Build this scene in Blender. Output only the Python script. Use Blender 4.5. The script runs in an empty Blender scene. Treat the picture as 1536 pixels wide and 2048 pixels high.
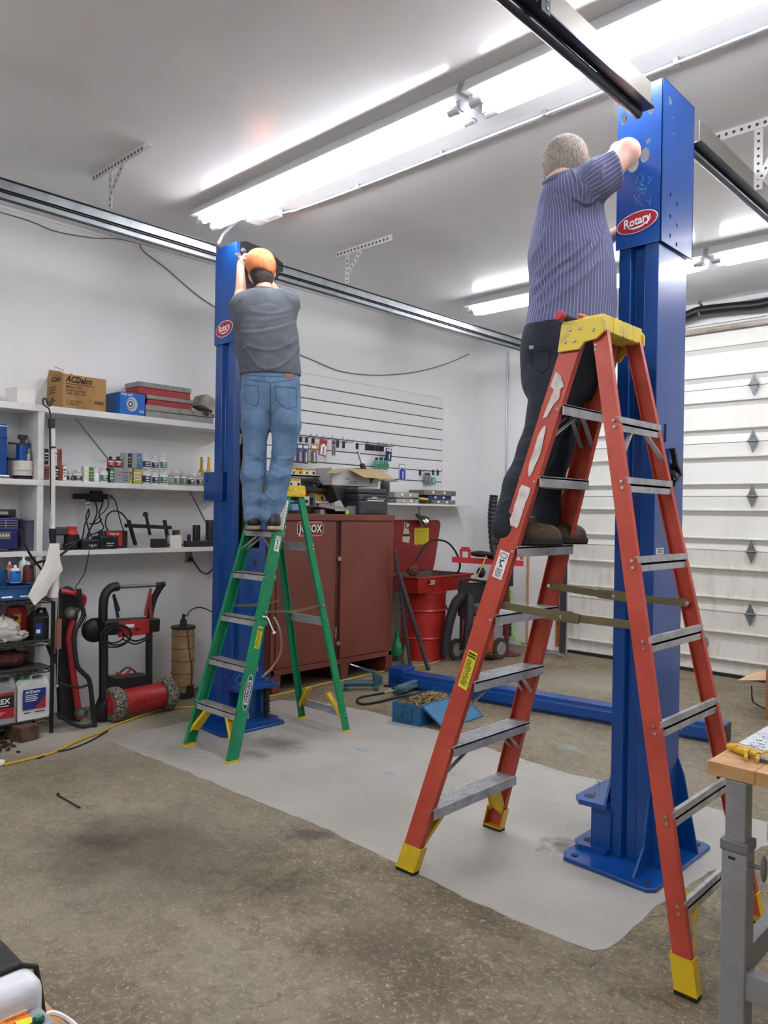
import bpy, bmesh, math, random
import numpy as np
from mathutils import Vector, Matrix
S = bpy.context.scene
COL = S.collection
random.seed(7)
PI = math.pi
# ---------------------------------------------------------------- camera
FPX, YAW, PITCH, ROLL = 1542.29, -0.757669, -0.000364, -0.0162232
CAMZ = 1.55
def _axes():
    cy, sy, cp, sp = math.cos(YAW), math.sin(YAW), math.cos(PITCH), math.sin(PITCH)
    cr, sr = math.cos(ROLL), math.sin(ROLL)
    fwd = np.array([sy*cp, cy*cp, sp]); right = np.array([cy, -sy, 0.0]); down = np.cross(fwd, right)
    return cr*right + sr*down, -sr*right + cr*down, fwd
R_, D_, F_ = _axes()
cam = bpy.data.cameras.new('camera'); camo = bpy.data.objects.new('camera', cam); COL.objects.link(camo)
camo.matrix_world = Matrix(((R_[0], -D_[0], -F_[0], 0), (R_[1], -D_[1], -F_[1], 0), (R_[2], -D_[2], -F_[2], CAMZ), (0, 0, 0, 1)))
cam.sensor_fit = 'VERTICAL'; cam.sensor_height = 24.0; cam.lens = 24.0*FPX/2048.0
cam.clip_start = 0.05; cam.clip_end = 60
S.camera = camo
# ---------------------------------------------------------------- light and exposure
S.view_settings.view_transform = 'Standard'; S.view_settings.look = 'None'
S.view_settings.gamma = 1; S.view_settings.use_curve_mapping = False
S.view_settings.exposure = 1.08
TUBE = 19.0        # emission of the fluorescent tubes
w = bpy.data.worlds.new('world'); S.world = w; w.use_nodes = True
w.node_tree.nodes['Background'].inputs[0].default_value = (0.9, 0.95, 1, 1)
w.node_tree.nodes['Background'].inputs[1].default_value = 0.05
# ---------------------------------------------------------------- measuring helpers (photo point -> point on a known plane)
C0 = np.array([0, 0, CAMZ])
def ray(u, v): return R_*(u-768)/FPX + D_*(v-1024)/FPX + F_
def pl(u, v, ax, val):
    d = ray(u, v); return C0 + d*(val-C0[ax])/d[ax]
def fl(u, v, z=0.0): return pl(u, v, 2, z)
def atd(u, v, d): return C0 + ray(u, v)*d
# ---------------------------------------------------------------- materials
def lin(h):
    h = h.lstrip('#'); c = [int(h[i:i+2], 16)/255 for i in (0, 2, 4)]
    return tuple(x/12.92 if x <= .04045 else ((x+.055)/1.055)**2.4 for x in c) + (1,)
_m = {}
def M(name, h='#808080', rough=.5, metal=0., c2=None, ns=6., lo=.45, hi=.65, bump=0., bs=60., alpha=1., trans=0., coat=0., emit=None, detail=5, stretch=None):
    if name in _m: return _m[name]
    m = bpy.data.materials.new(name); m.use_nodes = True; nt = m.node_tree; b = nt.nodes['Principled BSDF']
    b.inputs['Base Color'].default_value = lin(h); b.inputs['Roughness'].default_value = rough; b.inputs['Metallic'].default_value = metal
    if alpha < 1: b.inputs['Alpha'].default_value = alpha
    if trans: b.inputs['Transmission Weight'].default_value = trans
    if coat: b.inputs['Coat Weight'].default_value = coat; b.inputs['Coat Roughness'].default_value = .08
    if emit: b.inputs['Emission Color'].default_value = lin(emit[0]); b.inputs['Emission Strength'].default_value = emit[1]
    tc = None
    def coord():
        nonlocal tc
        if tc is None:
            g = nt.nodes.new('ShaderNodeNewGeometry'); tc = g.outputs['Position']
            if stretch:
                mp = nt.nodes.new('ShaderNodeMapping'); mp.inputs['Scale'].default_value = stretch; nt.links.new(tc, mp.inputs[0]); tc = mp.outputs[0]
        return tc
    if c2:
        n = nt.nodes.new('ShaderNodeTexNoise'); n.inputs['Scale'].default_value = ns; n.inputs['Detail'].default_value = detail; n.inputs['Roughness'].default_value = .65
        nt.links.new(coord(), n.inputs['Vector'])
        r = nt.nodes.new('ShaderNodeValToRGB'); r.color_ramp.elements[0].position = lo; r.color_ramp.elements[1].position = hi
        r.color_ramp.elements[0].color = lin(h); r.color_ramp.elements[1].color = lin(c2)
        nt.links.new(n.outputs['Fac'], r.inputs[0]); nt.links.new(r.outputs[0], b.inputs['Base Color'])
    if bump:
        n = nt.nodes.new('ShaderNodeTexNoise'); n.inputs['Scale'].default_value = bs; n.inputs['Detail'].default_value = 4
        nt.links.new(coord(), n.inputs['Vector'])
        k = nt.nodes.new('ShaderNodeBump'); k.inputs['Strength'].default_value = bump; k.inputs['Distance'].default_value = .01
        nt.links.new(n.outputs['Fac'], k.inputs['Height']); nt.links.new(k.outputs[0], b.inputs['Normal'])
    _m[name] = m; return m
# ---------------------------------------------------------------- mesh builder
def V(*a): return Vector(a)
class MB:
    def __init__(s): s.v = []; s.f = []; s.m = []; s.s = []
    def add(s, vs, fs, m=0, smooth=False):
        k = len(s.v); s.v += [tuple(float(c) for c in p) for p in vs]
        s.f += [tuple(i+k for i in f) for f in fs]; s.m += [m]*len(fs); s.s += [smooth]*len(fs); return s
    def box(s, c, d, R=None, m=0, taper=None):
        x, y, z = (q/2 for q in d); tx, ty = taper or (1, 1)
        P = [(-x, -y, -z), (x, -y, -z), (x, y, -z), (-x, y, -z), (-x*tx, -y*ty, z), (x*tx, -y*ty, z), (x*tx, y*ty, z), (-x*tx, y*ty, z)]
        R = R or Matrix.Identity(3); c = Vector(c)
        return s.add([R @ Vector(p) + c for p in P], [(0, 3, 2, 1), (4, 5, 6, 7), (0, 1, 5, 4), (1, 2, 6, 5), (2, 3, 7, 6), (3, 0, 4, 7)], m)
    def bb(s, x0, x1, y0, y1, z0, z1, m=0): return s.box(((x0+x1)/2, (y0+y1)/2, (z0+z1)/2), (abs(x1-x0), abs(y1-y0), abs(z1-z0)), m=m)
    def beam(s, p, q, w, h, up=(0, 0, 1), m=0):   # rectangular bar from p to q
        p, q = Vector(p), Vector(q); d = q-p; L = d.length; d.normalize(); u = Vector(up); a = d.cross(u)
        if a.length < 1e-4: a = d.cross(Vector((0, 1, 0)))
        a.normalize(); b = a.cross(d)
        R = Matrix((a, d, b)).transposed()
        return s.box((p+q)/2, (w, L, h), R, m)
    def cyl(s, p, q, r, r1=None, n=16, m=0, caps=True):
        p, q = Vector(p), Vector(q); d = (q-p).normalized(); a = d.orthogonal().normalized(); b = d.cross(a); r1 = r if r1 is None else r1
        vs = []
        for c, rr in ((p, r), (q, r1)):
            for i in range(n):
                t = 2*PI*i/n; vs.append(c + a*math.cos(t)*rr + b*math.sin(t)*rr)
        s.add(vs, [(i, (i+1) % n, n+(i+1) % n, n+i) for i in range(n)], m, True)
        if caps: k = len(s.v)-2*n; s.f += [tuple(k+i for i in reversed(range(n))), tuple(k+n+i for i in range(n))]; s.m += [m, m]; s.s += [False, False]
        return s
    def tube(s, pts, r, n=8, m=0, closed=False):
        pts = [Vector(p) for p in pts]; N = len(pts); rs = r if isinstance(r, (list, tuple)) else [r]*N
        vs = []; a = None
        for i, p in enumerate(pts):
            if closed: d = pts[(i+1) % N]-pts[i-1]
            else: d = pts[min(i+1, N-1)]-pts[max(i-1, 0)]
            d.normalize()
            a = d.orthogonal().normalized() if a is None else (a-d*a.dot(d)).normalized()
            b = d.cross(a)
            for j in range(n):
                t = 2*PI*j/n; vs.append(p + a*math.cos(t)*rs[i] + b*math.sin(t)*rs[i])
        fs = []
        for i in range(N if closed else N-1):
            k, l = i*n, ((i+1) % N)*n
            fs += [(k+j, k+(j+1) % n, l+(j+1) % n, l+j) for j in range(n)]
        s.add(vs, fs, m, True)
        if not closed: k = len(s.v)-N*n; s.f += [tuple(k+i for i in reversed(range(n))), tuple(k+(N-1)*n+i for i in range(n))]; s.m += [m, m]; s.s += [False]*2
        return s
    def lathe(s, prof, o, ax=(0, 0, 1), n=24, m=0, mf=None, sc=(1, 1)):
        ax = Vector(ax).normalized(); a = Vector((1, 0, 0)) if abs(ax.z) > .9 else ax.orthogonal().normalized(); b = ax.cross(a); o = Vector(o); k0 = len(s.v)
        for r, z in prof:
            for i in range(n):
                t = 2*PI*i/n; p = o + ax*z + a*math.cos(t)*r*sc[0] + b*math.sin(t)*r*sc[1]; s.v.append(tuple(p))
        for j in range(len(prof)-1):
            for i in range(n):
                s.f.append((k0+j*n+i, k0+j*n+(i+1) % n, k0+(j+1)*n+(i+1) % n, k0+(j+1)*n+i)); s.m.append(mf[j] if mf else m); s.s.append(True)
        s.f.append(tuple(k0+i for i in reversed(range(n)))); s.m.append(mf[0] if mf else m); s.s.append(False)
        e = k0+(len(prof)-1)*n; s.f.append(tuple(e+i for i in range(n))); s.m.append(mf[-1] if mf else m); s.s.append(False)
        return s
    def prism(s, poly, o, U, Vv, t, m=0, holes=None):  # polygon in (U,V) plane through o, extruded by vector t
        o, U, Vv, t = Vector(o), Vector(U), Vector(Vv), Vector(t); n = len(poly)
        A = [o + U*x + Vv*y for x, y in poly]; B = [p + t for p in A]
        return s.add(A+B, [tuple(reversed(range(n))), tuple(range(n, 2*n))] + [(i, (i+1) % n, n+(i+1) % n, n+i) for i in range(n)], m)
    def ell(s, c, r, R=None, n=16, k=10, m=0):
        R = R or Matrix.Identity(3); c = Vector(c); vs = []
        r = (r, r, r) if not isinstance(r, (list, tuple)) else r
        for j in range(1, k):
            ph = PI*j/k
            for i in range(n):
                t = 2*PI*i/n; vs.append(R @ Vector((r[0]*math.sin(ph)*math.cos(t), r[1]*math.sin(ph)*math.sin(t), r[2]*math.cos(ph))) + c)
        vs += [R @ Vector((0, 0, r[2]))+c, R @ Vector((0, 0, -r[2]))+c]; T = len(vs)-2
        fs = [((j+1)*n+i, (j+1)*n+(i+1) % n, j*n+(i+1) % n, j*n+i) for j in range(k-2) for i in range(n)]
        fs += [(i, (i+1) % n, T) for i in range(n)] + [((k-2)*n+(i+1) % n, (k-2)*n+i, T+1) for i in range(n)]
        return s.add(vs, fs, m, True)
    def text(s, t, size, o, U, Vv, m=0, d=.0008, align='CENTER', bold=0., sx=1., shear=0.):
        cu = bpy.data.curves.new('t', 'FONT'); cu.body = t; cu.size = size; cu.align_x = align; cu.align_y = 'CENTER'; cu.offset = bold*size; cu.shear = shear; cu.resolution_u = 2
        ob = bpy.data.objects.new('t', cu); COL.objects.link(ob)
        me = bpy.data.meshes.new_from_object(ob); o = Vector(o); U = Vector(U).normalized(); Vv = Vector(Vv).normalized(); N = U.cross(Vv)
        s.add([o + U*q.co.x*sx + Vv*q.co.y + N*d for q in me.vertices], [tuple(p.vertices) for p in me.polygons], m)
        bpy.data.objects.remove(ob); bpy.data.curves.remove(cu); bpy.data.meshes.remove(me); return s
WM = {}
def thing(name, label, cat, loc=(0, 0, 0), rz=0., group=None, kind=None, R=None):
    o = bpy.data.objects.new(name, None); COL.objects.link(o); o.empty_display_size = .05
    Mx = Matrix.Translation(Vector(loc)) @ ((R.to_4x4()) if R else Matrix.Rotation(rz, 4, 'Z')); o.matrix_world = Mx; WM[o] = Mx
    tagp(o, label, cat, group, kind); return o
def tagp(o, label=None, cat=None, group=None, kind=None):
    if label: o['label'] = label
    if cat: o['category'] = cat
    if group: o['group'] = group
    if kind: o['kind'] = kind
    return o
def mesh(mb, name, mats, inv=None, bevel=0., seg=2, ang=32):
    me = bpy.data.meshes.new(name); vs = mb.v if inv is None else [tuple(inv @ Vector(p)) for p in mb.v]
    me.from_pydata(vs, [], mb.f); mats = mats if isinstance(mats, (list, tuple)) else [mats]
    for m in mats: me.materials.append(m)
    me.polygons.foreach_set('material_index', mb.m); me.polygons.foreach_set('use_smooth', mb.s if not bevel else [True]*len(mb.f))
    me.update()
    if any(mb.s) or bevel: me.set_sharp_from_angle(angle=math.radians(ang))
    o = bpy.data.objects.new(name, me); COL.objects.link(o)
    if bevel:
        b = o.modifiers.new('bevel', 'BEVEL'); b.width = bevel; b.segments = seg; b.limit_method = 'ANGLE'; b.angle_limit = math.radians(40); b.harden_normals = False
    return o
def part(mb, name, mats, parent, label=None, bevel=0., local=False, kind=None, seg=2):
    Mp = WM[parent]
    o = mesh(mb, name, mats, None if local else Mp.inverted(), bevel, seg); o.parent = parent; WM[o] = Mp
    if label: o['label'] = label
    if kind: o['kind'] = kind
    return o
def solo(mb, name, mats, label, cat, group=None, kind=None, bevel=0., seg=2):
    A = np.array(mb.v); c = Vector(((A[:, 0].min()+A[:, 0].max())/2, (A[:, 1].min()+A[:, 1].max())/2, A[:, 2].min()))
    T = Matrix.Translation(c); o = mesh(mb, name, mats, T.inverted(), bevel, seg); o.matrix_world = T; WM[o] = T
    return tagp(o, label, cat, group, kind)
def struct(mb, name, mats, bevel=0.):
    o = mesh(mb, name, mats, None, bevel); o['kind'] = 'structure'; WM[o] = Matrix.Identity(4); return o
def copytree(root, loc, rz=0., label=None):
    r = root.copy(); COL.objects.link(r); Mx = Matrix.Translation(Vector(loc)) @ Matrix.Rotation(rz, 4, 'Z'); r.matrix_world = Mx; WM[r] = Mx
    if label: r['label'] = label
    for ch in [o for o in bpy.data.objects if o.parent == root]:
        c = ch.copy(); COL.objects.link(c); c.parent = r; WM[c] = Mx
        for g in [o for o in bpy.data.objects if o.parent == ch]:
            d = g.copy(); COL.objects.link(d); d.parent = c
    return r
def curvepts(pts, n=8):   # smooth path through points
    P = [Vector(p) for p in pts]; out = []
    for i in range(len(P)-1):
        a, b, c, d = P[max(i-1, 0)], P[i], P[i+1], P[min(i+2, len(P)-1)]
        for k in range(n):
            t = k/n; out.append(.5*((2*b)+(c-a)*t+(2*a-5*b+4*c-d)*t*t+(3*b-3*c+d-a)*t**3))
    return out+[P[-1]]
def strip(pts, t):     # polygon of an open polyline with thickness t to its left
    n = len(pts); off = []
    for i in range(n):
        ds = []
        if i > 0: ds.append((pts[i][0]-pts[i-1][0], pts[i][1]-pts[i-1][1]))
        if i < n-1: ds.append((pts[i+1][0]-pts[i][0], pts[i+1][1]-pts[i][1]))
        ns = [(-b/math.hypot(a, b), a/math.hypot(a, b)) for a, b in ds]
        nx, ny = sum(q[0] for q in ns)/len(ns), sum(q[1] for q in ns)/len(ns); L = nx*nx+ny*ny
        off.append((pts[i][0]+nx*t/L, pts[i][1]+ny*t/L))
    return list(pts)+off[::-1]
X3, Y3, Z3 = (1, 0, 0), (0, 1, 0), (0, 0, 1)
# ================================================================ THE ROOM
WX, YB, ZC, XR, YF = -5.76, 7.746, 3.68, 3.4, -4.2
def wallmat(name, h, h2):
    m = M(name, h, rough=.5, c2=h2, ns=.9, lo=.35, hi=.75, bump=.12, bs=45)
    return m
white = wallmat('white_wall_paint', '#e4e6e6', '#ecedec')
ceilm = M('glossy_ceiling_paint', '#dedfe0', rough=.17, c2='#e3e4e5', ns=.8, bump=.03, bs=2.2)
def floor_mat():
    m = bpy.data.materials.new('old_concrete'); m.use_nodes = True; nt = m.node_tree; b = nt.nodes['Principled BSDF']; L = nt.links.new
    g = nt.nodes.new('ShaderNodeNewGeometry').outputs['Position']
    def noise(sc, det=6, rg=.6, off=0, dist=0.):
        mp = nt.nodes.new('ShaderNodeMapping'); mp.inputs['Location'].default_value = (off, off*.7, 0); L(g, mp.inputs[0])
        n = nt.nodes.new('ShaderNodeTexNoise'); n.inputs['Scale'].default_value = sc; n.inputs['Detail'].default_value = det; n.inputs['Roughness'].default_value = rg; n.inputs['Distortion'].default_value = dist
        L(mp.outputs[0], n.inputs['Vector']); return n.outputs['Fac']
    def ramp(f, a, c, ca='#000000', cb='#ffffff'):
        r = nt.nodes.new('ShaderNodeValToRGB'); r.color_ramp.elements[0].position = a; r.color_ramp.elements[1].position = c
        r.color_ramp.elements[0].color = lin(ca); r.color_ramp.elements[1].color = lin(cb); L(f, r.inputs[0]); return r.outputs[0]
    def mix(f, A, B, mode='MIX'):
        x = nt.nodes.new('ShaderNodeMix'); x.data_type = 'RGBA'; x.blend_type = mode
        if isinstance(f, float): x.inputs[0].default_value = f
        else: L(f, x.inputs[0])
        for i, q in ((6, A), (7, B)):
            if isinstance(q, str): x.inputs[i].default_value = lin(q)
            else: L(q, x.inputs[i])
        return x.outputs[2]
    def blob(x, y, r0, r1, ns=3., amt=.5, sy=1.):   # irregular stain centred at x, y
        mp = nt.nodes.new('ShaderNodeMapping'); mp.inputs['Location'].default_value = (-x, -y*sy, 0); mp.inputs['Scale'].default_value = (1, sy, 1); L(g, mp.inputs[0])
        ln = nt.nodes.new('ShaderNodeVectorMath'); ln.operation = 'LENGTH'; L(mp.outputs[0], ln.inputs[0])
        ad = nt.nodes.new('ShaderNodeMath'); ad.operation = 'MULTIPLY_ADD'; L(noise(ns, 6, .65, x), ad.inputs[0]); ad.inputs[1].default_value = amt; L(ln.outputs['Value'], ad.inputs[2])
        return ramp(ad.outputs[0], r0+amt*.5, r1+amt*.5, '#ffffff', '#000000')
    c = ramp(noise(1.1, 8, .68), .38, .62, '#655943', '#8c8168')
    c = mix(ramp(noise(4.5, 8, .7, 3), .45, .7), c, '#5c523f')
    c = mix(ramp(noise(22, 8, .8, 5, .6), .51, .63), c, '#9b8f75')
    c = mix(ramp(noise(11, 8, .8, 15, .8), .52, .66), c, '#52462f')
    c = mix(ramp(noise(60, 4, .7, 25), .58, .64), c, '#b3a88f')
    c = mix(ramp(noise(75, 3, .7, 8), .60, .72), c, '#443e33')
    gr = ramp(noise(.45, 5, .6, 11), .47, .60)
    c = mix(gr, c, mix(.35, c, '#9a9484'))
    # dark oily area in front, left of the middle
    for x, y, r0, r1, k, col in ((-2.95, 1.85, .02, .75, .55, '#3c352a'), (-3.35, 1.75, .0, .45, .7, '#332c22'), (-2.5, 2.05, 0., .3, .6, '#383026'), (-1.9, 2.0, .0, .3, .45, '#4c4335'), (-2.8, 2.42, .0, .10, .8, '#4a443a')):
        f = blob(x, y, r0, r1, 5., .8); f2 = nt.nodes.new('ShaderNodeMath'); f2.operation = 'MULTIPLY'; L(f, f2.inputs[0]); f2.inputs[1].default_value = k; c = mix(f2.outputs[0], c, col)
    # white dust along the left wall, paler bay by the garage door
    for x, y, r0, r1, k, col in ((-5.2, 2.4, .1, 1.0, .8, '#bdb6aa'), (-3.4, 6.6, .3, 2.4, .5, '#a9a494'), (-4.6, 4.9, .1, 1.0, .4, '#aaa494')):
        f = blob(x, y, r0, r1, 3., .6); f2 = nt.nodes.new('ShaderNodeMath'); f2.operation = 'MULTIPLY'; L(f, f2.inputs[0]); f2.inputs[1].default_value = k; c = mix(f2.outputs[0], c, col)
    for x, y, r0, r1, col in ((-1.55, 5.3, 0, .16, '#8fa9b8'), (-1.75, 5.0, 0, .1, '#7d93a0'), (-2.6, 4.6, 0, .13, '#93a4aa'), (-4.15, 4.35, 0, .12, '#5b4e40'), (-3.9, 4.1, 0, .1, '#574b3e')):
        f = blob(x, y, r0, r1, 14., .35, 2.); f2 = nt.nodes.new('ShaderNodeMath'); f2.operation = 'MULTIPLY'; L(f, f2.inputs[0]); f2.inputs[1].default_value = .7; c = mix(f2.outputs[0], c, col)
    L(c, b.inputs['Base Color'])
    rr = nt.nodes.new('ShaderNodeMapRange'); L(noise(3, 5, .6, 21), rr.inputs[0]); rr.inputs[3].default_value = .35; rr.inputs[4].default_value = .75; L(rr.outputs[0], b.inputs['Roughness'])
    k = nt.nodes.new('ShaderNodeBump'); k.inputs['Strength'].default_value = .6; k.inputs['Distance'].default_value = .01; L(noise(28, 8, .75, 2), k.inputs['Height']); L(k.outputs[0], b.inputs['Normal'])
    # newer slab: same material builder, paler
    m2 = bpy.data.materials.new('new_concrete'); m2.use_nodes = True; nt = m2.node_tree; b = nt.nodes['Principled BSDF']; L = nt.links.new
    g = nt.nodes.new('ShaderNodeNewGeometry').outputs['Position']
    c = ramp(noise(1.3, 7, .6, 4), .35, .68, '#9d9b93', '#b0aea7')
    c = mix(ramp(noise(9, 6, .7, 6), .58, .8), c, '#8f8b80')
    c = mix(ramp(noise(70, 3, .7, 9), .68, .76), c, '#6d685e')
    for x, y, r0, r1, col, kk, sy in ((-4.0, 3.25, 0, .30, '#4f4a40', .9, 1.6), (-3.9, 3.0, .0, .18, '#5a554a', .6, 2), (-4.35, 2.72, 0, .3, '#77736a', .7, 1), (-1.86, 3.2, .0, .12, '#4b4a3c', .9, 1), (-2.05, 2.75, 0, .3, '#98948a', .6, 1.5), (-3.55, 3.55, .0, .1, '#6d8fb3', .8, 3), (-3.1, 3.35, 0, .07, '#5f87b5', .7, 3), (-1.1, 3.4, .0, .25, '#8d897e', .6, 1), (-4.75, 2.6, .0, .4, '#8b867a', .5, 1)):
        f = blob(x, y, r0, r1, 12., .4, sy); f2 = nt.nodes.new('ShaderNodeMath'); f2.operation = 'MULTIPLY'; L(f, f2.inputs[0]); f2.inputs[1].default_value = kk; c = mix(f2.outputs[0], c, col)
    L(c, b.inputs['Base Color']); b.inputs['Roughness'].default_value = .5
    k = nt.nodes.new('ShaderNodeBump'); k.inputs['Strength'].default_value = .12; k.inputs['Distance'].default_value = .01; L(noise(22, 6, .7, 2), k.inputs['Height']); L(k.outputs[0], b.inputs['Normal'])
    return m, m2
oldc, newc = floor_mat()
struct(MB().bb(WX-.15, XR+.15, YF-.15, YB+.15, -.2, 0), 'floor', oldc)
# newer slab, 1 mm proud, ragged outline
def ragged(poly, amp, step=.06, seed=1):
    rnd = random.Random(seed); out = []
    for i in range(len(poly)):
        a, b = Vector(poly[i]), Vector(poly[(i+1) % len(poly)]); n = max(1, int((b-a).length/step)); nrm = Vector((-(b-a).y, (b-a).x)).normalized()
        for k in range(n): out.append(tuple(a+(b-a)*k/n + nrm*(rnd.random()-.5)*amp))
    return out
slab = [fl(*q)[:2] for q in ((215, 1482), (340, 1530), (480, 1588), (640, 1653), (780, 1722), (930, 1795), (1080, 1862), (1185, 1902), (1215, 1900), (1240, 1882), (1290, 1830), (1345, 1795), (1420, 1745), (1536, 1690), (1536, 1645), (1400, 1610), (1290, 1583), (1140, 1548), (1000, 1505), (900, 1470), (760, 1428), (660, 1408), (560, 1400), (470, 1425), (390, 1440), (290, 1462))]
mb = MB(); poly = ragged(slab, .016, .05); mb.prism(poly, (0, 0, -.05), X3, Y3, (0, 0, .052)); struct(mb, 'floor_patch', newc)
struct(MB().bb(WX-.15, WX, YF, YB, 0, ZC), 'wall_left', white)
struct(MB().bb(XR, XR+.15, YF, YB, 0, ZC), 'wall_right', white)
struct(MB().bb(WX, XR, YF-.15, YF, 0, ZC), 'wall_front', white)
DX0, DX1, DZ = -4.45, -1.35, 3.46
mb = MB(); mb.bb(WX-.15, DX0, YB, YB+.15, 0, ZC); mb.bb(DX1, XR+.15, YB, YB+.15, 0, ZC); mb.bb(DX0, DX1, YB, YB+.15, DZ, ZC)
struct(mb, 'wall_back', white)
struct(MB().bb(WX-.15, XR+.15, YF-.15, YB+.15, ZC, ZC+.12), 'ceiling', ceilm)
mb = MB(); mb.bb(WX, WX+.012, YF, YB, ZC-.02, ZC-.0005); mb.bb(WX, DX0, YB-.012, YB, ZC-.02, ZC-.0005)
struct(mb, 'trim_1', white)
# ---- sectional garage door on the back wall
doorm = M('door_white_enamel', '#d9dad4', rough=.4, c2='#c9c7bb', ns=2.2, lo=.5, hi=.8, stretch=(1, 1, .5))
doord = M('door_white_enamel_dirty', '#d4d3ca', rough=.5, c2='#b5af9f', ns=5, lo=.5, hi=.8, stretch=(2.5, 1, .6))
galv = M('galvanised_steel', '#a9adb0', rough=.35, metal=.9, c2='#8b9094', ns=9)
galvd = M('dark_steel_track', '#6d7276', rough=.38, metal=.85)
blackr = M('black_rubber', '#151516', rough=.65)
black = M('black_plastic', '#1b1b1d', rough=.42)
seams = [0.03, 0.628, 1.226, 1.754, 2.279, 2.817, 3.46]
door = thing('door_1', None, None, (DX0, YB, 0), kind='structure')
rz = [[.166, .428], [.764, 1.046], [1.341, 1.616], [1.876, 2.14], [2.414, 2.686], [2.937, 3.223]]
for i in range(6):
    z0, z1 = seams[i], seams[i+1]; y = YB+.02
    prof = [(y, z0+.003)]
    for r in rz[i]:
        prof += [(y+.014, r-.052), (y-.006, r-.012), (y-.008, r-.008), (y-.028, r-.003), (y-.028, r+.008), (y-.004, r+.016)]
    prof += [(y-.002, z1-.003), (y+.05, z1-.003), (y+.05, z0+.003)]
    mb = MB(); mb.prism([(a, b) for a, b in prof], (DX0, 0, 0), Y3, Z3, (DX1-DX0, 0, 0))
    part(mb, 'door_panel', doorm if i > 1 else doord, door)
    if 0 < i:
        for hxx in (-2.5, -3.55):
            h = MB(); zz = z0
            h.prism([(-.042, 0), (.042, 0), (.0, .105)], (hxx, YB-.012, zz+.006), X3, Z3, (0, -.006, 0)); h.prism([(-.042, 0), (0, -.105), (.042, 0)], (hxx, YB-.012, zz-.006), X3, Z3, (0, -.006, 0))
            h.cyl((hxx-.05, YB-.02, zz), (hxx+.05, YB-.02, zz), .01); h.cyl((hxx, YB-.024, zz+.05), (hxx, YB-.014, zz+.05), .008); h.cyl((hxx, YB-.024, zz-.05), (hxx, YB-.014, zz-.05), .008)
            part(h, 'door_hinge', M('hinge_zinc', '#74787a', rough=.45, metal=.6), door)
part(MB().bb(DX0, DX1, YB-.005, YB+.05, 0.001, .03), 'weather_seal', blackr, door)
mb = MB(); hp = pl(1405, 1283, 1, YB-.03)
mb.cyl((hp[0], YB-.03, hp[2]), (hp[0], YB+.01, hp[2]), .045); mb.cyl((hp[0], YB-.035, hp[2]), (hp[0], YB-.02, hp[2]), .03, .03, m=1)
part(mb, 'door_pulley', [galv, blackr], door)
mb = MB(); mb.bb(DX0+.01, DX0+.09, YB-.075, YB-.035, .36, .47); mb.cyl((DX0+.09, YB-.05, .42), (DX0+.22, YB-.05, .42), .01)
part(mb, 'door_bolt', galvd, door)
mb = MB(); mb.prism(strip([(0, .055), (0, 0), (.06, 0)], .004)+[], (DX0-.045, YB-.09, 0.0), X3, Y3, (0, 0, 3.2))
mb.bb(DX0-.10, DX0-.02, YB-.012, YB-.001, 0, 3.4)
for k in range(12): mb.bb(DX0-.07, DX0-.03, YB-.06, YB-.012, .25+k*.26, .29+k*.26)
part(mb, 'vertical_track', galvd, door)
# wood trim left of the door and scraps of weather strip
woodt = M('raw_pine', '#c79a6b', rough=.7, c2='#a97c50', ns=12, stretch=(4, 4, .5))
wt = pl(1056, 1200, 1, YB); struct(MB().bb(wt[0]-.012, wt[0]+.012, YB-.02, YB, .02, 1.35), 'trim_2', woodt)
struct(MB().bb(DX0-.14, DX0-.11, YB-.03, YB, .05, .75), 'trim_3', M('orange_trim_wood', '#cc6f34', rough=.6, c2='#8e4a24', ns=14))
# ---- horizontal door tracks hanging under the ceiling
def track(x, y0, y1, zt, name, label):
    t = thing(name, label, 'track', (x, y0, zt-.12))
    dk = M('rail_gap_shade', '#2a2d30', rough=.5, metal=.5)  # dark strips paint in the shade under the rail lips and in the gap
    for nm, z0, z1 in (('upper_rail', zt-.058, zt-.006), ('lower_rail', zt-.112, zt-.078)):
        mb = MB(); mb.prism(strip([(.010, z0), (0, z0), (0, z1), (.010, z1)], .003), (x, y0, 0), X3, Z3, (0, y1-y0, 0))
        mb.bb(x-.002, x+.012, y0, y1, z1, z1+.006, m=1); part(mb, nm, [M('rail_galv', '#8e9496', rough=.45, metal=.7, c2='#7d8386', ns=8), dk], t)
    mb = MB(); mb.bb(x-.03, x-.006, y0, y1, zt-.112, zt-.01); mb.bb(x-.004, x+.012, y0, y1, zt-.122, zt-.112); part(mb, 'rail_shade_strips', dk, t)
    return t
track(-4.55, -.5, 3.07, 3.385, 'door_track', 'steel garage door rails above the shelves, cut off at the left lift post')
track(-4.55, 3.62, YB-.15, 3.385, 'door_track', 'steel garage door rails running from the left lift post to the back wall')
perf = M('white_perforated_angle', '#c9c9c6', rough=.4, metal=.3)
holem = M('punched_hole', '#3a3a3c', rough=.8)
def perf_bar(p, q, w, n_hint=.04, side=(0, -1, 0)):   # flat bar with round punched holes shown as recessed discs
    mb = MB(); p, q = Vector(p), Vector(q); d = (q-p); L = d.length; d.normalize(); sd = Vector(side).normalized(); wv = d.cross(sd).normalized()
    mb.beam(p, q, .004, w, up=wv)
    for i in range(int(L/n_hint)):
        c = p+d*(i+.5)*n_hint
        for s in (1, -1): mb.cyl(c+sd*(.0015*s), c+sd*(.0028*s), w*.17, n=8, m=1)
    return mb
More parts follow.
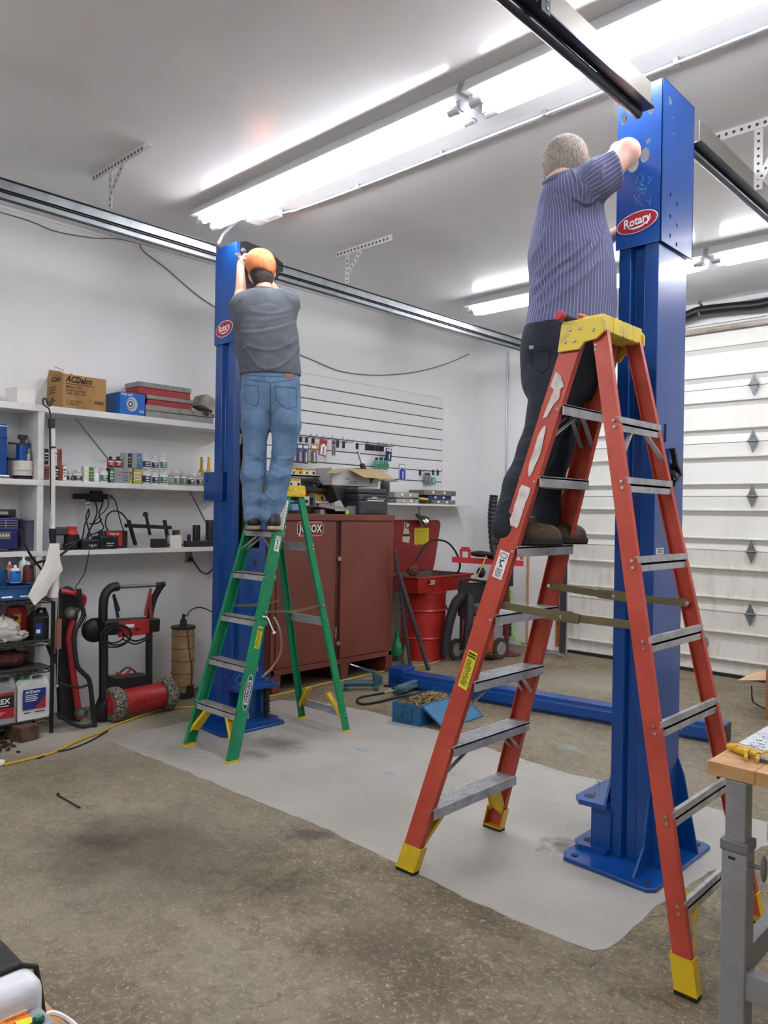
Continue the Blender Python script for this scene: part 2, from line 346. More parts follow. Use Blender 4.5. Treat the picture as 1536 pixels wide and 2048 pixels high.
def hanger(x, y, zr, lab, xl, xr):
    t = thing('track_hanger', lab, 'bracket', (x, y, zr), group='hangers holding the garage door rails')
    mb = MB(); mb.bb(xl, xr, y-.025, y+.025, ZC-.004, ZC-.0005); mb.bb(xl, xr, y-.027, y-.023, ZC-.05, ZC-.001)
    n = int((xr-xl)/.04)
    for i in range(n): mb.cyl((xl+.02+i*.04, y-.0285, ZC-.026), (xl+.02+i*.04, y-.0265, ZC-.026), .009, n=8, m=1)
    part(mb, 'ceiling_angle', [perf, holem], t)
    part(perf_bar((x, y-.03, zr), (x, y-.03, ZC-.055), .045), 'drop_bar', [perf, holem], t)
    part(perf_bar((x+.01, y-.034, zr+.08 if xr < -3 else zr+.05), (x+.16, y-.036, ZC-.06), .04), 'diagonal_brace', [perf, holem], t)
    return t
hanger(-4.53, 2.31, 3.395, 'white perforated steel hanger dropping to the rail above the carton shelf', -4.78, -4.13)
hanger(-4.53, 4.34, 3.395, 'white perforated steel hanger dropping to the rail right of the orange cap', -4.67, -4.04)
# right-hand track cut away at the lift post
steeld = M('dark_rail_steel', '#4b4f56', rough=.32, metal=.85)
def rtrack(y0, y1, zt, label, lab2=None):
    t = thing('door_rail', label, 'rail', (-1.44, y0, zt-.1), group='cut rail by the right lift post')
    part(MB().prism([(0, 0), (.004, 0), (.004, .095), (0, .095)], (-1.425, y0, zt), X3, Z3, (0, y1-y0, 0)), 'web_plate', M('rail_web', '#87847c', rough=.5, metal=.4), t)
    mb = MB(); mb.bb(-1.465, -1.415, y0, y1+.02, zt-.006, zt); part(mb, 'rail_flange', steeld, t)
    part(MB().cyl((-1.475, y0, zt-.022), (-1.475, y1, zt-.022), .018, n=14), 'round_rail', steeld, t)
rtrack(1.6, 3.08, 3.262, 'grey steel rail ending against the front of the right lift post')
rtrack(3.60, 7.5, 3.305, 'grey steel rail continuing behind the right lift post')
hb = pl(1512, 365, 0, -1.42)
t = hanger(-1.40, float(hb[1]), 3.30, 'galvanised perforated hanger at the right edge behind the blue post', -1.67, -.95)
mb = MB(); q = pl(1092, 12, 0, -1.41); mb.bb(-1.415, -1.405, q[1]-.035, q[1]+.02, q[2]-.03, q[2]+.12)
for k in range(3): mb.cyl((-1.405, q[1]+.002, q[2]-.01+k*.03), (-1.403, q[1]+.002, q[2]-.01+k*.03), .006, n=8, m=1)
solo(mb, 'rail_splice', [steeld, galv], 'dark slotted splice plate on the near rail at the top edge', 'bracket')
# ---- fluorescent lights
tubem = M('tube_glow', '#ffffff', rough=.3, emit=('#fbf9ff', TUBE)); whitem = M('white_enamel', '#d8dadc', rough=.35); sock = M('tube_socket', '#c8cbd0', rough=.4)
def fixture(x0, x1, y, label, dz=0.):
    y -= .04
    t = thing('fluorescent_light', label, 'light', (x0, y, ZC), group='twin tube strip lights on the ceiling')
    # strip housing with sloping reflector wings
    pr = [(-.095, 0), (.095, 0), (.125, -.065), (.125, -.072), (-.125, -.072), (-.125, -.065)]
    part(MB().prism(pr, (x0, y, ZC-.001), Y3, Z3, (x1-x0, 0, 0)), 'housing', whitem, t)
    for s in (-1, 1):
        part(MB().cyl((x0+.08, y+s*.062, ZC-.112), (x1-.08, y+s*.062, ZC-.112), .019, n=10), 'tube', tubem, t)
        for xx, d in ((x0, 1), (x1, -1)):
            mb = MB(); mb.cyl((xx+d*.015, y+s*.062, ZC-.112), (xx+d*.085, y+s*.062, ZC-.112), .024, .021, n=10); mb.box((xx+d*.02, y+s*.055, ZC-.09), (.025, .04, .06))
            part(mb, 'socket', sock, t)
    return t
fixture(-4.74, -2.38, 3.14, 'strip light on the ceiling above the left lift post')
fixture(-2.34, .06, 3.14, 'strip light on the ceiling above the right ladder and rail')
fixture(.10, 2.5, 3.14, 'strip light in the near row beyond the right edge')
fixture(-4.74, -2.38, 6.28, 'strip light in the far row left of the right lift post')
fixture(-2.34, .06, 6.28, 'strip light in the far row at the right edge by the garage door')
fixture(-4.74, -2.38, .0, 'strip light in the row overhead to the left')
fixture(-2.34, .06, .0, 'strip light in the row overhead in the middle')
fixture(-2.34, .06, -3.0, 'strip light in the last row behind the viewer')
# ---- conduit with junction box and flexible whip
cond = M('conduit_zinc', '#b9bcc2', rough=.3, metal=.8)
def cz(u, v): p = fl(u, v, ZC-.03); return (p[0], p[1], p[2])
t = thing('steel_conduit', 'thin steel conduit along the ceiling with a square junction box', 'conduit', (-4.4, 3.5, ZC))
a = fl(535, 412, ZC-.03)
pts = curvepts([(-4.44, 3.40, ZC-.045), (-4.38, 3.43, ZC-.04), (-4.28, 3.47, ZC-.02), (-4.1, 3.50, ZC-.018), (-3.0, 3.52, ZC-.018), (1.5, 3.52, ZC-.018)], 6)
part(MB().tube(pts, .011), 'pipe', cond, t)
mb = MB(); mb.bb(-4.56, -4.44, 3.33, 3.44, ZC-.06, ZC-.001); mb.bb(-4.44, -4.30, 3.39, 3.45, ZC-.055, ZC-.001); part(mb, 'junction_box', whitem, t, bevel=.003)
pts = curvepts([(-4.53, 3.36, ZC-.045), atd(480, 440, 5.65), atd(452, 462, 5.6), atd(438, 485, 5.5), atd(433, 500, 5.55)], 10)
part(MB().tube(pts, [.013 if i % 2 else .0105 for i in range(len(pts))], n=10), 'flexible_whip', cond, t)
for xx in (-3.6, -2.9, -2.2, -1.5): part(MB().bb(xx-.012, xx+.012, 3.5, 3.545, ZC-.034, ZC-.001), 'pipe_clip', cond, t)
# ceiling pipe (black) over the garage door
t = thing('hanging_hose', 'fat black pipe slung under the ceiling above the garage door', 'pipe', (-3.2, 7.5, 3.5))
pts = curvepts([pl(1180, 678, 1, 7.6), pl(1300, 650, 1, 7.6), pl(1370, 633, 1, 7.6), pl(1400, 622, 1, 7.6), pl(1470, 614, 1, 7.6), pl(1536, 606, 1, 7.6), pl(1700, 560, 1, 7.6)], 6)
part(MB().tube(pts, .047, n=14), 'hose', black, t)
mb = MB(); q = pl(1400, 618, 1, 7.6); mb.tube([Vector(q)+Vector((0, .058*math.cos(a), .058*math.sin(a))) for a in np.linspace(-2.6, 2.2, 16)], .012, n=6); mb.beam(Vector(q)+Vector((0, .02, .05)), Vector(q)+Vector((0, .03, .13)), .03, .005, up=X3)
part(mb, 'clamp', galv, t)
mb = MB()
for zz, rr in ((3.60, .012), (3.575, .008)): mb.cyl((-5.2, 7.66, zz), (.5, 7.66, zz), rr, n=8)
solo(mb, 'steel_conduit', cond, 'pair of thin steel conduits along the top of the back wall', 'conduit')
mb = MB(); mb.cyl((-4.4, YB-.02, 3.40), (-1.0, YB-.02, 3.40), .028, n=10); solo(mb, 'stained_header_pipe', M('stained_pipe', '#b5aea5', rough=.6, c2='#8e8274', ns=3), 'stained pale pipe along the top of the garage door', 'pipe')
mb = MB(); q = pl(1017, 700, 1, YB); mb.cyl((q[0], YB-.015, 1.0), (q[0], YB-.015, 3.5), .011, n=8); q = pl(1017, 752, 1, YB); mb.cyl((q[0], YB-.015, q[2]-.02), (q[0], YB-.015, q[2]+.02), .016, n=8)
solo(mb, 'steel_conduit', cond, 'vertical steel conduit on the back wall right of the room corner', 'conduit')
# loose wires on the left wall and ceiling line
wirem = M('grey_wire', '#6f7276', rough=.5)
def wire(pts, r, name, label, cat='wire', m=wirem, n=8, par=None):
    if par: return part(MB().tube(curvepts(pts, n), r, n=6), name, m, par)
    solo(MB().tube(curvepts(pts, n), r, n=6), name, m, label, cat)
W = WX+.012
wire([pl(u, v, 0, W) for u, v in ((278, 487), (290, 505), (330, 535), (370, 570), (405, 598), (440, 620))], .005, 'loose_wire', 'dark wire sagging down the left wall to the left lift post')
wire([pl(u, v, 0, W) for u, v in ((0, 424), (60, 442), (110, 462), (180, 475), (235, 478), (275, 487))], .004, 'loose_wire', 'thin wire stapled along the wall below the rail at left')
wire([pl(u, v, 0, W) for u, v in ((596, 708), (630, 722), (680, 742), (740, 750), (800, 748), (850, 740), (900, 725), (938, 708))], .005, 'loose_wire', 'wire drooping across the wall above the slatted panel')
# ================================================================ LIFT POSTS
blue = M('lift_blue_enamel', '#083f88', rough=.3, coat=.25, c2='#0a4a94', ns=2.5, lo=.4, hi=.7)
blued = M('lift_blue_inner', '#0d2b70', rough=.4)
redlogo = M('logo_red', '#a8202c', rough=.35); whitep = M('print_white', '#eceae6', rough=.5); inkb = M('print_black', '#1a1a1c', rough=.6)
def rotary_logo(x, y, z, w, h):     # oval badge facing -Y
    mb = MB(); n = 40; R = Matrix.Rotation(0.0, 3, 'Y')
    el = [(math.cos(2*PI*i/n)*w/2, math.sin(2*PI*i/n)*h/2) for i in range(n)]
    el2 = [(a*1.05, b*1.09) for a, b in el]
    ca = math.cos(.12); U = Vector((ca, 0, math.sin(.12))); Vv = Vector((-math.sin(.12), 0, ca))
    mb.prism(el2, (x, y, z), U, Vv, (0, -.001, 0), m=0); mb.prism(el, (x, y-.001, z), U, Vv, (0, -.001, 0), m=1)
    mb.text('Rotary', h*.62, Vector((x, y-.0025, z))+Vv*h*.06, U, Vv, m=0, bold=.028, sx=w/h*.40, shear=.12)
    sw = [(-.27, -.16), (-.1, -.24), (.1, -.24), (.3, -.1), (.38, .02), (.3, -.17), (.1, -.33), (-.1, -.33)]
    mb.prism([(a*w, b*h) for a, b in sw], Vector((x, y-.002, z)), U, Vv, (0, -.001, 0), m=0)
    return mb
def lift_post(xb, sgn, y0, D, name, label, px0, px1, yp1):
    # xb = solid back face, opens towards sgn*X ; side face at y0
    B = .30; t = thing('lift_post', label, 'lift post', (xb+sgn*D/2, y0+B/2, 0), group='blue two-post lift columns')
    k = D/.235
    sec = [(D, .055), (D, 0), (.165*k, 0), (.15*k, .028), (.095*k, .028), (.08*k, 0), (0, 0), (0, B), (.08*k, B), (.095*k, B-.028), (.15*k, B-.028), (.165*k, B), (D, B), (D, B-.055)]
    pg = strip(sec, -.007 if True else 0)
    mb = MB(); mb.prism([(xb+sgn*a, y0+b) for a, b in pg], (0, 0, .02), X3, Y3, (0, 0, 3.04)); part(mb, 'column', blue, t, bevel=.0025)
    # base plate with clipped corners, gussets
    y1 = y0-.17
    bp = [(px0+.03, y1), (px1-.03, y1-.02), (px1, y1+.01), (px1, yp1-.02), (px1-.03, yp1), (px0+.02, yp1), (px0, yp1-.03), (px0, y1+.06)]
    part(MB().prism(bp, (0, 0, 0), X3, Y3, (0, 0, .02)), 'base_plate', blue, t, bevel=.004)
    part(MB().prism([(y0, .02), (y0-.14, .02), (y0-.05, .12), (y0, .34)], (xb-(.01 if sgn < 0 else 0), 0, 0), Y3, Z3, (.01, 0, 0)), 'gusset', blue, t)
    for gy in (y0+.02, y0+B-.01): part(MB().prism([(xb, .02), (xb-sgn*.10, .02), (xb-sgn*.03, .36), (xb, .44)], (0, gy, 0), X3, Z3, (0, .01, 0)), 'gusset', blue, t)
    for bx_, by in ((px0+.06, y1+.05), (px1-.05, y1+.04), (px1-.05, yp1-.05), (px0+.06, yp1-.06)):
        part(MB().cyl((bx_, by, .018), (bx_, by, .024), .016, n=6), 'anchor_hole', M('anchor_dark', '#0b1c46', rough=.6), t)
    # hood
    hx0, hx1 = xb-sgn*.012, xb+sgn*(D+.012); H0, H1 = 2.745, 3.452; hy0, hy1 = y0-.008, y0+B+.03
    mb = MB(); lo, hi = min(hx0, hx1), max(hx0, hx1)
    return t, (lo, hi, hy0, hy1, H0, H1)
def holey(rect, holes, U0, o, U, Vv, N, th, m=0):   # sheet with round holes (grid of quads around each hole)
    pass
def hole_sheet(mb, u0, u1, v0, v1, holes, o, U, Vv, N, th):
    bm = bmesh.new(); o, U, Vv, N = Vector(o), Vector(U), Vector(Vv), Vector(N)
    edges = []
    def loop(P):
        vs = [bm.verts.new((a, b, 0)) for a, b in P]
        for i in range(len(vs)): edges.append(bm.edges.new((vs[i], vs[(i+1) % len(vs)])))
    loop([(u0, v0), (u1, v0), (u1, v1), (u0, v1)])
    for cx, cy, rx, ry in holes: loop([(cx+rx*math.cos(2*PI*i/16), cy+ry*math.sin(2*PI*i/16)) for i in range(16)])
    bmesh.ops.triangle_fill(bm, use_beauty=True, use_dissolve=False, edges=edges)
    bm.verts.index_update(); vs = [v.co.copy() for v in bm.verts]; fs = [tuple(v.index for v in f.verts) for f in bm.faces]
    be = [tuple(v.index for v in e.verts) for e in bm.edges if len(e.link_faces) == 1]
    A = [o+U*p.x+Vv*p.y for p in vs]; n = len(A)
    mb.add(A+[p+N*th for p in A], [tuple(f) for f in fs]+[tuple(i+n for i in reversed(f)) for f in fs]+[(a, b, b+n, a+n) for a, b in be]); bm.free()
scr = M('paint_scratch', '#3aa0dc', rough=.6)
# right post : solid back faces +X, opens to -X
t, (lo, hi, hy0, hy1, H0, H1) = lift_post(-1.45, -1, 3.245, .185, 'right', 'blue two-post lift column behind the orange ladder, striped shirt man leaning on it', -1.80, -1.345, 3.69)
mb = MB()
hole_sheet(mb, lo, hi, H0, H1, [(lo+.075, 3.115, .026, .036), (lo+.13, 3.14, .02, .033), (lo+.145, 3.2, .008, .012), (lo+.03, 3.33, .012, .025), (lo+.155, 3.34, .011, .03)], (0, hy0, 0), X3, Z3, Y3, .004)
hole_sheet(mb, hy0, hy1, H0, H1, [(3.31, 3.38, .012, .022)]+[(a, z, .007, .009) for a, z in ((3.33, 2.97), (3.40, 2.95), (3.33, 2.875), (3.40, 2.855), (3.33, 2.79), (3.40, 2.77), (3.34, 3.32), (3.35, 3.25))], (hi, 0, 0), Y3, Z3, (-1, 0, 0), .004)
hd = part(mb, 'hood', blue, t, bevel=.0015)
mb = rotary_logo(lo+.098, hy0-.0005, H0+.105, .185, .085); part(mb, 'badge', [whitep, redlogo], hd, label='red oval badge reading Rotary')
mb = MB(); rnd = random.Random(3)
for i in range(26):
    x = lo+.12+rnd.gauss(0, .018); z = 3.0+rnd.gauss(0, .035); a = rnd.random()*3; L = .004+rnd.random()*.012
    mb.beam((x-L*math.cos(a), hy0-.0006, z-L*math.sin(a)), (x+L*math.cos(a), hy0-.0006, z+L*math.sin(a)), .0015, .0006, up=Y3)
part(mb, 'paint_chips', scr, hd)
# mounting lugs and carriage on the open side
def lugs(xo, sgn, t, y0):
    zu = .225 if sgn < 0 else .275
    for z, th in ((.021, .022), (zu, .022)):
        mb = MB(); xs = [xo, xo+sgn*.13, xo+sgn*.17, xo+sgn*.17, xo+sgn*.13, xo]; ys = [y0-.04, y0-.055, y0-.01, y0+.29, y0+.34, y0+.33]
        bm_h = [(xo+sgn*.115, y0+.02, .024, .024), (xo+sgn*.115, y0+.26, .024, .024)]
        mb.prism(list(zip(xs, ys)) if sgn > 0 else list(zip(xs, ys))[::-1], (0, 0, z), X3, Y3, (0, 0, th), m=0)
        for hx_, hy_, a, b in bm_h: mb.cyl((hx_, hy_, z+th), (hx_, hy_, z+th+.0012), a, n=20, m=1)
        part(mb, 'arm_plate', [blue, inkb], t, bevel=0)
    mb = MB(); mb.bb(xo-sgn*.01, xo+sgn*(.085 if sgn < 0 else .05), y0+(-.02 if sgn < 0 else .05), y0+.27, .043, zu); part(mb, 'carriage_web', blue, t)
    mb = MB(); mb.prism([(y0-.03, zu+.022), (y0+.33, zu+.022), (y0+.25, zu+.155), (y0+.05, zu+.155)], (xo+sgn*.01, 0, 0), Y3, Z3, (sgn*.012, 0, 0)); part(mb, 'carriage_gusset', blue, t)
    for yy in ((y0+.05, y0+.25) if sgn > 0 else ()):
        mb = MB(); mb.cyl((xo+sgn*.10, yy, .05), (xo+sgn*.10, yy, .27), .018, n=14)
        for i in range(7): mb.cyl((xo+sgn*.10, yy, .08+i*.025), (xo+sgn*.10, yy, .09+i*.025), .025, n=14)
        part(mb, 'arm_restraint_gear', black, t)
    for yy in (y0+.02, y0+.27):
        mb = MB(); mb.tube([Vector((xo+sgn*.08, yy+.028*math.cos(a), zu+.07+.03*math.sin(a))) for a in np.linspace(0, 2*PI, 16)[:-1]], .002, n=5, closed=True); part(mb, 'pull_ring', galv, t)
lugs(-1.635, -1, t, 3.25)
mb = MB(); mb.beam((-1.437, 3.39, 1.855), (-1.43, 3.415, 1.775), .014, .022, up=X3); mb.cyl((-1.449, 3.40, 1.735), (-1.43, 3.40, 1.735), .022, n=16); mb.cyl((-1.43, 3.40, 1.735), (-1.418, 3.40, 1.735), .012, n=8, m=1); mb.beam((-1.435, 3.41, 1.785), (-1.435, 3.465, 1.74), .014, .028, up=X3); mb.beam((-1.435, 3.465, 1.745), (-1.435, 3.40, 1.69), .014, .014, up=X3)
mb.tube(curvepts([(-1.43, 3.43, 1.83), (-1.42, 3.39, 1.79), (-1.418, 3.43, 1.75), (-1.42, 3.39, 1.71)]), .002, n=5)
part(mb, 'safety_latch', [black, galvd], t)
part(MB().bb(-1.452, -1.446, 3.335, 3.345, 1.88, 1.96), 'latch_slot', inkb, t)
mb = MB(); q = (-1.66, 3.3, 3.34); mb.prism([(0, .07), (.04, .09), (.06, .09), (.06, -.06), (.03, -.05), (0, -.01)], (-1.70, 3.30, 3.39), X3, Z3, (0, .012, 0)); mb.cyl((-1.665, 3.31, 3.42), (-1.645, 3.31, 3.42), .012); part(mb, 'top_bracket', blackr, t)
# left post : solid back faces -X, opens to +X
t, (lo, hi, hy0, hy1, H0, H1) = lift_post(-4.79, 1, 3.245, .235, 'left', 'blue two-post lift column behind the green ladder and the man in jeans', -4.80, -4.345, 3.60)
mb = MB(); mb.bb(lo, hi, hy0, hy0+.004, H0, H1); mb.bb(lo, lo+.004, hy0, hy1, H0, H1); mb.bb(lo, hi, hy1-.004, hy1, H0, H1)
mb.bb(hi-.004, hi, hy0, hy0+.03, H0-.0, H1)
hd = part(mb, 'hood', blue, t, bevel=.0015)
mb = rotary_logo((lo+hi)/2-.005, hy0-.0005, H0+.105, .2, .105); part(mb, 'badge', [whitep, redlogo], hd, label='red oval badge reading Rotary')
mb = MB(); rnd = random.Random(5)
for i in range(24):
    x = hi-.012+rnd.gauss(0, .01); z = 2.97+rnd.gauss(0, .06); a = rnd.random()*3; L = .004+rnd.random()*.01
    mb.beam((min(x-L, hi-.002), hy0-.0006, z-L*math.sin(a)), (min(x+L, hi-.001), hy0-.0006, z+L*math.sin(a)), .0018, .0006, up=Y3)
part(mb, 'paint_chips', scr, hd)
lugs(-4.555, 1, t, 3.25)
# black cable sheave bracket at the top of the open side, bolts, black cylinder inside
mb = MB(); mb.prism([(3.25, 3.10), (3.25, 3.455), (3.32, 3.475), (3.50, 3.465), (3.66, 3.40), (3.66, 3.34), (3.45, 3.10)], (-4.555, 0, 0), Y3, Z3, (.01, 0, 0))
part(mb, 'top_plate', black, t)
for yy, zz in ((3.29, 3.40), (3.30, 3.33), (3.275, 2.79)):
    mb = MB(); mb.cyl((-4.546, yy, zz), (-4.535, yy, zz), .02, n=6); mb.cyl((-4.54, yy, zz), (-4.52, yy, zz), .011, n=10); part(mb, 'bolt', galv, t)
mb = MB(); mb.bb(-4.63, -4.60, 3.29, 3.53, 1.0, 3.2); mb.cyl((-4.60, 3.38, 1.0), (-4.60, 3.38, 3.1), .035); part(mb, 'cylinder_cover', black, t)
mb = MB(); mb.bb(-4.598, -4.5965, 3.31, 3.35, 2.02, 2.10); part(mb, 'label', whitep, t)
mb = MB(); mb.bb(-4.598, -4.5965, 3.315, 3.34, 1.80, 1.92); part(mb, 'caution_label', M('dull_orange', '#8c4a34', rough=.6), t)
mb = MB(); mb.bb(-4.60, -4.535, 3.29, 3.50, .3, 1.27); mb.bb(-4.535, -4.528, 3.30, 3.49, .35, 1.25); mb.bb(-4.5285, -4.5265, 3.42, 3.445, 1.14, 1.19, m=1); part(mb, 'carriage', [blue, inkb], t, bevel=.004)
a, b = pl(409, 945, 1, 3.24), pl(446, 1001, 1, 3.24)
mb = MB(); mb.bb(a[0], b[0], 3.235, 3.243, b[2], a[2]); mb.bb(b[0]-.01, b[0], 3.235, 3.30, b[2], a[2])
for i, zz in enumerate((.13, .3, .68, .86)):
    for xx in (.18, .82): mb.bb(a[0]+(b[0]-a[0])*xx-.006, a[0]+(b[0]-a[0])*xx+.006, 3.2335, 3.236, b[2]+(a[2]-b[2])*zz-.008, b[2]+(a[2]-b[2])*zz+.008, m=1)
part(mb, 'power_unit_plate', [blue, inkb], t)
# ---- crossover beam lying on the floor
t = thing('lift_beam', 'long blue steel beam lying on the floor behind the toolbox', 'beam', (-3.3, 5.35, 0))
a0, a1 = Vector((-4.66, 5.06, 0)), Vector((-1.90, 5.42, 0)); d = (a1-a0).normalized(); nrm = Vector((-d.y, d.x, 0))
L = (a1-a0).length
prof = [(0, 0), (.10, 0), (.10, .03), (.075, .035), (.075, .085), (.10, .09), (.10, .13), (0, .13)]
mb = MB(); mb.prism([(.02-a, b) for a, b in [(.0, 0), (.02, 0), (.02, .02), (.045, .025), (.045, .095), (.02, .10), (.02, .13), (0, .13), (-.12, .13), (-.12, 0)]][::-1], a0+nrm*.0+Vector((0, 0, .003)), nrm, Z3, d*L)
part(mb, 'channel', blue, t, bevel=.002)
mb = MB(); mb.box(a0+d*.06+nrm*.07+Vector((0, 0, .085)), (.16, .19, .165), Matrix.Rotation(math.atan2(d.y, d.x), 3, 'Z')); part(mb, 'end_bracket', blue, t, bevel=.005)
mb = MB(); mb.box(a1+nrm*.06+Vector((0, 0, .068)), (.012, .17, .12), Matrix.Rotation(math.atan2(d.y, d.x), 3, 'Z')); part(mb, 'end_cap', black, t)
mb = MB()
for s in (.32, .48, .52, .66, 1.35, 2.3, 2.5): q = a0+d*s-nrm*.0+Vector((0, 0, .062)); mb.cyl(q+nrm*.024, q-nrm*.03, .006, n=8)
part(mb, 'bolt_hole', galv, t)
# ================================================================ LADDERS
alu = M('ladder_aluminium', '#bdbfc1', rough=.4, metal=.4, c2='#9c9ea0', ns=14)
aluw = M('worn_tread', '#8f8d88', rough=.6, c2='#6a6762', ns=16, metal=.2, bump=.3, bs=90)
brass = M('spreader_zinc_yellow', '#756c52', rough=.4, metal=.6, c2='#857b58', ns=7)
rivet = M('rivet', '#d0d2d4', rough=.25, metal=.9)
yel = M('ladder_yellow_plastic', '#dcb922', rough=.42, c2='#cbaa20', ns=8); yelw = M('worn_yellow_plastic', '#e3cb45', rough=.5, c2='#b0a070', ns=16, lo=.52, hi=.72)
def channel(mb, p, q, web, flg, wd, inw, m=0, th=.004):
    # C rail from p to q (centre of web), web width direction wd, flanges pointing inw
    p, q, wd, inw = Vector(p), Vector(q), Vector(wd).normalized(), Vector(inw).normalized(); d = q-p
    sec = strip([(-web/2, flg), (-web/2, 0), (web/2, 0), (web/2, flg)], th)
    mb.prism(sec, p, wd, inw, d, m)
def ladder(name, label, org, U, W_, H, f, rmat, capmat, nsteps, z1, dz, style):
    """U: from step side to rear side, W_: across. f: dict(front base u, rear base u, half widths)"""
    U, W_ = Vector(U), Vector(W_); O = Vector(org)
    def P_(u, w, z): return O+U*u+W_*w+Vector((0, 0, z))
    t = thing('step_ladder', label, 'ladder', org)
    ub, ut, rb, rt, wb, wt = f['ub'], f['ut'], f['rb'], f['rt'], f['wb'], f['wt']
    zc = H-f['cap']
    def lf(z): k = z/H; return ub+(ut-ub)*k
    def lr(z): k = z/H; return rb+(rt-rb)*k
    def wf(z): return wb+(wt-wb)*z/H
    web, flg, rweb = f['web'], f['flg'], f['rweb']
    for s in (-1, 1):
        mb = MB(); channel(mb, P_(lf(.0), s*wf(0), .012), P_(lf(H-.02), s*wf(H), H-.02), web, flg, U, -W_*s); part(mb, 'front_rail', rmat, t)
        mb = MB(); channel(mb, P_(lr(.0), s*wf(0), .012), P_(lr(H-.03), s*wf(H), H-.03), rweb, flg*.8, U, -W_*s); part(mb, 'rear_rail', rmat, t)
    for i in range(nsteps):
        z = z1+i*dz; w_ = wf(z)-.004; u = lf(z); dp = web+.012
        mb = MB(); c = P_(u, 0, z); R = Matrix((W_, U, Vector((0, 0, 1)))).transposed()
        if R.determinant() < 0: R = Matrix((-W_, U, Vector((0, 0, 1)))).transposed()
        mb.box(c-Vector((0, 0, .004)), (2*w_, dp, .008), R, 1)
        for k in range(-3, 4): mb.box(c+U*(k*dp/7.5), (2*w_-.004, dp/16, .004), R, 1)
        mb.box(c-U*(dp/2-.002)-Vector((0, 0, .022)), (2*w_, .004, .04), R, 0); mb.box(c+U*(dp/2-.002)-Vector((0, 0, .022)), (2*w_, .004, .04), R, 0)
        for s in (-1, 1): mb.cyl(P_(lf(z)+web*.3, s*(wf(z)-.004), z-.02), P_(lf(z)+web*.3, s*(wf(z)+.005), z-.02), .006, n=8, m=2)
        part(mb, 'step', [alu, aluw if style == 'green' else alu, rivet], t)
        if (style == 'red' and i in (1, 2)) or i == nsteps-1:
            for s in (-1, 1):
                for uu in (-.6, .6):
                    mb = MB(); mb.beam(P_(u+uu*web*.5, s*(w_-.15), z-.03), P_(lf(z-.13)+uu*web*.5, s*(wf(z-.13)-.008), z-.14), .004, .018, up=U)
                    part(mb, 'step_brace', alu, t)
    zs = f.get('rungs', [z1+i*dz for i in range(nsteps)])
    for z in zs:
        mb = MB(); u = lr(z); w_ = wf(z)-.003; out = U
        sec = strip([(-.024, -.012), (-.024, 0), (.024, 0), (.024, -.012)], .003)
        R0 = P_(u+rweb*.45, -w_, z); mb.prism([(b, a) for a, b in sec], R0, U, Z3, W_*(2*w_)); mb.prism([(-.002, -.004), (-.002, .004), (.003, .004), (.003, -.004)], R0, U, Z3, W_*(2*w_))
        for s in (-1, 1):
            for zz in (-.012, .012): mb.cyl(P_(lr(z+zz)+rweb*.2, s*(w_+.004), z+zz), P_(lr(z+zz)+rweb*.2, s*(w_+.009), z+zz), .006, n=8, m=1)
        part(mb, 'rear_rung', [alu, rivet], t)
    if style == 'red':
        for i in (0, len(zs)-1):
            z = zs[i]
            for s in (-1, 1):
                mb = MB(); mb.beam(P_(lr(z)+.02, s*(wf(z)-.12), z-.02), P_(lr(z-.12)+.02, s*(wf(z-.12)-.01), z-.12), .004, .02, up=U); part(mb, 'rung_brace', alu, t)
    # spreaders
    zsps, za, zb = f['spr']
    for s in (-1, 1):
        hz = .05 if (style == 'red' and s > 0) else 0
        mb = MB(); a = P_(lf(za)+web*.1, s*(wf(za)+(.006 if f['out'] else -.03)), za+hz); b = P_(lr(zb)-rweb*.1, s*(wf(zb)+(.006 if f['out'] else -.03)), zb+hz); mid = (a+b)/2-Vector((0, 0, f['sag']))
        mb.beam(a, mid, .005, f['sw'], up=Z3); mb.beam(mid, b, .005, f['sw'], up=Z3); mb.beam(a+(b-a)*.38+W_*s*.005-Vector((0, 0, f['sag']*.85)), a+(b-a)*.62+W_*s*.005-Vector((0, 0, f['sag']*.85)), .006, f['sw']*1.3, up=Z3)
        for q in (a, b, mid): mb.cyl(q-W_*.008, q+W_*.008, .008, n=10, m=1)
        part(mb, 'spreader', [brass, rivet], t)
    # feet and knee braces
    for s in (-1, 1):
        for uu, lw, wz, nm in ((ub, web, lf, 'front'), (rb, rweb, lr, 'rear')):
            if style == 'red':
                mb = MB(); k0, k1 = P_(wz(.012), s*wf(0), .0), P_(wz(.12), s*wf(.12), .12); w2 = lw+.014
                channel(mb, k0+W_*s*.003+Vector((0, 0, .014)), k1+W_*s*.003, w2, flg+.012, U, -W_*s, th=.0035)
                mb.box(k0-W_*s*flg*.5+Vector((0, 0, .017)), (w2, flg+.014, .006) if abs(U.x) > .5 else (flg+.014, w2, .006))
                fo = part(mb, 'foot', yel, t)
                mb = MB(); mb.box(k0-W_*s*flg*.5+Vector((0, 0, .007)), (w2-.002, flg+.012, .013) if abs(U.x) > .5 else (flg+.012, w2-.002, .013)); part(mb, 'rubber_pad', blackr, fo)
            else:
                mb = MB(); k0 = P_(wz(0), s*(wf(0)-.015), .008); mb.box(k0, (.04, lw+.01, .014)); part(mb, 'foot', yel, t)
        z = z1-.03
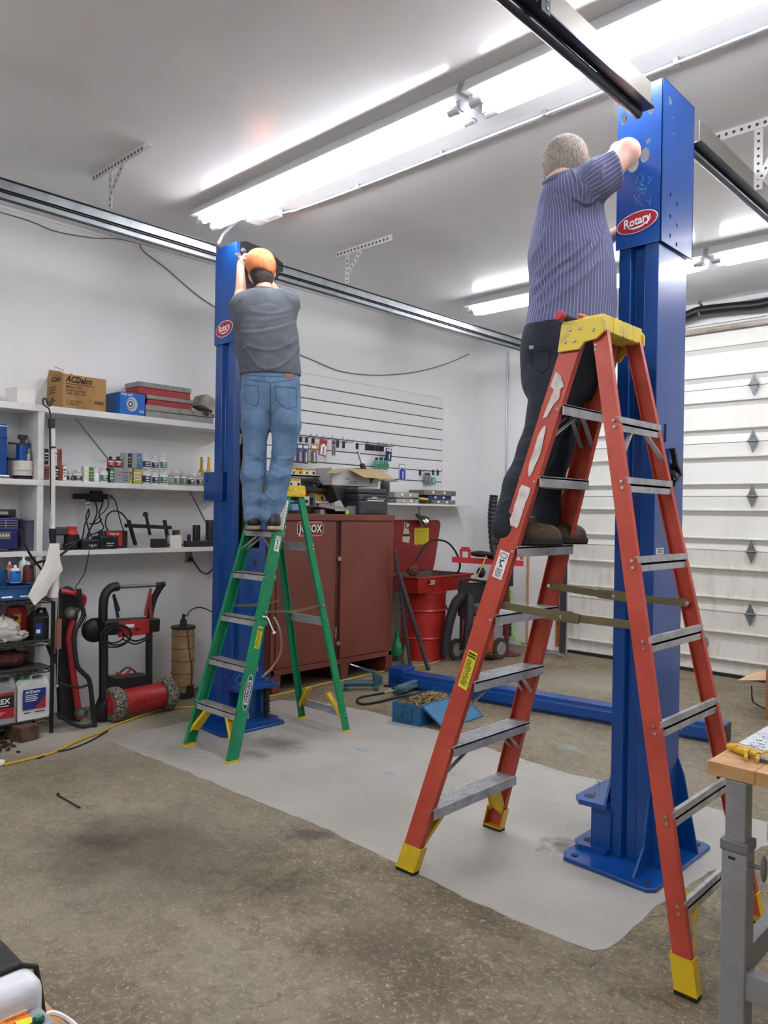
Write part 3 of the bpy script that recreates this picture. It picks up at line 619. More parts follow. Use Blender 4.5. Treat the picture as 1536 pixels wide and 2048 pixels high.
        for wz, lw in ((lf, web), (lr, rweb)):
            mb = MB(); A = [P_(wz(z), s*(wf(z)-.02-.11*(style != 'x')), z+.005), P_(wz(z*.62), s*(wf(z*.62)-.055), z*.62), P_(wz(.1), s*(wf(.1)-.018), .10)]
            ww = lw*.8
            for j in range(2):
                p, q = A[j], A[j+1]; mb.beam(p, q, ww, .005, up=W_*s)
                for e in (-1, 1): mb.beam(p+U*e*ww/2, q+U*e*ww/2, .004, .022, up=W_*s)
            part(mb, 'knee_brace', yel, t)
    return t, P_, lf, lr, wf
redm = M('fibreglass_orange_red', '#b3422f', rough=.45, c2='#c65441', ns=5, lo=.4, hi=.75, bump=.05, bs=200)
grn = M('fibreglass_green', '#0f8a5a', rough=.42, c2='#127a52', ns=4)
RUNGS = [.262, .535, .82, 1.10, 1.378, 1.663, 1.888]
# --- orange-red 8 ft ladder (right): step side faces -X
t, P_, lf, lr, wf = ladder('r', 'tall orange-red fibreglass stepladder with worn yellow top, striped shirt man standing on it', (-1.58, 2.825, 0), X3, Y3, 2.28,
    dict(ub=-.62, ut=.06, rb=.60, rt=.15, wb=.335, wt=.150, cap=.09, rungs=RUNGS, web=.088, flg=.03, rweb=.062, spr=(0, 1.18, 1.16), out=False, sag=.01, sw=.03), redm, yelw, 7, .295, .281, 'red')
zc = 2.30; CX = -1.535
mb = MB()
prof = [(-.03, 0), (.13, 0), (.145, -.02), (.145, -.06), (.11, -.085), (.06, -.09), (.04, -.115), (-.055, -.115), (-.045, -.05), (-.04, -.01)]
for s, y in ((-1, 2.825-.166), (1, 2.825+.166)):
    mb.prism([(a, b) for a, b in prof], (CX, y-.006, zc), X3, Z3, (0, .012, 0))
mb.bb(CX-.03, CX+.13, 2.825-.16, 2.825+.16, zc-.03, zc-.008)
for i, yy in enumerate((-.166, -.083, .0, .083)):
    mb.bb(CX+.05, CX+.137, 2.825+yy, 2.825+yy+.075, zc-.055, zc+.008)
mb.bb(CX+.125, CX+.135, 2.825-.16, 2.825+.16, zc-.05, zc)
for a, b in ((.0, -.035), (.04, -.035), (.10, -.05), (-.02, -.08), (.02, -.08)): mb.cyl((CX+a, 2.825-.168, zc+b), (CX+a, 2.825-.177, zc+b), .007, n=10, m=1)
for zz in (-.105, -.125): mb.cyl((CX+.10, 2.825-.152, zc+zz), (CX+.10, 2.825-.160, zc+zz), .006, n=10, m=1)
part(mb, 'top_cap', [yelw, rivet], t, bevel=.003)
# labels on the near front rail
def on_rail(z, off=0.): return Vector(P_(lf(z)+off, -wf(z)-.0015, z))
rd = (Vector(P_(lf(2), -wf(2), 2))-Vector(P_(lf(1), -wf(1), 1))).normalized()
def rail_label(pts, mat_, name, extra=None, label=None):
    mb = MB(); N_ = rd.cross(Vector((1, 0, 0))).normalized(); N_ = -N_ if N_.y > 0 else N_; Uu = Vector((1, 0, 0)); Uu = (Uu-rd*Uu.dot(rd)).normalized()
    mb.prism([(a, b) for a, b in pts[1]], on_rail(pts[0])+N_*.0005, Uu, rd, N_*.001)
    if extra: extra(mb, on_rail(pts[0])+N_*.002, Uu, rd, N_)
    part(mb, name, mat_, t, label=label)
residue = M('label_residue', '#d9d6d0', rough=.7, c2='#bdb4ac', ns=18)
rail_label((1.98, [(-.028, .13), (.0, .12), (.03, .08), (.018, .07), (.026, .03), (.008, .0), (-.004, -.05), (-.02, -.06), (-.016, .0), (-.01, .06), (-.03, .07)]), residue, 'label_residue')
rail_label((1.80, [(math.sin(a)*.017*(1+.15*math.sin(5*a)), math.cos(a)*.105) for a in np.linspace(0, 2*PI, 24)[:-1]]), residue, 'label_residue')
rail_label((1.58, ragged([(-.025, -.085), (.022, -.085), (.024, .085), (-.022, .085)], .005, .02)), residue, 'label_residue')
def ex_white(mb, o, U, Vv, N):
    mb.prism([(math.cos(a)*.02, .037+math.sin(a)*.011) for a in np.linspace(0, 2*PI, 20)[:-1]], o, U, Vv, N*.0006, m=1)
    mb.prism([(math.cos(a)*.017, .037+math.sin(a)*.008) for a in np.linspace(0, 2*PI, 20)[:-1]], o+N*.0006, U, Vv, N*.0006, m=0)
    mb.text('WARNING', .006, o+Vv*.037+N*.0018, U, Vv, m=1)
    for p, q in (((-.008, .005), (.004, .02)), ((.004, .02), (.012, .014)), ((-.002, .012), (-.012, .017)), ((-.008, .005), (.002, -.004)), ((.002, -.004), (-.004, -.012)), ((.002, -.004), (.010, -.008))):
        mb.beam(o+U*p[0]+Vv*p[1]+N*.001, o+U*q[0]+Vv*q[1]+N*.001, .004, .001, up=N, m=1)
    for i in range(6): mb.prism([(-.016, -.02-i*.006), (.016-.006*(i % 2), -.02-i*.006), (.016-.006*(i % 2), -.0225-i*.006), (-.016, -.0225-i*.006)], o, U, Vv, N*.0006, m=1)
rail_label((1.345, [(-.024, -.06), (.024, -.06), (.024, .055), (-.024, .055)]), [whitep, inkb], 'warning_label', ex_white, 'white warning label with falling figure')
yl = M('label_yellow', '#d8d22a', rough=.5)
def ex_yel(mb, o, U, Vv, N):
    mb.prism([(-.02, .07), (.02, .07), (.02, .05), (-.02, .05)], o, U, Vv, N*.0006, m=1); mb.text('DANGER', .011, o+Vv*.06+N*.0012, U, Vv, m=0, bold=.03)
    rnd = random.Random(4)
    for i in range(22):
        z = .042-i*.0053; x0 = -.018+(.0 if i % 3 else .004); x1 = .004+rnd.random()*.013
        if 8 <= i <= 14: x0 = rnd.choice([-.018, -.004, .004])
        mb.prism([(x0, z), (x1, z), (x1, z-.0022), (x0, z-.0022)], o, U, Vv, N*.0006, m=1)
rail_label((.905, [(-.024, -.085), (.024, -.085), (.024, .078), (-.024, .078)]), [yl, inkb], 'danger_label', ex_yel, 'yellow danger label')
mb = MB(); q = P_(lr(1.42)+.031+.003, -.03, 1.42); mb.bb(q[0]-.001, q[0]+.0015, q[1]-.03, q[1]+.03, q[2]-.012, q[2]+.012)
for i in range(3): mb.bb(q[0]+.001, q[0]+.0025, q[1]-.024, q[1]+.02, q[2]-.007+i*.006, q[2]-.0045+i*.006, m=1)
part(mb, 'rung_label', [whitep, inkb], t)
# --- green 6 ft ladder (left): step side faces -Y
t, P_, lf, lr, wf = ladder('g', 'green fibreglass stepladder with yellow top, the man in jeans standing on it', (-4.135, 3.28, 0), Y3, X3, 1.70,
    dict(ub=-.475, ut=.0, rb=.49, rt=.10, wb=.25, wt=.155, cap=.08, web=.078, flg=.028, rweb=.05, spr=(0, .90, .905), out=True, sag=.022, sw=.014, rungs=[.13, .78, 1.30]), grn, yel, 5, .285, .2825, 'green')
mb = MB()
for s in (-1, 1): mb.prism([(-.075, -.075), (.115, -.075), (.125, -.05), (.115, 0), (-.05, 0)], (-4.135+s*.162-.005, 3.30, 1.715), Y3, Z3, (.01, 0, 0))
mb.bb(-4.135-.162, -4.135+.162, 3.25, 3.415, 1.70, 1.715); mb.bb(-4.135-.162, -4.135+.162, 3.24, 3.25, 1.65, 1.71)
for a, b in ((-.02, -.028), (.03, -.028), (.02, -.062), (.09, -.055)): mb.cyl((-4.135+.164, 3.30+a, 1.715+b), (-4.135+.173, 3.30+a, 1.715+b), .007, n=10, m=1)
part(mb, 'top_cap', [yel, rivet], t, bevel=.003)
def on_rail(z, off=0.): return Vector(P_(lf(z)+off, wf(z)+.0015, z))
rd = (Vector(P_(lf(2), wf(2), 2))-Vector(P_(lf(1), wf(1), 1))).normalized()
def rail_label2(z, w, h, mats, name, extra=None, label=None, oval=False):
    mb = MB(); Uu = Vector((0, 1, 0)); Uu = (Uu-rd*Uu.dot(rd)).normalized(); N = Uu.cross(rd).normalized()
    pg = [(math.cos(a)*w/2, math.sin(a)*h/2) for a in np.linspace(0, 2*PI, 30)[:-1]] if oval else [(-w/2, -h/2), (w/2, -h/2), (w/2, h/2), (-w/2, h/2)]
    o = on_rail(z); mb.prism(pg, o, Uu, rd, N*.001)
    if extra: extra(mb, o+N*.001, Uu, rd, N)
    part(mb, name, mats, t, label=label)
def ex_spec(mb, o, U, Vv, N):
    for i in range(24):
        z = .085-i*.0075; mb.prism([(-.018, z), (.018-.008*(i % 3 == 0), z), (.018-.008*(i % 3 == 0), z-.004), (-.018, z-.004)], o, U, Vv, N*.0005, m=1)
rail_label2(1.52, .046, .2, [whitep, M('print_grey', '#777a80', rough=.6)], 'spec_label', ex_spec, 'white specification label')
rail_label2(1.33, .04, .1, [whitep, inkb, redlogo], 'warning_label', lambda mb, o, U, Vv, N: (ex_white(mb, o+Vv*.006, U*.9, Vv*.85, N)), 'small white warning label')
rail_label2(.74, .04, .14, [yl, inkb], 'danger_label', lambda mb, o, U, Vv, N: ex_yel(mb, o, U*.9, Vv*.85, N), 'yellow danger label')
navy = M('logo_navy', '#1c2f78', rough=.4)
def ex_wer(mb, o, U, Vv, N):
    mb.prism([(math.cos(a)*.0235, math.sin(a)*.105) for a in np.linspace(0, 2*PI, 30)[:-1]], o, U, Vv, N*.0006, m=1)
    mb.prism([(-.013, -.075), (.013, -.075), (.015, .0), (.013, .075), (-.013, .075), (-.015, 0)], o+N*.0006, U, Vv, N*.0005, m=0)
    mb.text('WERNER', .026, o+N*.0014, Vv, -U, m=2, bold=.035, sx=1.25, shear=.15)
rail_label2(.41, .054, .222, [whitep, navy, inkb], 'maker_badge', ex_wer, 'oval badge reading WERNER', True)
mb = MB(); q = on_rail(.86, .01); mb.tube(curvepts([q+Vector((.006, -.01, .01)), q+Vector((.012, .02, .0)), q+Vector((.03, .03, -.04)), q+Vector((.035, .06, -.10))]), [.008]+[.005]*22+[.012, .012], n=6); part(mb, 'tied_rag', whitep, t)
# pedal hose behind the green ladder
wire([atd(548, 1235, 5.35), atd(560, 1262, 5.3), atd(562, 1300, 5.3), atd(548, 1330, 5.25), atd(524, 1355, 5.2)], .008, 'clear_hose', 'brownish clear hose hanging behind the green ladder', 'hose', M('clear_brown_hose', '#8d6a50', rough=.4))
# ================================================================ STEEL CABINET
mar = M('cabinet_maroon', '#6e3529', rough=.42, c2='#7d4031', ns=3, lo=.4, hi=.8); mars = M('cabinet_maroon_scuffed', '#6b3428', rough=.5, c2='#9a6a5c', ns=9, lo=.58, hi=.8)
t = thing('steel_cabinet', 'large maroon steel job-site cabinet with two doors against the left wall', 'cabinet', (-5.42, 4.77, 0))
cx0, cx1, cy0, cy1, cz0, cz1 = -5.745, -5.09, 4.03, 5.52, .155, 1.52
mb = MB(); mb.bb(cx0, cx1-.03, cy0, cy1, cz0, cz1-.01); mb.bb(cx1-.03, cx1, cy0, cy0+.045, cz0, cz1-.06); mb.bb(cx1-.03, cx1, cy1-.045, cy1, cz0, cz1-.06); mb.bb(cx1-.03, cx1, cy0, cy1, cz0, cz0+.05)
part(mb, 'body', mar, t, bevel=.004)
part(MB().bb(cx0, cx1+.012, cy0-.01, cy1+.01, cz1-.06, cz1), 'lid', mar, t, bevel=.006)
dm = cy0+.045; ym = pl(675, 1150, 0, cx1)[1]
d1 = part(MB().bb(cx1-.03, cx1+.006, dm+.004, ym-.03, cz0+.055, cz1-.065), 'door', mar, t, bevel=.004)
d2 = part(MB().bb(cx1-.03, cx1+.006, ym+.035, cy1-.05, cz0+.055, cz1-.065), 'door', mar, t, bevel=.004)
part(MB().bb(cx1-.034, cx1-.018, ym-.03, ym+.035, cz0+.055, cz1-.065), 'door_recess', M('maroon_dark', '#4a2119', rough=.6), t)
for zz in (1.12, .36):
    mb = MB(); mb.cyl((cx1, ym-.012, zz), (cx1+.035, ym-.012, zz), .008); mb.cyl((cx1+.03, ym-.012, zz), (cx1+.04, ym-.012, zz), .02, n=12); part(mb, 'padlock_knob', galv, d1)
part(MB().bb(cx1+.0, cx1+.01, ym-.028, ym-.008, .40, .5), 'latch_plate', galv, d1)
# JOBOX plate
a, b = pl(593, 1043, 0, cx1), pl(646, 1072, 0, cx1); zc_, yc_ = (a[2]+b[2])/2, (a[1]+b[1])/2; w_, h_ = .30, .125
mb = MB(); o = Vector((cx1+.0065, yc_, zc_)); oc = lambda w, h, c: [(-w/2+c, -h/2), (w/2-c, -h/2), (w/2, -h/2+c), (w/2, h/2-c), (w/2-c, h/2), (-w/2+c, h/2), (-w/2, h/2-c), (-w/2, -h/2+c)]
mb.prism(oc(w_, h_, .025), o, Y3, Z3, (.0015, 0, 0), m=0); mb.prism(oc(w_-.01, h_-.01, .022), o+Vector((.0015, 0, 0)), Y3, Z3, (.0006, 0, 0), m=1)
mb.prism(oc(w_-.02, .02, .004), o+Vector((.0021, 0, .043)), Y3, Z3, (.0004, 0, 0), m=2); mb.prism(oc(w_-.02, .02, .004), o+Vector((.0021, 0, -.043)), Y3, Z3, (.0004, 0, 0), m=2)
mb.text('JOBOX', .095, o+Vector((.003, 0, 0)), Y3, Z3, m=0, bold=.022, sx=.86)
part(mb, 'name_plate', [whitep, inkb, redlogo], d1, label='black and red plate reading JOBOX')
for yy in (4.045, 4.84, 5.44):
    mb = MB(); mb.prism([(0, .155), (.13 if yy < 5 else .09, .155), (.10 if yy < 5 else .07, .004), (.02, .004)], (0, 0, 0), Y3, Z3, (0, 0, 0)) if False else mb.prism([(yy, .155), (yy+.1, .155), (yy+.085, .004), (yy+.012, .004)], (cx1-.55, 0, 0), Y3, Z3, (.55, 0, 0))
    part(mb, 'skid', mars, t)
# ================================================================ WALL SHELVES AND WHAT STANDS ON THEM
sh = M('shelf_paint', '#dcdcda', rough=.45, c2='#c9c8c4', ns=7, lo=.5, hi=.8)
XF = -5.45
ZT, ZM, ZL = 2.258, 1.734, 1.235
t = thing('shelving_unit', 'white wooden three-board shelving on the left wall', 'shelving', (WX+.15, 2.6, ZL))
for z, th in ((ZT, .048), (ZM, .04), (ZL, .036)):
    part(MB().bb(WX+.001, XF, .9, 4.0, z-th, z), 'shelf_board', sh, t, bevel=.003)
yd0, yd1 = pl(76.5, 900, 0, XF)[1], pl(89, 900, 0, XF)[1]
for z0, z1 in ((.02, ZL-.036), (ZL, ZM-.04), (ZM, ZT-.048)):
    part(MB().bb(WX+.001, XF-.004, yd0, yd1, z0, z1), 'divider', sh, t, bevel=.002)
part(MB().bb(WX+.001, WX+.02, .9, 4.0, ZM-.12, ZM-.04), 'ledger', sh, t)
for (u0, v0, u1, v1) in ((152, 838, 219, 922), (380, 983, 412, 1046)):
    a = pl(u0, v0, 0, XF-.06); b = pl(u1, v1, 0, WX+.02); mb = MB(); mb.cyl(a, b, .006, n=8); part(mb, 'support_rod', galv, t)
def wbox(u0, u1, vt, xf, zb, vref=None):
    a, b = pl(u0, vt, 0, xf), pl(u1, vt, 0, xf); return a[1], b[1], (a[2]+b[2])/2
card = M('cardboard', '#a8814f', rough=.75, c2='#8f6a3e', ns=6); cardi = M('cardboard_inner', '#a98453', rough=.8)
whb = M('white_card', '#dedcd6', rough=.6)
# white open box
y0, y1, zt = wbox(34, 71, 778, -5.50, ZT)
mb = MB(); mb.bb(-5.70, -5.50, y0, y1, ZT, zt); mb.bb(-5.69, -5.51, y0+.01, y1-.01, zt, zt+.001, m=1); mb.box((-5.60, y0-.004, zt+.006), (.2, .012, .003)); mb.box((-5.5, (y0+y1)/2, zt+.006), (.004, y1-y0, .014))
solo(mb, 'small_carton', [whb, inkb], 'small white carton with a dark open top at the left end of the top shelf', 'box')
# big oil carton
y0, y1 = 2.426, 2.750; z1 = 2.503
t = thing('oil_carton', 'brown carton printed ACDelco Motor Oil on the top shelf', 'box', (-5.61, (y0+y1)/2, ZT))
mb = MB(); mb.bb(-5.755, -5.48, y0, y1, ZT, z1); part(mb, 'carton_body', card, t, bevel=.002)
mb = MB(); mb.prism([(0, 0), (.22, 0), (.16, .055), (.13, .04), (.07, .06), (.02, .05)], (-5.74, y0+.02, z1), (0, 1, 0), (-.1, 0, 1), (.003, 0, 0)); mb.prism([(0, 0), (.05, .045), (.2, .02), (.24, 0)], (-5.72, y0-.01, z1), (1, 0, 0), (0, -.3, 1), (0, .003, 0)); mb.bb(-5.74, -5.49, y0+.01, y1-.01, z1, z1+.0015, m=1)
mb.cyl((-5.70, y0+.03, z1+.08), (-5.70, y0+.10, z1+.06), .003, n=6, m=1)
part(mb, 'torn_flap', [card, cardi], t)
mb = MB(); xf = -5.4795; cy = (y0+y1)/2; pb = M('carton_ink', '#2b2119', rough=.8)
mb.text('ACDelco', .062, (xf, y0+.018, z1-.035), Y3, Z3, align='LEFT', bold=.035, shear=.25, sx=.82); mb.bb(xf-.0005, xf+.0005, y0+.018, y0+.24, z1-.07, z1-.066)
for s, zz, sz in (('Motor Oil', .088, .028), ('Huile moteur', .112, .028), ('SAE 5W-30', .136, .030), ('12 #10-9016', .192, .024), ('12 88865930', .212, .018)): mb.text(s, sz, (xf, y0+.02, z1-zz), Y3, Z3, align='LEFT', bold=.012)
for i in range(14): mb.bb(xf-.0005, xf+.0005, y0+.235+i*.005, y0+.2375+i*.005, z1-.195, z1-.17)
mb.bb(xf-.0005, xf+.0005, y0, y1, z1-.096, z1-.0955)
mb.text('ACDelco', .05, (-5.60, y0-.0005, z1-.03), X3, Z3, bold=.03, shear=.25, sx=.8)
for k in (.08, .1, .12, .18): mb.bb(-5.72, -5.60, y0-.0008, y0+.0005, z1-k-.006, z1-k)
part(mb, 'printing', pb, t)
# blue hub box
y0, y1, z1 = 2.862, 3.068, 2.43
t = thing('hub_box', 'blue box printed Hub unit with a bearing picture on the top shelf', 'box', (-5.58, 2.96, ZT))
part(MB().bb(-5.72, -5.48, y0, y1, ZT, z1), 'box_body', M('box_blue', '#1763b4', rough=.45), t, bevel=.002)
mb = MB(); xf = -5.4795; o = Vector((xf, y0+.085, ZT+.085))
mb.text('Hub unit', .026, (xf, y0+.008, z1-.016), Y3, Z3, align='LEFT', bold=.02)
for r, m in ((.055, 1), (.043, 2), (.033, 1), (.022, 3), (.012, 1)): mb.prism([(math.cos(a)*r*.85+(.012 if r > .05 else 0), math.sin(a)*r) for a in np.linspace(0, 2*PI, 24)[:-1]], o+Vector((.0002*(60-r*1000)/10, 0, 0)), Y3, Z3, (.0004, 0, 0), m=m)
mb.bb(xf, xf+.001, y1-.045, y1-.01, ZT+.028, ZT+.045, m=0); mb.text('SKF', .014, (xf+.0015, y1-.0275, ZT+.0365), Y3, Z3, m=4, bold=.04)
part(mb, 'printing', [whitep, M('print_silver', '#b9bec4', rough=.5), M('print_steel', '#7d858e', rough=.5), inkb, M('print_blue', '#1456a8')], t)
# two red organiser cases and a grey one beneath
redc = M('case_red', '#9c2226', rough=.5); greyc = M('case_smoky_lid', '#8f8c88', rough=.4, c2='#7a7672', ns=12)
def organiser(u0, u1, v0, vm, v1, xf, lab, base, lidm, grp=None):
    a, b = pl(u0, v1, 0, xf), pl(u1, v1, 0, xf); zt = pl((u0+u1)/2, v0, 0, xf)[2]; zm = pl((u0+u1)/2, vm, 0, xf)[2]; zb = pl((u0+u1)/2, v1, 0, xf)[2]
    t = thing('organiser_case', lab, 'case', (xf-.1, (a[1]+b[1])/2, zb), group=grp)
    part(MB().bb(xf-.2, xf, a[1], b[1], zb, zm), 'case_base', base, t, bevel=.006)
    mb = MB(); mb.bb(xf-.205, xf+.006, a[1]-.004, b[1]+.004, zm+.001, zt)
    for k in range(1, 6): mb.bb(xf+.004, xf+.009, a[1]+(b[1]-a[1])*k/6-.004, a[1]+(b[1]-a[1])*k/6+.004, zm+.002, zt-.003)
    part(mb, 'case_lid', lidm, t, bevel=.004)
    return zt
organiser(291, 427, 817, 828, 846, -5.49, 'long grey plastic organiser case under the two red ones', greyc, greyc)
organiser(294, 384, 795, 803, 817, -5.50, 'red organiser case with grey lid, lower of the two stacked', redc, greyc, 'red organiser cases')
organiser(276, 381, 770, 780, 794, -5.51, 'red organiser case with grey lid, topmost of the two stacked', redc, greyc, 'red organiser cases')
mb = MB(); a = pl(386, 838, 0, -5.5); R = Matrix.Rotation(-.42, 3, 'X'); o = pl(412, 812, 0, -5.56)
mb.box((o[0], o[1]+.02, max(o[2], ZT+.075)), (.18, .2, .10), R); mb.text('MUT', .05, Vector((o[0]+.0905, o[1]+.05, ZT+.075)), R @ Vector(Y3), R @ Vector(Z3), m=1, bold=.03)
mb.box(Vector((o[0]+.0905, o[1]-.02, ZT+.065))+R @ Vector((0, -.04, 0)), (.001, .05, .03), R, m=2)
solo(mb, 'part_carton', [M('greyish_card', '#b5b1a8', rough=.7, c2='#8f8678', ns=8), whitep, inkb], 'worn grey carton lying tilted at the right end of the top shelf', 'box', bevel=0)
# ---- middle shelf: bottles, cans, cartons
capw = M('bottle_cap_white', '#dfe0e0', rough=.45); botw = M('bottle_white', '#c9cbcc', rough=.35); botc = M('bottle_clear', '#a9aba6', rough=.25, c2='#c4c5c0', ns=20)
lab_b = M('label_black', '#22252b', rough=.5); lab_n = M('label_navy', '#20294f', rough=.5); lab_g = M('label_green', '#3e7a4a', rough=.5); lab_y = M('label_yel', '#b5b04a', rough=.5); lab_r = M('label_redprint', '#8f4839', rough=.5); can_s = M('can_silver', '#b4b7b9', rough=.3, metal=.5); darkjar = M('jar_dark', '#3a2226', rough=.35); lab_s = M('label_skyblue', '#3f73b8', rough=.5)
def bottle(u0, u1, vt, zb, xf, bm_, lm_, lab, zlab=None, cap=capw, grp='additive bottles on the middle shelf'):
    a, b = pl(u0, vt, 0, xf), pl(u1, vt, 0, xf); h = (a[2]+b[2])/2-zb; w_ = b[1]-a[1]; y = (a[1]+b[1])/2; r = w_/2*.93; x = xf-r*.62
    t = thing('bottle', lab, 'bottle', (x, y, zb), group=grp)
    P = [(r*.96, 0), (r, .004), (r, h*.66), (r*.92, h*.72), (r*.45, h*.80), (r*.40, h*.86)]
    part(MB().lathe(P, (0, 0, 0), n=18, sc=(.7, 1)), 'bottle_body', bm_, t, local=True)
    part(MB().lathe([(r*.44, h*.84), (r*.46, h*.85), (r*.46, h*.99), (r*.40, h)], (0, 0, 0), n=14), 'cap', cap, t, local=True)
    mb = MB(); n = 10; ang = np.linspace(-1.15, 1.15, n)
    for k, (za, zb_) in enumerate(((.12, .5), (.5, .58))):
        vs = [(math.cos(q)*r*.7*1.012, math.sin(q)*r*1.012, h*z) for z in (za, zb_) for q in ang]; mb.add(vs, [(i, i+1, n+i+1, n+i) for i in range(n-1)], m=k, smooth=True)
    for i, (zz, w2) in enumerate(((.40, .8), (.32, .6), (.20, .7))):
        ag = np.linspace(-.5*w2, .6*w2, 5); vs = [(math.cos(q)*r*.7*1.02, math.sin(q)*r*1.02, h*z) for z in (zz, zz+.045) for q in ag]; mb.add(vs, [(j, j+1, 5+j+1, 5+j) for j in range(4)], m=1, smooth=True)
    part(mb, 'label', [lm_, whitep], t, local=True)
    return t
def carton(u0, u1, vt, zb, xf, ms, lab, kind='carton', dep=.06, grp=None, split=.45):
    a, b = pl(u0, vt, 0, xf), pl(u1, vt, 0, xf); h = (a[2]+b[2])/2-zb; w_ = b[1]-a[1]-.002; y = (a[1]+b[1])/2
    mb = MB(); mb.bb(xf-dep, xf, y-w_/2, y+w_/2, zb, zb+h, m=0)
    mb.bb(xf-.001, xf+.0006, y-w_/2+w_*split, y+w_/2-.001, zb+.004, zb+h-.004, m=1)
    mb.bb(xf, xf+.0012, y-w_/2+w_*split+.002, y+w_/2-.004, zb+h*.66, zb+h*.74, m=2); mb.bb(xf, xf+.0012, y-w_/2+w_*(split+.1), y+w_/2-.006, zb+h*.28, zb+h*.34, m=2); mb.bb(xf, xf+.0012, y-w_/2+w_*(split+.05), y+w_/2-.008, zb+h*.48, zb+h*.53, m=2)
    for k in range(4): mb.bb(xf, xf+.0012, y-w_/2+w_*.06, y-w_/2+w_*max(split-.1, .2), zb+h*(.2+k*.16), zb+h*(.24+k*.16), m=2)
    return solo(mb, kind, ms, lab, 'box' if kind == 'carton' else 'can', grp)
xm = -5.50
def bz(v): return ZM
G1 = 'small cans and cartons on the middle shelf'
cols_red = [whb, lab_r, lab_b]
carton(88, 99, 931, ZM, xm, [can_s, lab_r, lab_b], 'red and silver carton low behind the work light, left of the pole', grp=G1, split=.1)
carton(110, 118, 931, ZM, xm, [can_s, lab_b, whitep], 'narrow black and silver carton just right of the work light pole', grp=G1, split=.1)
carton(118.5, 134, 930, ZM, xm, [lab_r, whb, lab_b], 'red and white carton at the bottom right of the work light pole', grp=G1, split=.5)
zz2 = ZM+(pl(95, 930, 0, xm)[2]-ZM)
carton(88, 98, 897, zz2, xm, [can_s, inkb, whitep], 'black and silver carton stacked at the left end beside the divider', grp=G1, split=.1)
carton(107, 115, 897, zz2, xm, [can_s, whb, inkb], 'silver carton stacked just right of the work light pole', grp=G1, split=.2)
carton(115.5, 124.5, 898, zz2, xm, [lab_r, lab_r, inkb], 'thin red carton stacked on the red and white one', grp=G1, split=.3)
bottle(134, 146, 940, ZM, xm, botc, lab_b, 'clear bottle with black label, first of the bottles from the left')
bottle(147, 167, 939, ZM, xm, botc, lab_b, 'wide clear bottle with black label, second of the bottles from the left')
carton(169, 188, 933, ZM, xm, [whb, lab_g, lab_y], 'white carton with green and yellow panel left of the white bottles', grp=G1)
bottle(188.5, 200, 933, ZM, xm, botw, capw, 'plain white bottle beside the green-panelled carton')
bottle(201, 219, 934, ZM, xm, botw, lab_g, 'white bottle with dark green label below the dark jars')
carton(219.5, 228, 935, ZM, xm, [lab_b, lab_g, whitep], 'dark green and black can under the dark jars', 'can', grp=G1, split=.1)
carton(228.5, 247, 935, ZM, xm, [can_s, can_s, greyc], 'plain silver can in the bottom row', 'can', grp=G1)
carton(247.5, 265, 936, ZM, xm, [can_s, lab_y, lab_b], 'silver can with black and yellow edge in the bottom row', 'can', grp=G1, split=.62)
carton(265.5, 284, 937, ZM, xm, [lab_n, lab_y, whitep], 'blue, black and yellow carton in the bottom row', grp=G1, split=.1)
bottle(285, 305, 934, ZM, xm, botw, lab_n, 'white bottle with navy label, leftmost of the lower trio')
bottle(305, 321, 939, ZM, xm, botw, lab_n, 'short white bottle with navy label, middle of the lower trio')
bottle(321, 338, 937, ZM, xm, botw, lab_g, 'white bottle with green label, rightmost of the lower trio')
zu = pl(260, 936, 0, xm)[2]
bottle(216, 230, 913, zu, xm-.01, darkjar, redlogo, 'dark jar with pink script, left one of the pair', cap=black)
bottle(231, 246, 913, zu, xm-.01, darkjar, redlogo, 'dark jar with pink script, right one of the pair', cap=black)
carton(248, 264, 906, zu, xm, [can_s, lab_n, lab_y], 'silver can with blue and yellow edge in the upper row beside the dark jars', 'can', grp=G1, split=.5)
carton(264.5, 284, 906, zu, xm, [can_s, lab_s, lab_y], 'silver can with blue and yellow edge in the upper row beside the white bottles', 'can', grp=G1, split=.5)
bottle(286, 303, 906, zu, xm, botw, lab_n, 'white bottle with purple-blue label, leftmost of the upper trio')
bottle(304, 320, 911, zu, xm, botw, lab_n, 'shorter white bottle with blue label, middle of the upper trio')
bottle(321, 337, 907, zu, xm, botw, lab_g, 'white bottle with green label, rightmost of the upper trio')
bottle(339, 350, 941, ZM, xm-.03, botc, botc, 'clear bottle squeezed beside the lower trio')
bottle(349, 363, 941, ZM, xm+.01, botc, lab_g, 'clear bottle with green label, left of its two neighbours')
bottle(363, 376, 941, ZM, xm+.01, botc, lab_g, 'clear bottle with green label, next to the low wide bottle')
bottle(376, 394, 945, ZM, xm+.01, botc, lab_b, 'low wide clear bottle with black label near the lift post')
bottle(394.5, 408, 945, ZM, xm+.01, botc, lab_b, 'clear bottle with black label, last one before the blue bracket')
fy = M('funnel_yellow', '#d3b41a', rough=.4); fyd = M('funnel_amber', '#a88a1c', rough=.4)
for u, m, l in ((403, fyd, 'amber plastic funnel standing upside down, left one'), (417, fy, 'bright yellow plastic funnel standing upside down, right one')):
    q = pl(u, 944, 0, -5.62); mb = MB(); mb.lathe([(.045, 0), (.043, .03), (.016, .07), (.013, .16), (.011, .165)], (q[0], q[1], ZM), n=16); zt = pl(u, 914, 0, -5.62)[2]
    s_ = (zt-ZM)/.165; mb = MB().lathe([(.04, 0), (.04, .05*s_), (.034, .075*s_), (.014, .10*s_), (.011, .165*s_)], (q[0], q[1], ZM), n=16); solo(mb, 'funnel', m, l, 'funnel', 'yellow funnels')
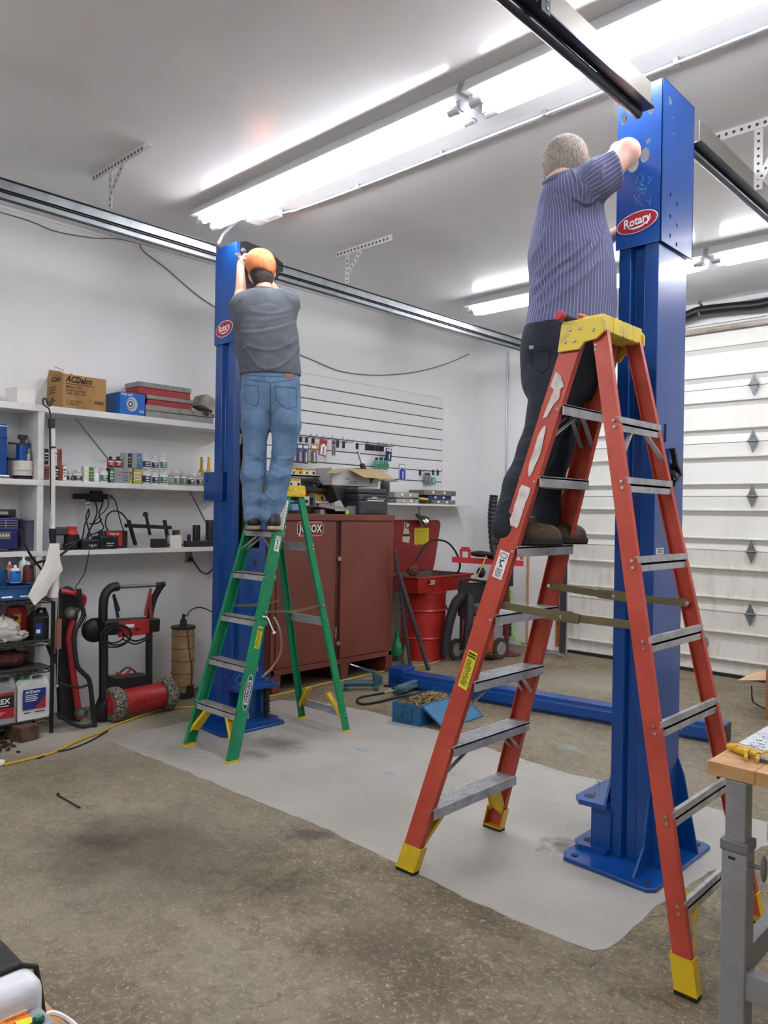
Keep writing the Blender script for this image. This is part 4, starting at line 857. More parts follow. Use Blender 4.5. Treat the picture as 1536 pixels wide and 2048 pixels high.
# blue can and press on the left bay
q0, q1 = pl(-18, 845, 0, -5.5), pl(15, 845, 0, -5.5)
mb = MB(); mb.bb(-5.68, -5.5, q0[1], q1[1], ZM, q0[2]); mb.bb(-5.682, -5.498, q0[1]-.002, q1[1]+.002, q0[2]-.02, q0[2]-.012, m=1); mb.bb(-5.684, -5.496, q0[1]-.004, q1[1]+.004, ZM+.275, ZM+.283, m=2)
solo(mb, 'blue_tin', [blue, whitep, inkb], 'tall blue tin cut by the left edge on the middle shelf', 'tin', bevel=.004)
q = pl(46, 900, 0, -5.56); y = q[1]; cream = M('cream_pot', '#cdc9bd', rough=.5, c2='#b5b1a4', ns=14)
t = thing('ball_joint_press', 'blue steel press on a round cream base on the middle shelf', 'tool', (-5.57, y, ZM))
rb_ = (pl(67, 925, 0, -5.56)[1]-pl(23, 925, 0, -5.56)[1])/2
part(MB().lathe([(rb_*.8, 0), (rb_*.82, .02), (rb_*.6, .025)], (-5.57, y, ZM), n=24), 'black_ring', black, t)
part(MB().lathe([(rb_*.9, .027), (rb_*.92, .06), (rb_, .065), (rb_, .125), (rb_*.95, .13)], (-5.57, y, ZM), n=28), 'base_pot', cream, t)
zc1 = pl(46, 890, 0, -5.57)[2]; part(MB().cyl((-5.57, y, ZM+.132), (-5.57, y, zc1), .042, n=20), 'cylinder', blue, t)
zc2 = pl(46, 870, 0, -5.57)[2]; mb = MB(); mb.cyl((-5.57, y, zc1), (-5.57, y, zc2-.03), .016, n=12); mb.bb(-5.59, -5.55, y-.027, y+.027, zc2-.03, zc2); part(mb, 'screw', black, t); mb = MB(); mb.bb(-5.59, -5.55, y-.09, y+.05, zc1-.0, zc1+.012); part(mb, 'cross_handle', black, t); mb = MB(); mb.bb(-5.60, -5.57, y-.105, y-.04, ZM+.13, ZM+.15); mb.bb(-5.6, -5.57, y-.108, y-.095, ZM+.02, ZM+.15)
part(mb, 'side_arm', black, t)
mb = MB(); q = pl(58, 900, 0, -5.50); mb.lathe([(.016, 0), (.016, .05), (.008, .06), (.01, .085), (.003, .09)], (-5.53, q[1]+.01, ZM+.131), n=12); solo(mb, 'small_valve', galv, 'small steel fitting standing on the cream pot', 'fitting')
mb = MB(); q = pl(8, 957, 0, -5.47); mb.cyl((-5.47, q[1]-.05, ZM+.014), (-5.47, q[1]+.03, ZM+.014), .013, n=12); mb.cyl((-5.47, q[1]-.1, ZM+.012), (-5.47, q[1]-.05, ZM+.012), .010, n=12, m=1); solo(mb, 'socket_adapter', [galv, black], 'steel socket adapter lying at the left front of the middle shelf', 'tool')
# ---- lower shelf
t = thing('generator_blower', 'blue and black boxy machine with a grille on the lower shelf', 'machine', (-5.6, 1.95, ZL))
navyb = M('navy_plastic', '#1b1f66', rough=.4)
q0, q1 = pl(-25, 1035, 0, -5.47), pl(38, 1035, 0, -5.47); zt = q1[2]-.0
part(MB().bb(-5.68, -5.47, q0[1], q1[1], ZL+.02, zt), 'housing', navyb, t, bevel=.012)
mb = MB(); mb.bb(-5.66, -5.49, q0[1], q1[1]-.01, zt+.001, zt+.055); mb.bb(-5.49, -5.465, q0[1]+.03, q1[1]-.07, zt+.015, zt+.04, m=1); part(mb, 'top_handle', [black, greyc], t, bevel=.008)
mb = MB(); za = pl(20, 1040, 0, -5.47)[2]; zb = pl(20, 1056, 0, -5.47)[2]
mb.bb(-5.475, -5.468, q0[1]+.01, q1[1]-.01, zb, za)
for k in range(4): mb.bb(-5.469, -5.462, q0[1]+.01, q1[1]-.01, zb+(za-zb)*k/3.2-.002, zb+(za-zb)*k/3.2+.002, m=1)
mb.bb(-5.469, -5.462, q1[1]-.09, q1[1]-.086, zb, za, m=1); part(mb, 'grille', [black, M('grille_grey', '#8d8fb0', rough=.4)], t)
mb = MB(); a, b = pl(-5, 1064, 0, -5.468), pl(21, 1078, 0, -5.468); mb.bb(-5.469, -5.467, a[1], b[1], b[2], a[2]); mb.text('A X DA', .02, (-5.4665, (a[1]+b[1])/2, (a[2]+b[2])/2), Y3, Z3, m=1, bold=.03); part(mb, 'plate', [M('plate_gold', '#6d6a50', rough=.5), whitep], t)
for yy in (q0[1]+.04, q1[1]-.04): part(MB().cyl((-5.5, yy, ZL+.0005), (-5.5, yy, ZL+.022), .014, .010), 'foot', blackr, t)
q0, q1 = pl(40, 1046, 0, -5.5), pl(78, 1046, 0, -5.5)
mb = MB(); mb.lathe([(.10, 0), (.10, .02), (.098, .20), (.104, .205), (.104, .215), (.095, .215)], (-5.6, (q0[1]+q1[1])/2+.03, ZL), n=24, sc=(1, .8)); solo(mb, 'smoky_bin', M('smoked_plastic', '#55566a', rough=.2, alpha=.85), 'smoky translucent plastic tub beside the boxy blue machine', 'tub')
mb = MB(); q = pl(50, 1052, 0, -5.6); mb.bb(-5.72, -5.64, q[1]-.04, q[1]+.0, ZL, ZL+.22); solo(mb, 'black_case', black, 'black case tucked behind the smoky tub', 'case')
mb = MB(); q = pl(94, 1070, 0, -5.5); mb.bb(-5.65, -5.52, q[1]-.03, q[1]+.025, ZL, ZL+.20); solo(mb, 'clear_clamshell', M('clear_blister', '#a9b0b6', rough=.15, alpha=.6), 'clear plastic clamshell standing behind the work light', 'package')
q = pl(120, 1070, 0, -5.55)
t = thing('dark_power_tool', 'dark grey tool with a soft handle just right of the work light', 'tool', (-5.57, q[1], ZL))
mb = MB(); mb.box((-5.57, q[1]+.0, ZL+.135), (.09, .10, .06)); part(mb, 'tool_head', M('tool_grey', '#3a3c40', rough=.5), t, bevel=.012)
part(MB().box((-5.57, q[1]-.01, ZL+.055), (.08, .07, .11)), 'tool_grip', M('tool_greygreen', '#6d7474', rough=.5), t, bevel=.01)
part(MB().box((-5.53, q[1]+.06, ZL+.03), (.08, .09, .06), Matrix.Rotation(.4, 3, 'X')), 'tool_base', black, t, bevel=.01)
a, b = pl(134, 1060, 0, -5.5), pl(165, 1060, 0, -5.5); y = (a[1]+b[1])/2; r = (b[1]-a[1])/2; zt = pl(150, 1053, 0, -5.5)[2]
t = thing('worklight_canister', 'black round canister with a red top on the lower shelf', 'canister', (-5.56, y, ZL))
part(MB().lathe([(r*.98, 0), (r, .01), (r, (zt-ZL)*.62), (r*.9, (zt-ZL)*.66)], (-5.56, y, ZL), n=24), 'canister_body', black, t)
part(MB().lathe([(r*.85, (zt-ZL)*.66), (r*.82, (zt-ZL)*.74), (r*.68, (zt-ZL)*.86), (r*.72, (zt-ZL)*.97), (r*.6, (zt-ZL))], (-5.56, y, ZL), n=24), 'red_top', M('tool_red', '#c0301f', rough=.4), t)
def charger(u0, u1, v0, v1, xf, lab):
    a, b = pl(u0, v0, 0, xf), pl(u1, v0, 0, xf); t = thing('battery_charger', lab, 'charger', (xf-.07, (a[1]+b[1])/2, ZL), group='black battery chargers')
    part(MB().bb(xf-.13, xf, a[1], b[1], ZL, a[2]), 'charger_body', black, t, bevel=.01)
    mb = MB(); mb.text('Snap-on', .018, (xf+.0005, (a[1]+b[1])/2+.01, ZL+(a[2]-ZL)*.45), Y3, Z3, bold=.02); mb.bb(xf, xf+.001, a[1]+.05, b[1]-.04, ZL+(a[2]-ZL)*.25, ZL+(a[2]-ZL)*.28); part(mb, 'lettering', whitep, t)
charger(165, 200, 1079, 1096, -5.47, 'low black battery charger right of the red-topped canister')
charger(201, 236, 1072, 1095, -5.48, 'taller black battery charger in front of the red and black case')
t = thing('scanner_case', 'red and black diagnostic scanner box behind the chargers', 'device', (-5.62, 3.0, ZL))
a, b = pl(206, 1062, 0, -5.60), pl(256, 1062, 0, -5.60); part(MB().bb(-5.69, -5.60, a[1], b[1], ZL, a[2]), 'scanner_body', M('scanner_dark', '#2c2a2c', rough=.5), t, bevel=.008)
mb = MB(); r0, r1 = pl(213, 1062, 0, -5.6)[1], pl(244, 1062, 0, -5.6)[1]; zt = a[2]; mb.prism([(r0, zt-.005), (r1, zt-.005), (r1, zt-.115), (r1-.03, zt-.115), (r1-.03, zt-.04), (r0, zt-.04)], (-5.599, 0, 0), Y3, Z3, (.003, 0, 0)); mb.text('Snap-on', .022, (-5.5955, (r0+r1)/2, zt-.022), Y3, Z3, m=1, bold=.02); part(mb, 'red_panel', [M('tool_red', '#c0301f'), whitep], t)
# pitman/gear puller clamp
t = thing('gear_puller', 'black steel two-arm puller frame standing on the lower shelf', 'tool', (-5.58, 3.4, ZL))
iron = M('black_iron', '#2a2826', rough=.45, metal=.4)
def pw(u, v, x=-5.58): return Vector(pl(u, v, 0, x))
part(MB().beam(pw(251, 1051), pw(341, 1055), .03, .045, up=X3), 'cross_bar', iron, t, bevel=.004)
part(MB().beam(pw(257, 1040), pw(271, 1090), .02, .035, up=X3), 'puller_arm', iron, t, bevel=.004)
part(MB().beam(pw(329, 1040), pw(337, 1084), .02, .035, up=X3), 'puller_arm', iron, t, bevel=.004)
mb = MB(); mb.beam(pw(292, 1030, -5.56), pw(300, 1070, -5.56), .018, .018, up=X3); mb.cyl(pw(291, 1029, -5.575), pw(291, 1029, -5.545), .022, n=12); part(mb, 'screw', iron, t)
a = pl(355, 1060, 0, -5.6); mb = MB(); mb.lathe([(.03, 0), (.032, .09)], (-5.62, a[1], ZL+.045), n=16); mb.lathe([(.036, .0), (.036, .05)], (-5.62, a[1], ZL), n=16, m=1); mb.bb(-5.59, -5.585, a[1]-.03, a[1]+.03, ZL+.05, ZL+.10, m=1)
solo(mb, 'yellow_jar', [M('jar_dirty_clear', '#4a4630', rough=.3), M('jar_yellow', '#b3a327', rough=.5)], 'dark jar with a yellow label behind the white box', 'jar')
a, b = pl(340, 1071, 0, -5.52), pl(364, 1071, 0, -5.52); mb = MB(); mb.bb(-5.56, -5.52, a[1], b[1], ZL, a[2]); solo(mb, 'small_white_box', whb, 'small white box leaning on the lower shelf', 'box', bevel=.002)
a, b = pl(308, 1078, 0, -5.5), pl(335, 1092, 0, -5.5); mb = MB(); mb.bb(-5.56, -5.5, a[1], b[1], ZL, a[2]); mb.cyl((-5.53, b[1], ZL+.02), (-5.53, b[1]+.16, ZL+.018), .012, .006, n=10); solo(mb, 'power_adapter', black, 'black power adapter lying in front of the puller', 'adapter', bevel=.004)
for (u, vt, r, l) in ((378, 1069, .016, 'small black stepped fitting beside the white box'), (393, 1050, .032, 'black cylinder tube in the middle of the shelf end'), (422, 1040, .045, 'fat black cylinder next to the blue post')):
    a = pl(u, vt, 0, -5.6); h = a[2]-ZL; mb = MB().lathe([(r*1.3, 0), (r*1.3, h*.18), (r, h*.22), (r, h*.9), (r*.9, h)], (-5.6, a[1], ZL), n=18); solo(mb, 'black_cylinder', black, l, 'cylinder', 'black cylinders on the lower shelf')
a, b = pl(372, 1082, 0, -5.5), pl(432, 1082, 0, -5.5); mb = MB(); mb.bb(-5.54, -5.49, a[1], b[1], ZL, a[2]); solo(mb, 'black_bar_tool', black, 'long black tool body lying at the right end of the lower shelf', 'tool', bevel=.006)
# outlet strip with plugs and cords
TO = t = thing('outlet_strip', 'grey multi-outlet box with black plugs under the middle shelf', 'outlet', (WX+.03, 2.75, 1.64))
a, b = pl(147, 987, 0, WX+.02), pl(222, 999, 0, WX+.02)
part(MB().bb(WX+.02, WX+.05, a[1], b[1], b[2], a[2]), 'outlet_box', M('outlet_grey', '#9a9690', rough=.5), t, bevel=.003)
for u in (155, 165, 176, 193, 208):
    q = pl(u, 993, 0, WX+.08); mb = MB(); mb.box((WX+.075, q[1], q[2]), (.05, .055 if u != 193 else .09, .04 if u != 193 else .085)); part(mb, 'plug', black, t, bevel=.008)
xw = WX+.11; CH = TO
cords = [[(172, 995), (176, 1012), (178, 1030), (170, 1048), (166, 1070), (163, 1085)], [(176, 997), (178, 1015), (172, 1035), (178, 1060), (185, 1078)], [(190, 1000), (194, 1022), (189, 1040), (180, 1058), (172, 1078)], [(207, 997), (203, 1014), (198, 1026), (203, 1045), (207, 1056), (195, 1065), (180, 1071), (174, 1080)], [(214, 995), (217, 1010), (208, 1024), (200, 1030), (182, 1056), (176, 1076)], [(178, 1048), (195, 1046), (203, 1038)], [(216, 1062), (211, 1048), (214, 1032), (226, 1022), (241, 1025), (253, 1038), (256, 1050)], [(222, 992), (231, 1003), (236, 1022), (242, 1046), (248, 1062)]]
nm = ['hanging down leftmost', 'hanging second from left', 'curving back to the left', 'looping in a wide S', 'twisting behind the others', 'crossing the others halfway', 'bent in a round arch over the scanner box', 'thin and slack at the right']
for c, n_ in zip(cords, nm): part(MB().tube(curvepts([pl(u, v, 0, xw) for u, v in c]), .0055 if n_[0] != 't' else .004, n=6), 'power_cord', blackr, TO)
mb = MB(); q = pl(176, 1010, 0, xw+.01); mb.box(q, (.003, .03, .05), Matrix.Rotation(.25, 3, 'X')); mb.box((q[0]+.002, q[1], q[2]), (.001, .018, .02), Matrix.Rotation(.25, 3, 'X'), m=1); solo(mb, 'cord_tag', [whitep, lab_s], 'white warning tag on the black cords', 'tag')
wire([pl(u, v, 0, XF+.03) for u, v in ((180, 1085), (178, 1105), (173, 1130), (168, 1148), (158, 1165), (152, 1178), (168, 1215), (172, 1235), (165, 1250), (158, 1255))], .0035, 'power_cord', '', '', blackr, par=TO)
TW = t = thing('socket_outlet', 'dirty wall outlet with a black plug under the lower shelf by the post', 'outlet', (WX+.02, 3.9, 1.05))
q = pl(378, 1113, 0, WX+.01); part(MB().bb(WX+.001, WX+.012, q[1]-.03, q[1]+.03, q[2]-.05, q[2]+.06), 'outlet_plate', M('dirty_cream', '#b1a896', rough=.6, c2='#776c5a', ns=30), t); part(MB().box((WX+.03, q[1]+.005, q[2]-.02), (.035, .035, .035)), 'plug', black, t, bevel=.008)
wire([Vector((WX+.045, q[1]+.005, q[2]-.02))]+[Vector(pl(u, v, 0, WX+.03)) for u, v in ((392, 1130), (402, 1143), (415, 1147), (428, 1135), (440, 1120))], .006, 'power_cord', '', '', blackr, par=TW)
# ---- fluorescent work light on the shelf post
xq = -5.40
def pq(u, v): return Vector(pl(u, v, 0, xq))
t = thing('work_light', 'long white tube work light hanging upright by its hook in front of the shelves', 'lamp', pq(104, 1085))
part(MB().cyl(pq(106, 855), pq(105.5, 1062), .0165, n=14), 'lamp_tube', M('lamp_tube_white', '#d6d6cf', rough=.3), t)
mb = MB(); mb.cyl(pq(103, 838), pq(103, 856), .024, n=12); part(mb, 'end_cap', black, t)
mb = MB(); mb.cyl(pq(105, 1060), pq(105.5, 1092), .026, .020, n=12); part(mb, 'handle', black, t)
part(MB().tube(curvepts([pq(102, 838), pq(98, 818), pq(88, 810), pq(86, 800), pq(91, 797), pq(95, 806), pq(99, 812), pq(104, 806), pq(106, 798), pq(103, 797)]), .006, n=6), 'hook', black, t)
part(MB().tube([pq(99.5, 840), pq(101, 950), pq(103, 1060)], .006, n=6), 'cord', blackr, t)
for v in (893, 1057): part(MB().cyl(pq(105, v), pq(105, v+3), .022, n=12), 'clip', black, t)
wire([pl(u, v, 0, -5.3) for u, v in ((40, 1056), (45, 1078), (58, 1105), (72, 1125), (82, 1138), (92, 1150))], .009, 'hose_line', 'black hose sloping down across the divider to the paper roll', 'hose', blackr)
wire([pl(u, v, 0, -5.3) for u, v in ((160, 1078), (140, 1095), (118, 1112), (95, 1120), (75, 1125), (62, 1132))], .009, 'hose_line', 'black hose rising from the spray cans to the canister', 'hose', blackr)
# ================================================================ WIRE RACK with its goods
wireb = M('black_wire_rack', '#26241f', rough=.45, metal=.4); linr = M('rack_liner', '#4a4840', rough=.5, c2='#35332c', ns=8)
XR0 = -5.27
t = thing('wire_rack', 'black wire shelving rack standing at the left edge', 'rack', (XR0-.2, 2.0, 0))
def rz_(v): return pl(60, v, 0, XR0)[2]
yR = pl(105, 1300, 0, XR0)[1]
part(MB().cyl((XR0, yR, .0), (XR0, yR, pl(105, 1203, 0, XR0)[2]), .0135, n=12), 'rack_post', wireb, t)
part(MB().cyl((XR0-.42, yR, .0), (XR0-.42, yR, pl(105, 1203, 0, XR0)[2]), .0125, n=12), 'rack_post', wireb, t)
levels = [rz_(1197), rz_(1283), rz_(1338), rz_(1440)]
for i, z in enumerate(levels):
    mb = MB(); mb.bb(XR0-.42, XR0-.01, 1.2, yR-.01, z-.004, z, m=1)
    for zz in (z-.008, z-.035):
        mb.cyl((XR0, 1.2, zz), (XR0, yR, zz), .0035, n=6); mb.cyl((XR0-.42, yR, zz), (XR0, yR, zz), .0035, n=6)
    n = 26; pts = [(XR0, yR-k*(yR-1.2)/n, z-.008 if k % 2 else z-.035) for k in range(n+1)]; mb.tube(pts, .0028, n=5)
    n = 10; pts = [(XR0-.42*k/n, yR, z-.008 if k % 2 else z-.035) for k in range(n+1)]; mb.tube(pts, .0028, n=5)
    part(mb, 'wire_shelf', [wireb, linr], t)
# paper roll on the post and loose sheet
paper = M('paper_towel', '#dfddd6', rough=.9); z0 = pl(105, 1198, 0, XR0)[2]; z1 = pl(105, 1100, 0, XR0)[2]
mb = MB().lathe([(.028, z0+.01), (.036, z0+.01), (.036, z1), (.012, z1)], (XR0, yR, 0), n=24); solo(mb, 'paper_roll', paper, 'narrow roll of white paper pushed over the rack post', 'paper roll')
mb = MB(); S1 = [(100, 1087), (119, 1087), (120, 1118), (126, 1140), (103, 1170), (92, 1190), (69, 1211), (56, 1192), (72, 1160), (90, 1128)]
P = [Vector(pl(u, v, 0, -5.21-.0006*abs(u-100))) for u, v in S1]; c = sum(P, Vector())/len(P)
A = P+[c+Vector((.02, 0, 0))]; B = [p+Vector((-.004, 0, 0)) for p in A]; n = len(P)
mb.add(A+B, [(i, (i+1) % n, n) for i in range(n)]+[((i+1) % n+n+1, i+n+1, 2*n+1) for i in range(n)]+[((i+1) % n, i, i+n+1, (i+1) % n+n+1) for i in range(n)]); solo(mb, 'paper_strip', paper, 'torn strip of white paper hanging off the roll', 'paper')
# top rack level: blue tray, cans
zt = levels[0]+.001
t = thing('blue_tray', 'blue metal tray with markers on the top rack level', 'tray', (XR0-.1, 1.9, zt))
bt = M('tray_blue', '#1d4f83', rough=.4); ya = pl(75, 1170, 0, XR0)[1]
mb = MB(); mb.bb(XR0-.36, XR0, 1.3, ya, zt, zt+.01); mb.bb(XR0-.006, XR0, 1.3, ya, zt, zt+.085); mb.bb(XR0-.36, XR0-.354, 1.3, ya, zt, zt+.085); mb.bb(XR0-.36, XR0, ya-.006, ya, zt, zt+.085); mb.bb(XR0-.03, XR0+.012, 1.3, ya, zt+.08, zt+.086); mb.bb(XR0-.0, XR0+.03, 1.3, ya, zt, zt+.004); mb.bb(XR0+.028, XR0+.032, 1.3, ya, zt, zt+.015)
part(mb, 'tray_body', bt, t)
for u, l in ((14, 'white-barrelled marker in the front lip of the blue tray, left one'), (50, 'pale marker in the front lip of the blue tray, right one')):
    q = pl(u, 1186, 0, XR0+.012); mb = MB(); mb.cyl((XR0+.015, q[1]-.035, zt+.016), (XR0+.015, q[1]+.03, zt+.016), .008, n=10); mb.cyl((XR0+.015, q[1]+.03, zt+.016), (XR0+.015, q[1]+.045, zt+.016), .007, .004, n=10, m=1); solo(mb, 'marker', [whitep if u < 30 else botc, lab_s if u < 30 else whitep], l, 'marker', 'markers in the blue tray')
def spray(u0, u1, vt, vb, x, body, band, lab, nm='spray_can'):
    a, b = pl(u0, vt, 0, x), pl(u1, vt, 0, x); zb = pl((u0+u1)/2, vb, 0, x)[2]; h = a[2]-zb; r = (b[1]-a[1])/2*.93; y = (a[1]+b[1])/2
    t = thing(nm, lab, 'can', (x-r, y, zb)); part(MB().lathe([(r*.96, 0), (r, .006), (r, h*.68), (r*.9, h*.76), (r*.6, h*.84)], (0, 0, 0), n=20, mf=[0, 1, 0, 0, 0, 0]), 'can_body', [body, band], t, local=True)
    part(MB().lathe([(r*.3, h*.84), (r*.3, h*.97), (r*.2, h)], (0, 0, 0), n=12), 'nozzle', capw, t, local=True); return t, r, h
t, r, h = spray(23, 46, 1131, 1166, XR0-.03, botw, M('brake_blue', '#1f6fc0', rough=.4), 'white and blue spray can in the tray lettered Acl')
mb = MB(); mb.text('Acl', h*.2, (r*.995, -.0, h*.6), Y3, Z3, bold=.05, sx=.8, shear=.2); part(mb, 'lettering', navy, t, local=True)
spray(41, 60, 1113, 1162, XR0-.14, botw, botw, 'white spray can behind the blue and white one')
spray(14, 30, 1124, 1160, XR0-.16, M('tin_red', '#a33a2a', rough=.5), M('tin_gold', '#b58b4a', rough=.5), 'red and gold tin behind the blue and white can', 'oil_tin')
t, r, h = spray(50, 72, 1124, 1164, XR0-.05, M('tin_brown', '#4b2a26', rough=.5), M('tin_brownred', '#6e2f28', rough=.5), 'dark brown and red bottle next to the paper strip', 'dark_bottle')
mb = MB(); a, b = pl(-20, 1140, 0, XR0-.15), pl(14, 1140, 0, XR0-.15); mb.bb(XR0-.25, XR0-.15, a[1], b[1], zt+.012, a[2]); solo(mb, 'blue_block', bt, 'blue metal box in the tray at the left edge', 'box')
# second level: gas can, jug, plastic bag
zt = levels[1]+.001; rg = M('petrol_can_red', '#a3221c', rough=.4)
q0, q1 = pl(22, 1240, 0, XR0-.1), pl(63, 1240, 0, XR0-.1); y = (q0[1]+q1[1])/2; r = (q1[1]-q0[1])/2
t = thing('petrol_can', 'round red metal petrol can on the second rack level', 'can', (XR0-.2, y, zt))
h = pl(40, 1214, 0, XR0-.1)[2]-zt; part(MB().lathe([(r*.97, 0), (r, .008), (r, h*.8), (r*.98, h*.84), (r*.9, h*.97), (r*.3, h)], (XR0-.19, y, zt), n=30), 'can_body', rg, t)
mb = MB(); n = 8
ag = np.linspace(-.55, .1, n); vs = [(XR0-.19+math.cos(a)*r*1.006, y+math.sin(a)*r*1.006, zt+h*z) for z in (.38, .78) for a in ag]; mb.add(vs, [(i, i+1, n+i+1, n+i) for i in range(n-1)], smooth=True); mb.text('EAGLE', .03, (XR0-.19+r*1.02, y-.03, zt+h*.46), (.0, 1, 0), Z3, m=1, bold=.03); mb.ell((XR0-.19+r*1.0, y-.035, zt+h*.66), (.003, .025, .014), m=1)
part(mb, 'can_label', [M('label_gold', '#b9902a', rough=.5), inkb], t)
part(MB().cyl((XR0-.1, y+.055, zt+h), (XR0-.07, y+.085, zt+h+.05), .012, n=10), 'spout', M('spout_yellow', '#b39424'), t)
def jug(y0, y1, zb, h, x, dep, body, capm, lab, deco, flip=False, nm='jug'):
    t = thing(nm, lab, 'jug', (x-dep/2, (y0+y1)/2, zb)); w_ = y1-y0
    # outline with a handle hole, extruded in X and bevelled
    bm = bmesh.new(); s = (lambda a: 1-a) if flip else (lambda a: a)
    out = [(.02, 0), (.98, 0), (1, .03), (1, .72), (.97, .93), (.90, 1.0), (.55, 1.0), (.47, .93), (.44, .86), (.40, .86), (.12, .86), (.04, .80), (0, .72), (0, .03)]
    hole = [(.54, .84), (.84, .84), (.88, .88), (.86, .93), (.58, .93), (.53, .89)]
    edges = []
    for lp in (out, hole):
        vs = [bm.verts.new((0, s(a)*w_, b*h)) for a, b in lp]
        for i in range(len(vs)): edges.append(bm.edges.new((vs[i], vs[(i+1) % len(vs)])))
    bmesh.ops.triangle_fill(bm, use_beauty=True, use_dissolve=False, edges=edges); bm.verts.index_update()
    co = [v.co.copy() for v in bm.verts]; fs = [tuple(v.index for v in f.verts) for f in bm.faces]; be = [tuple(v.index for v in e.verts) for e in bm.edges if len(e.link_faces) == 1]
    mb = MB(); n = len(co); A = []
    for xx in (x-dep, x): A += [Vector((xx if p.z < h*.8 else (x-dep*.7 if xx < x else x-dep*.3), y0+p.y, zb+p.z)) for p in co]
    mb.add(A, [tuple(reversed(f)) for f in fs]+[tuple(i+n for i in f) for f in fs]+[(a, b, b+n, a+n) for a, b in be]); bm.free()
    bmn = part(mb, 'jug_body', body, t, bevel=.008, seg=3)
    cy = y0+s(.24)*w_; part(MB().cyl((x-dep/2, cy, zb+h*.86), (x-dep/2, cy, zb+h*.95), w_*.13, n=18), 'cap', capm, t)
    mb = MB(); deco(mb, x+.0008, y0, w_, zb, h); part(mb, 'label', [navy, whitep, redlogo, inkb], t)
def deco_oil(mb, x, y0, w, zb, h): mb.bb(x-.002, x, y0+w*.15, y0+w*.6, zb+h*.15, zb+h*.55, m=0); mb.bb(x-.001, x+.001, y0+w*.2, y0+w*.45, zb+h*.22, zb+h*.34, m=1)
q0, q1 = pl(66, 1270, 0, XR0-.02), pl(97, 1270, 0, XR0-.02); hh = pl(80, 1218, 0, XR0-.02)[2]-zt
jug(q0[1], q1[1], zt, hh, XR0-.02, .1, M('jug_black', '#1c1c20', rough=.35), black, 'black oil jug with a blue label right of the petrol can', deco_oil, nm='oil_jug')
bag = M('crumpled_plastic', '#c9c5bd', rough=.35, alpha=.92); mb = MB(); rnd = random.Random(8); q = pl(5, 1275, 0, XR0+.0)
mb.ell((XR0-.06, q[1]-.0, zt+.085), (.07, .13, .085), n=22, k=16); mb.ell((XR0-.04, q[1]+.09, zt+.04), (.04, .09, .035), n=16, k=10)
mb.v = [(x+rnd.gauss(0, .006), y+rnd.gauss(0, .007), max(zt+.001, z+rnd.gauss(0, .007))) for x, y, z in mb.v]; solo(mb, 'plastic_bag', bag, 'crumpled translucent plastic bag on the second rack level', 'bag')
zt = levels[2]+.001; mb = MB(); q = pl(20, 1325, 0, XR0-.05); mb.ell((XR0-.15, q[1], zt+.06), (.1, .16, .06), n=20, k=12); mb.v = [(x+rnd.gauss(0, .005), y+rnd.gauss(0, .006), max(zt, z+rnd.gauss(0, .005))) for x, y, z in mb.v]
solo(mb, 'wrapped_parts', M('dark_red_wrap', '#4d2624', rough=.3, c2='#6a4440', ns=20), 'dark red plastic-wrapped bundle on the third rack level', 'bundle')
mb = MB(); q = pl(90, 1300, 0, XR0-.02); mb.beam((XR0-.03, q[1]+.03, levels[1]-.05), (XR0-.03, q[1]+.075, levels[1]-.17), .015, .07, up=X3); solo(mb, 'hanging_bracket', iron, 'dark metal bracket hanging under the second rack level', 'bracket')
zt = levels[3]+.001
def deco_rex(mb, x, y0, w, zb, h):
    mb.bb(x-.002, x, y0+w*.06, y0+w*.94, zb+h*.12, zb+h*.64, m=3); mb.bb(x-.001, x+.0008, y0+w*.06, y0+w*.94, zb+h*.12, zb+h*.32, m=2); mb.bb(x-.001, x+.0008, y0+w*.06, y0+w*.94, zb+h*.58, zb+h*.64, m=2)
    mb.text('ZEREX', h*.15, (x+.001, y0+w*.5, zb+h*.46), Y3, Z3, m=1, bold=.03, sx=1.05); mb.bb(x, x+.001, y0+w*.45, y0+w*.8, zb+h*.36, zb+h*.375, m=1)
    for k in range(4): mb.bb(x, x+.0015, y0+w*.12, y0+w*(.5+.1*(k % 3)), zb+h*(.15+.04*k), zb+h*(.16+.04*k), m=1)
def deco_acd(mb, x, y0, w, zb, h):
    mb.bb(x-.002, x, y0+w*.18, y0+w*.90, zb+h*.22, zb+h*.66, m=0); mb.prism([(y0+w*.9, zb+h*.5), (y0+w*.9, zb+h*.22), (y0+w*.55, zb+h*.22)], (x-.001, 0, 0), Y3, Z3, (.0018, 0, 0), m=2)
    mb.text('ACDelco', h*.085, (x+.001, y0+w*.24, zb+h*.60), Y3, Z3, m=1, bold=.03, shear=.2, align='LEFT')
    for k in range(4): mb.bb(x, x+.001, y0+w*.25, y0+w*(.6+.05*(k % 2)), zb+h*(.40+.04*k), zb+h*(.415+.04*k), m=1)
    for k in range(2): mb.bb(x-.001, x+.0005, y0+w*(.22+.35*k), y0+w*(.42+.45*k), zb+h*.14, zb+h*.16, m=3)
q0, q1 = pl(-42, 1420, 0, XR0-.01), pl(32, 1420, 0, XR0-.01); hh = pl(20, 1350, 0, XR0-.01)[2]-zt
jug(q0[1], q1[1], zt, hh, XR0-.01, .13, M('jug_silver', '#8f9193', rough=.35), inkb, 'grey coolant jug with a red and black ZEREX label at the left edge', deco_rex, nm='coolant_jug')
q0, q1 = pl(34, 1420, 0, XR0-.01), pl(97, 1420, 0, XR0-.01); hh = pl(66, 1347, 0, XR0-.01)[2]-zt
jug(q0[1], q1[1], zt, hh, XR0-.01, .13, M('jug_white', '#d5d6d4', rough=.35), M('cap_green', '#1e7a3c', rough=.4), 'white coolant jug with a blue ACDelco label and green cap', deco_acd, nm='coolant_jug')
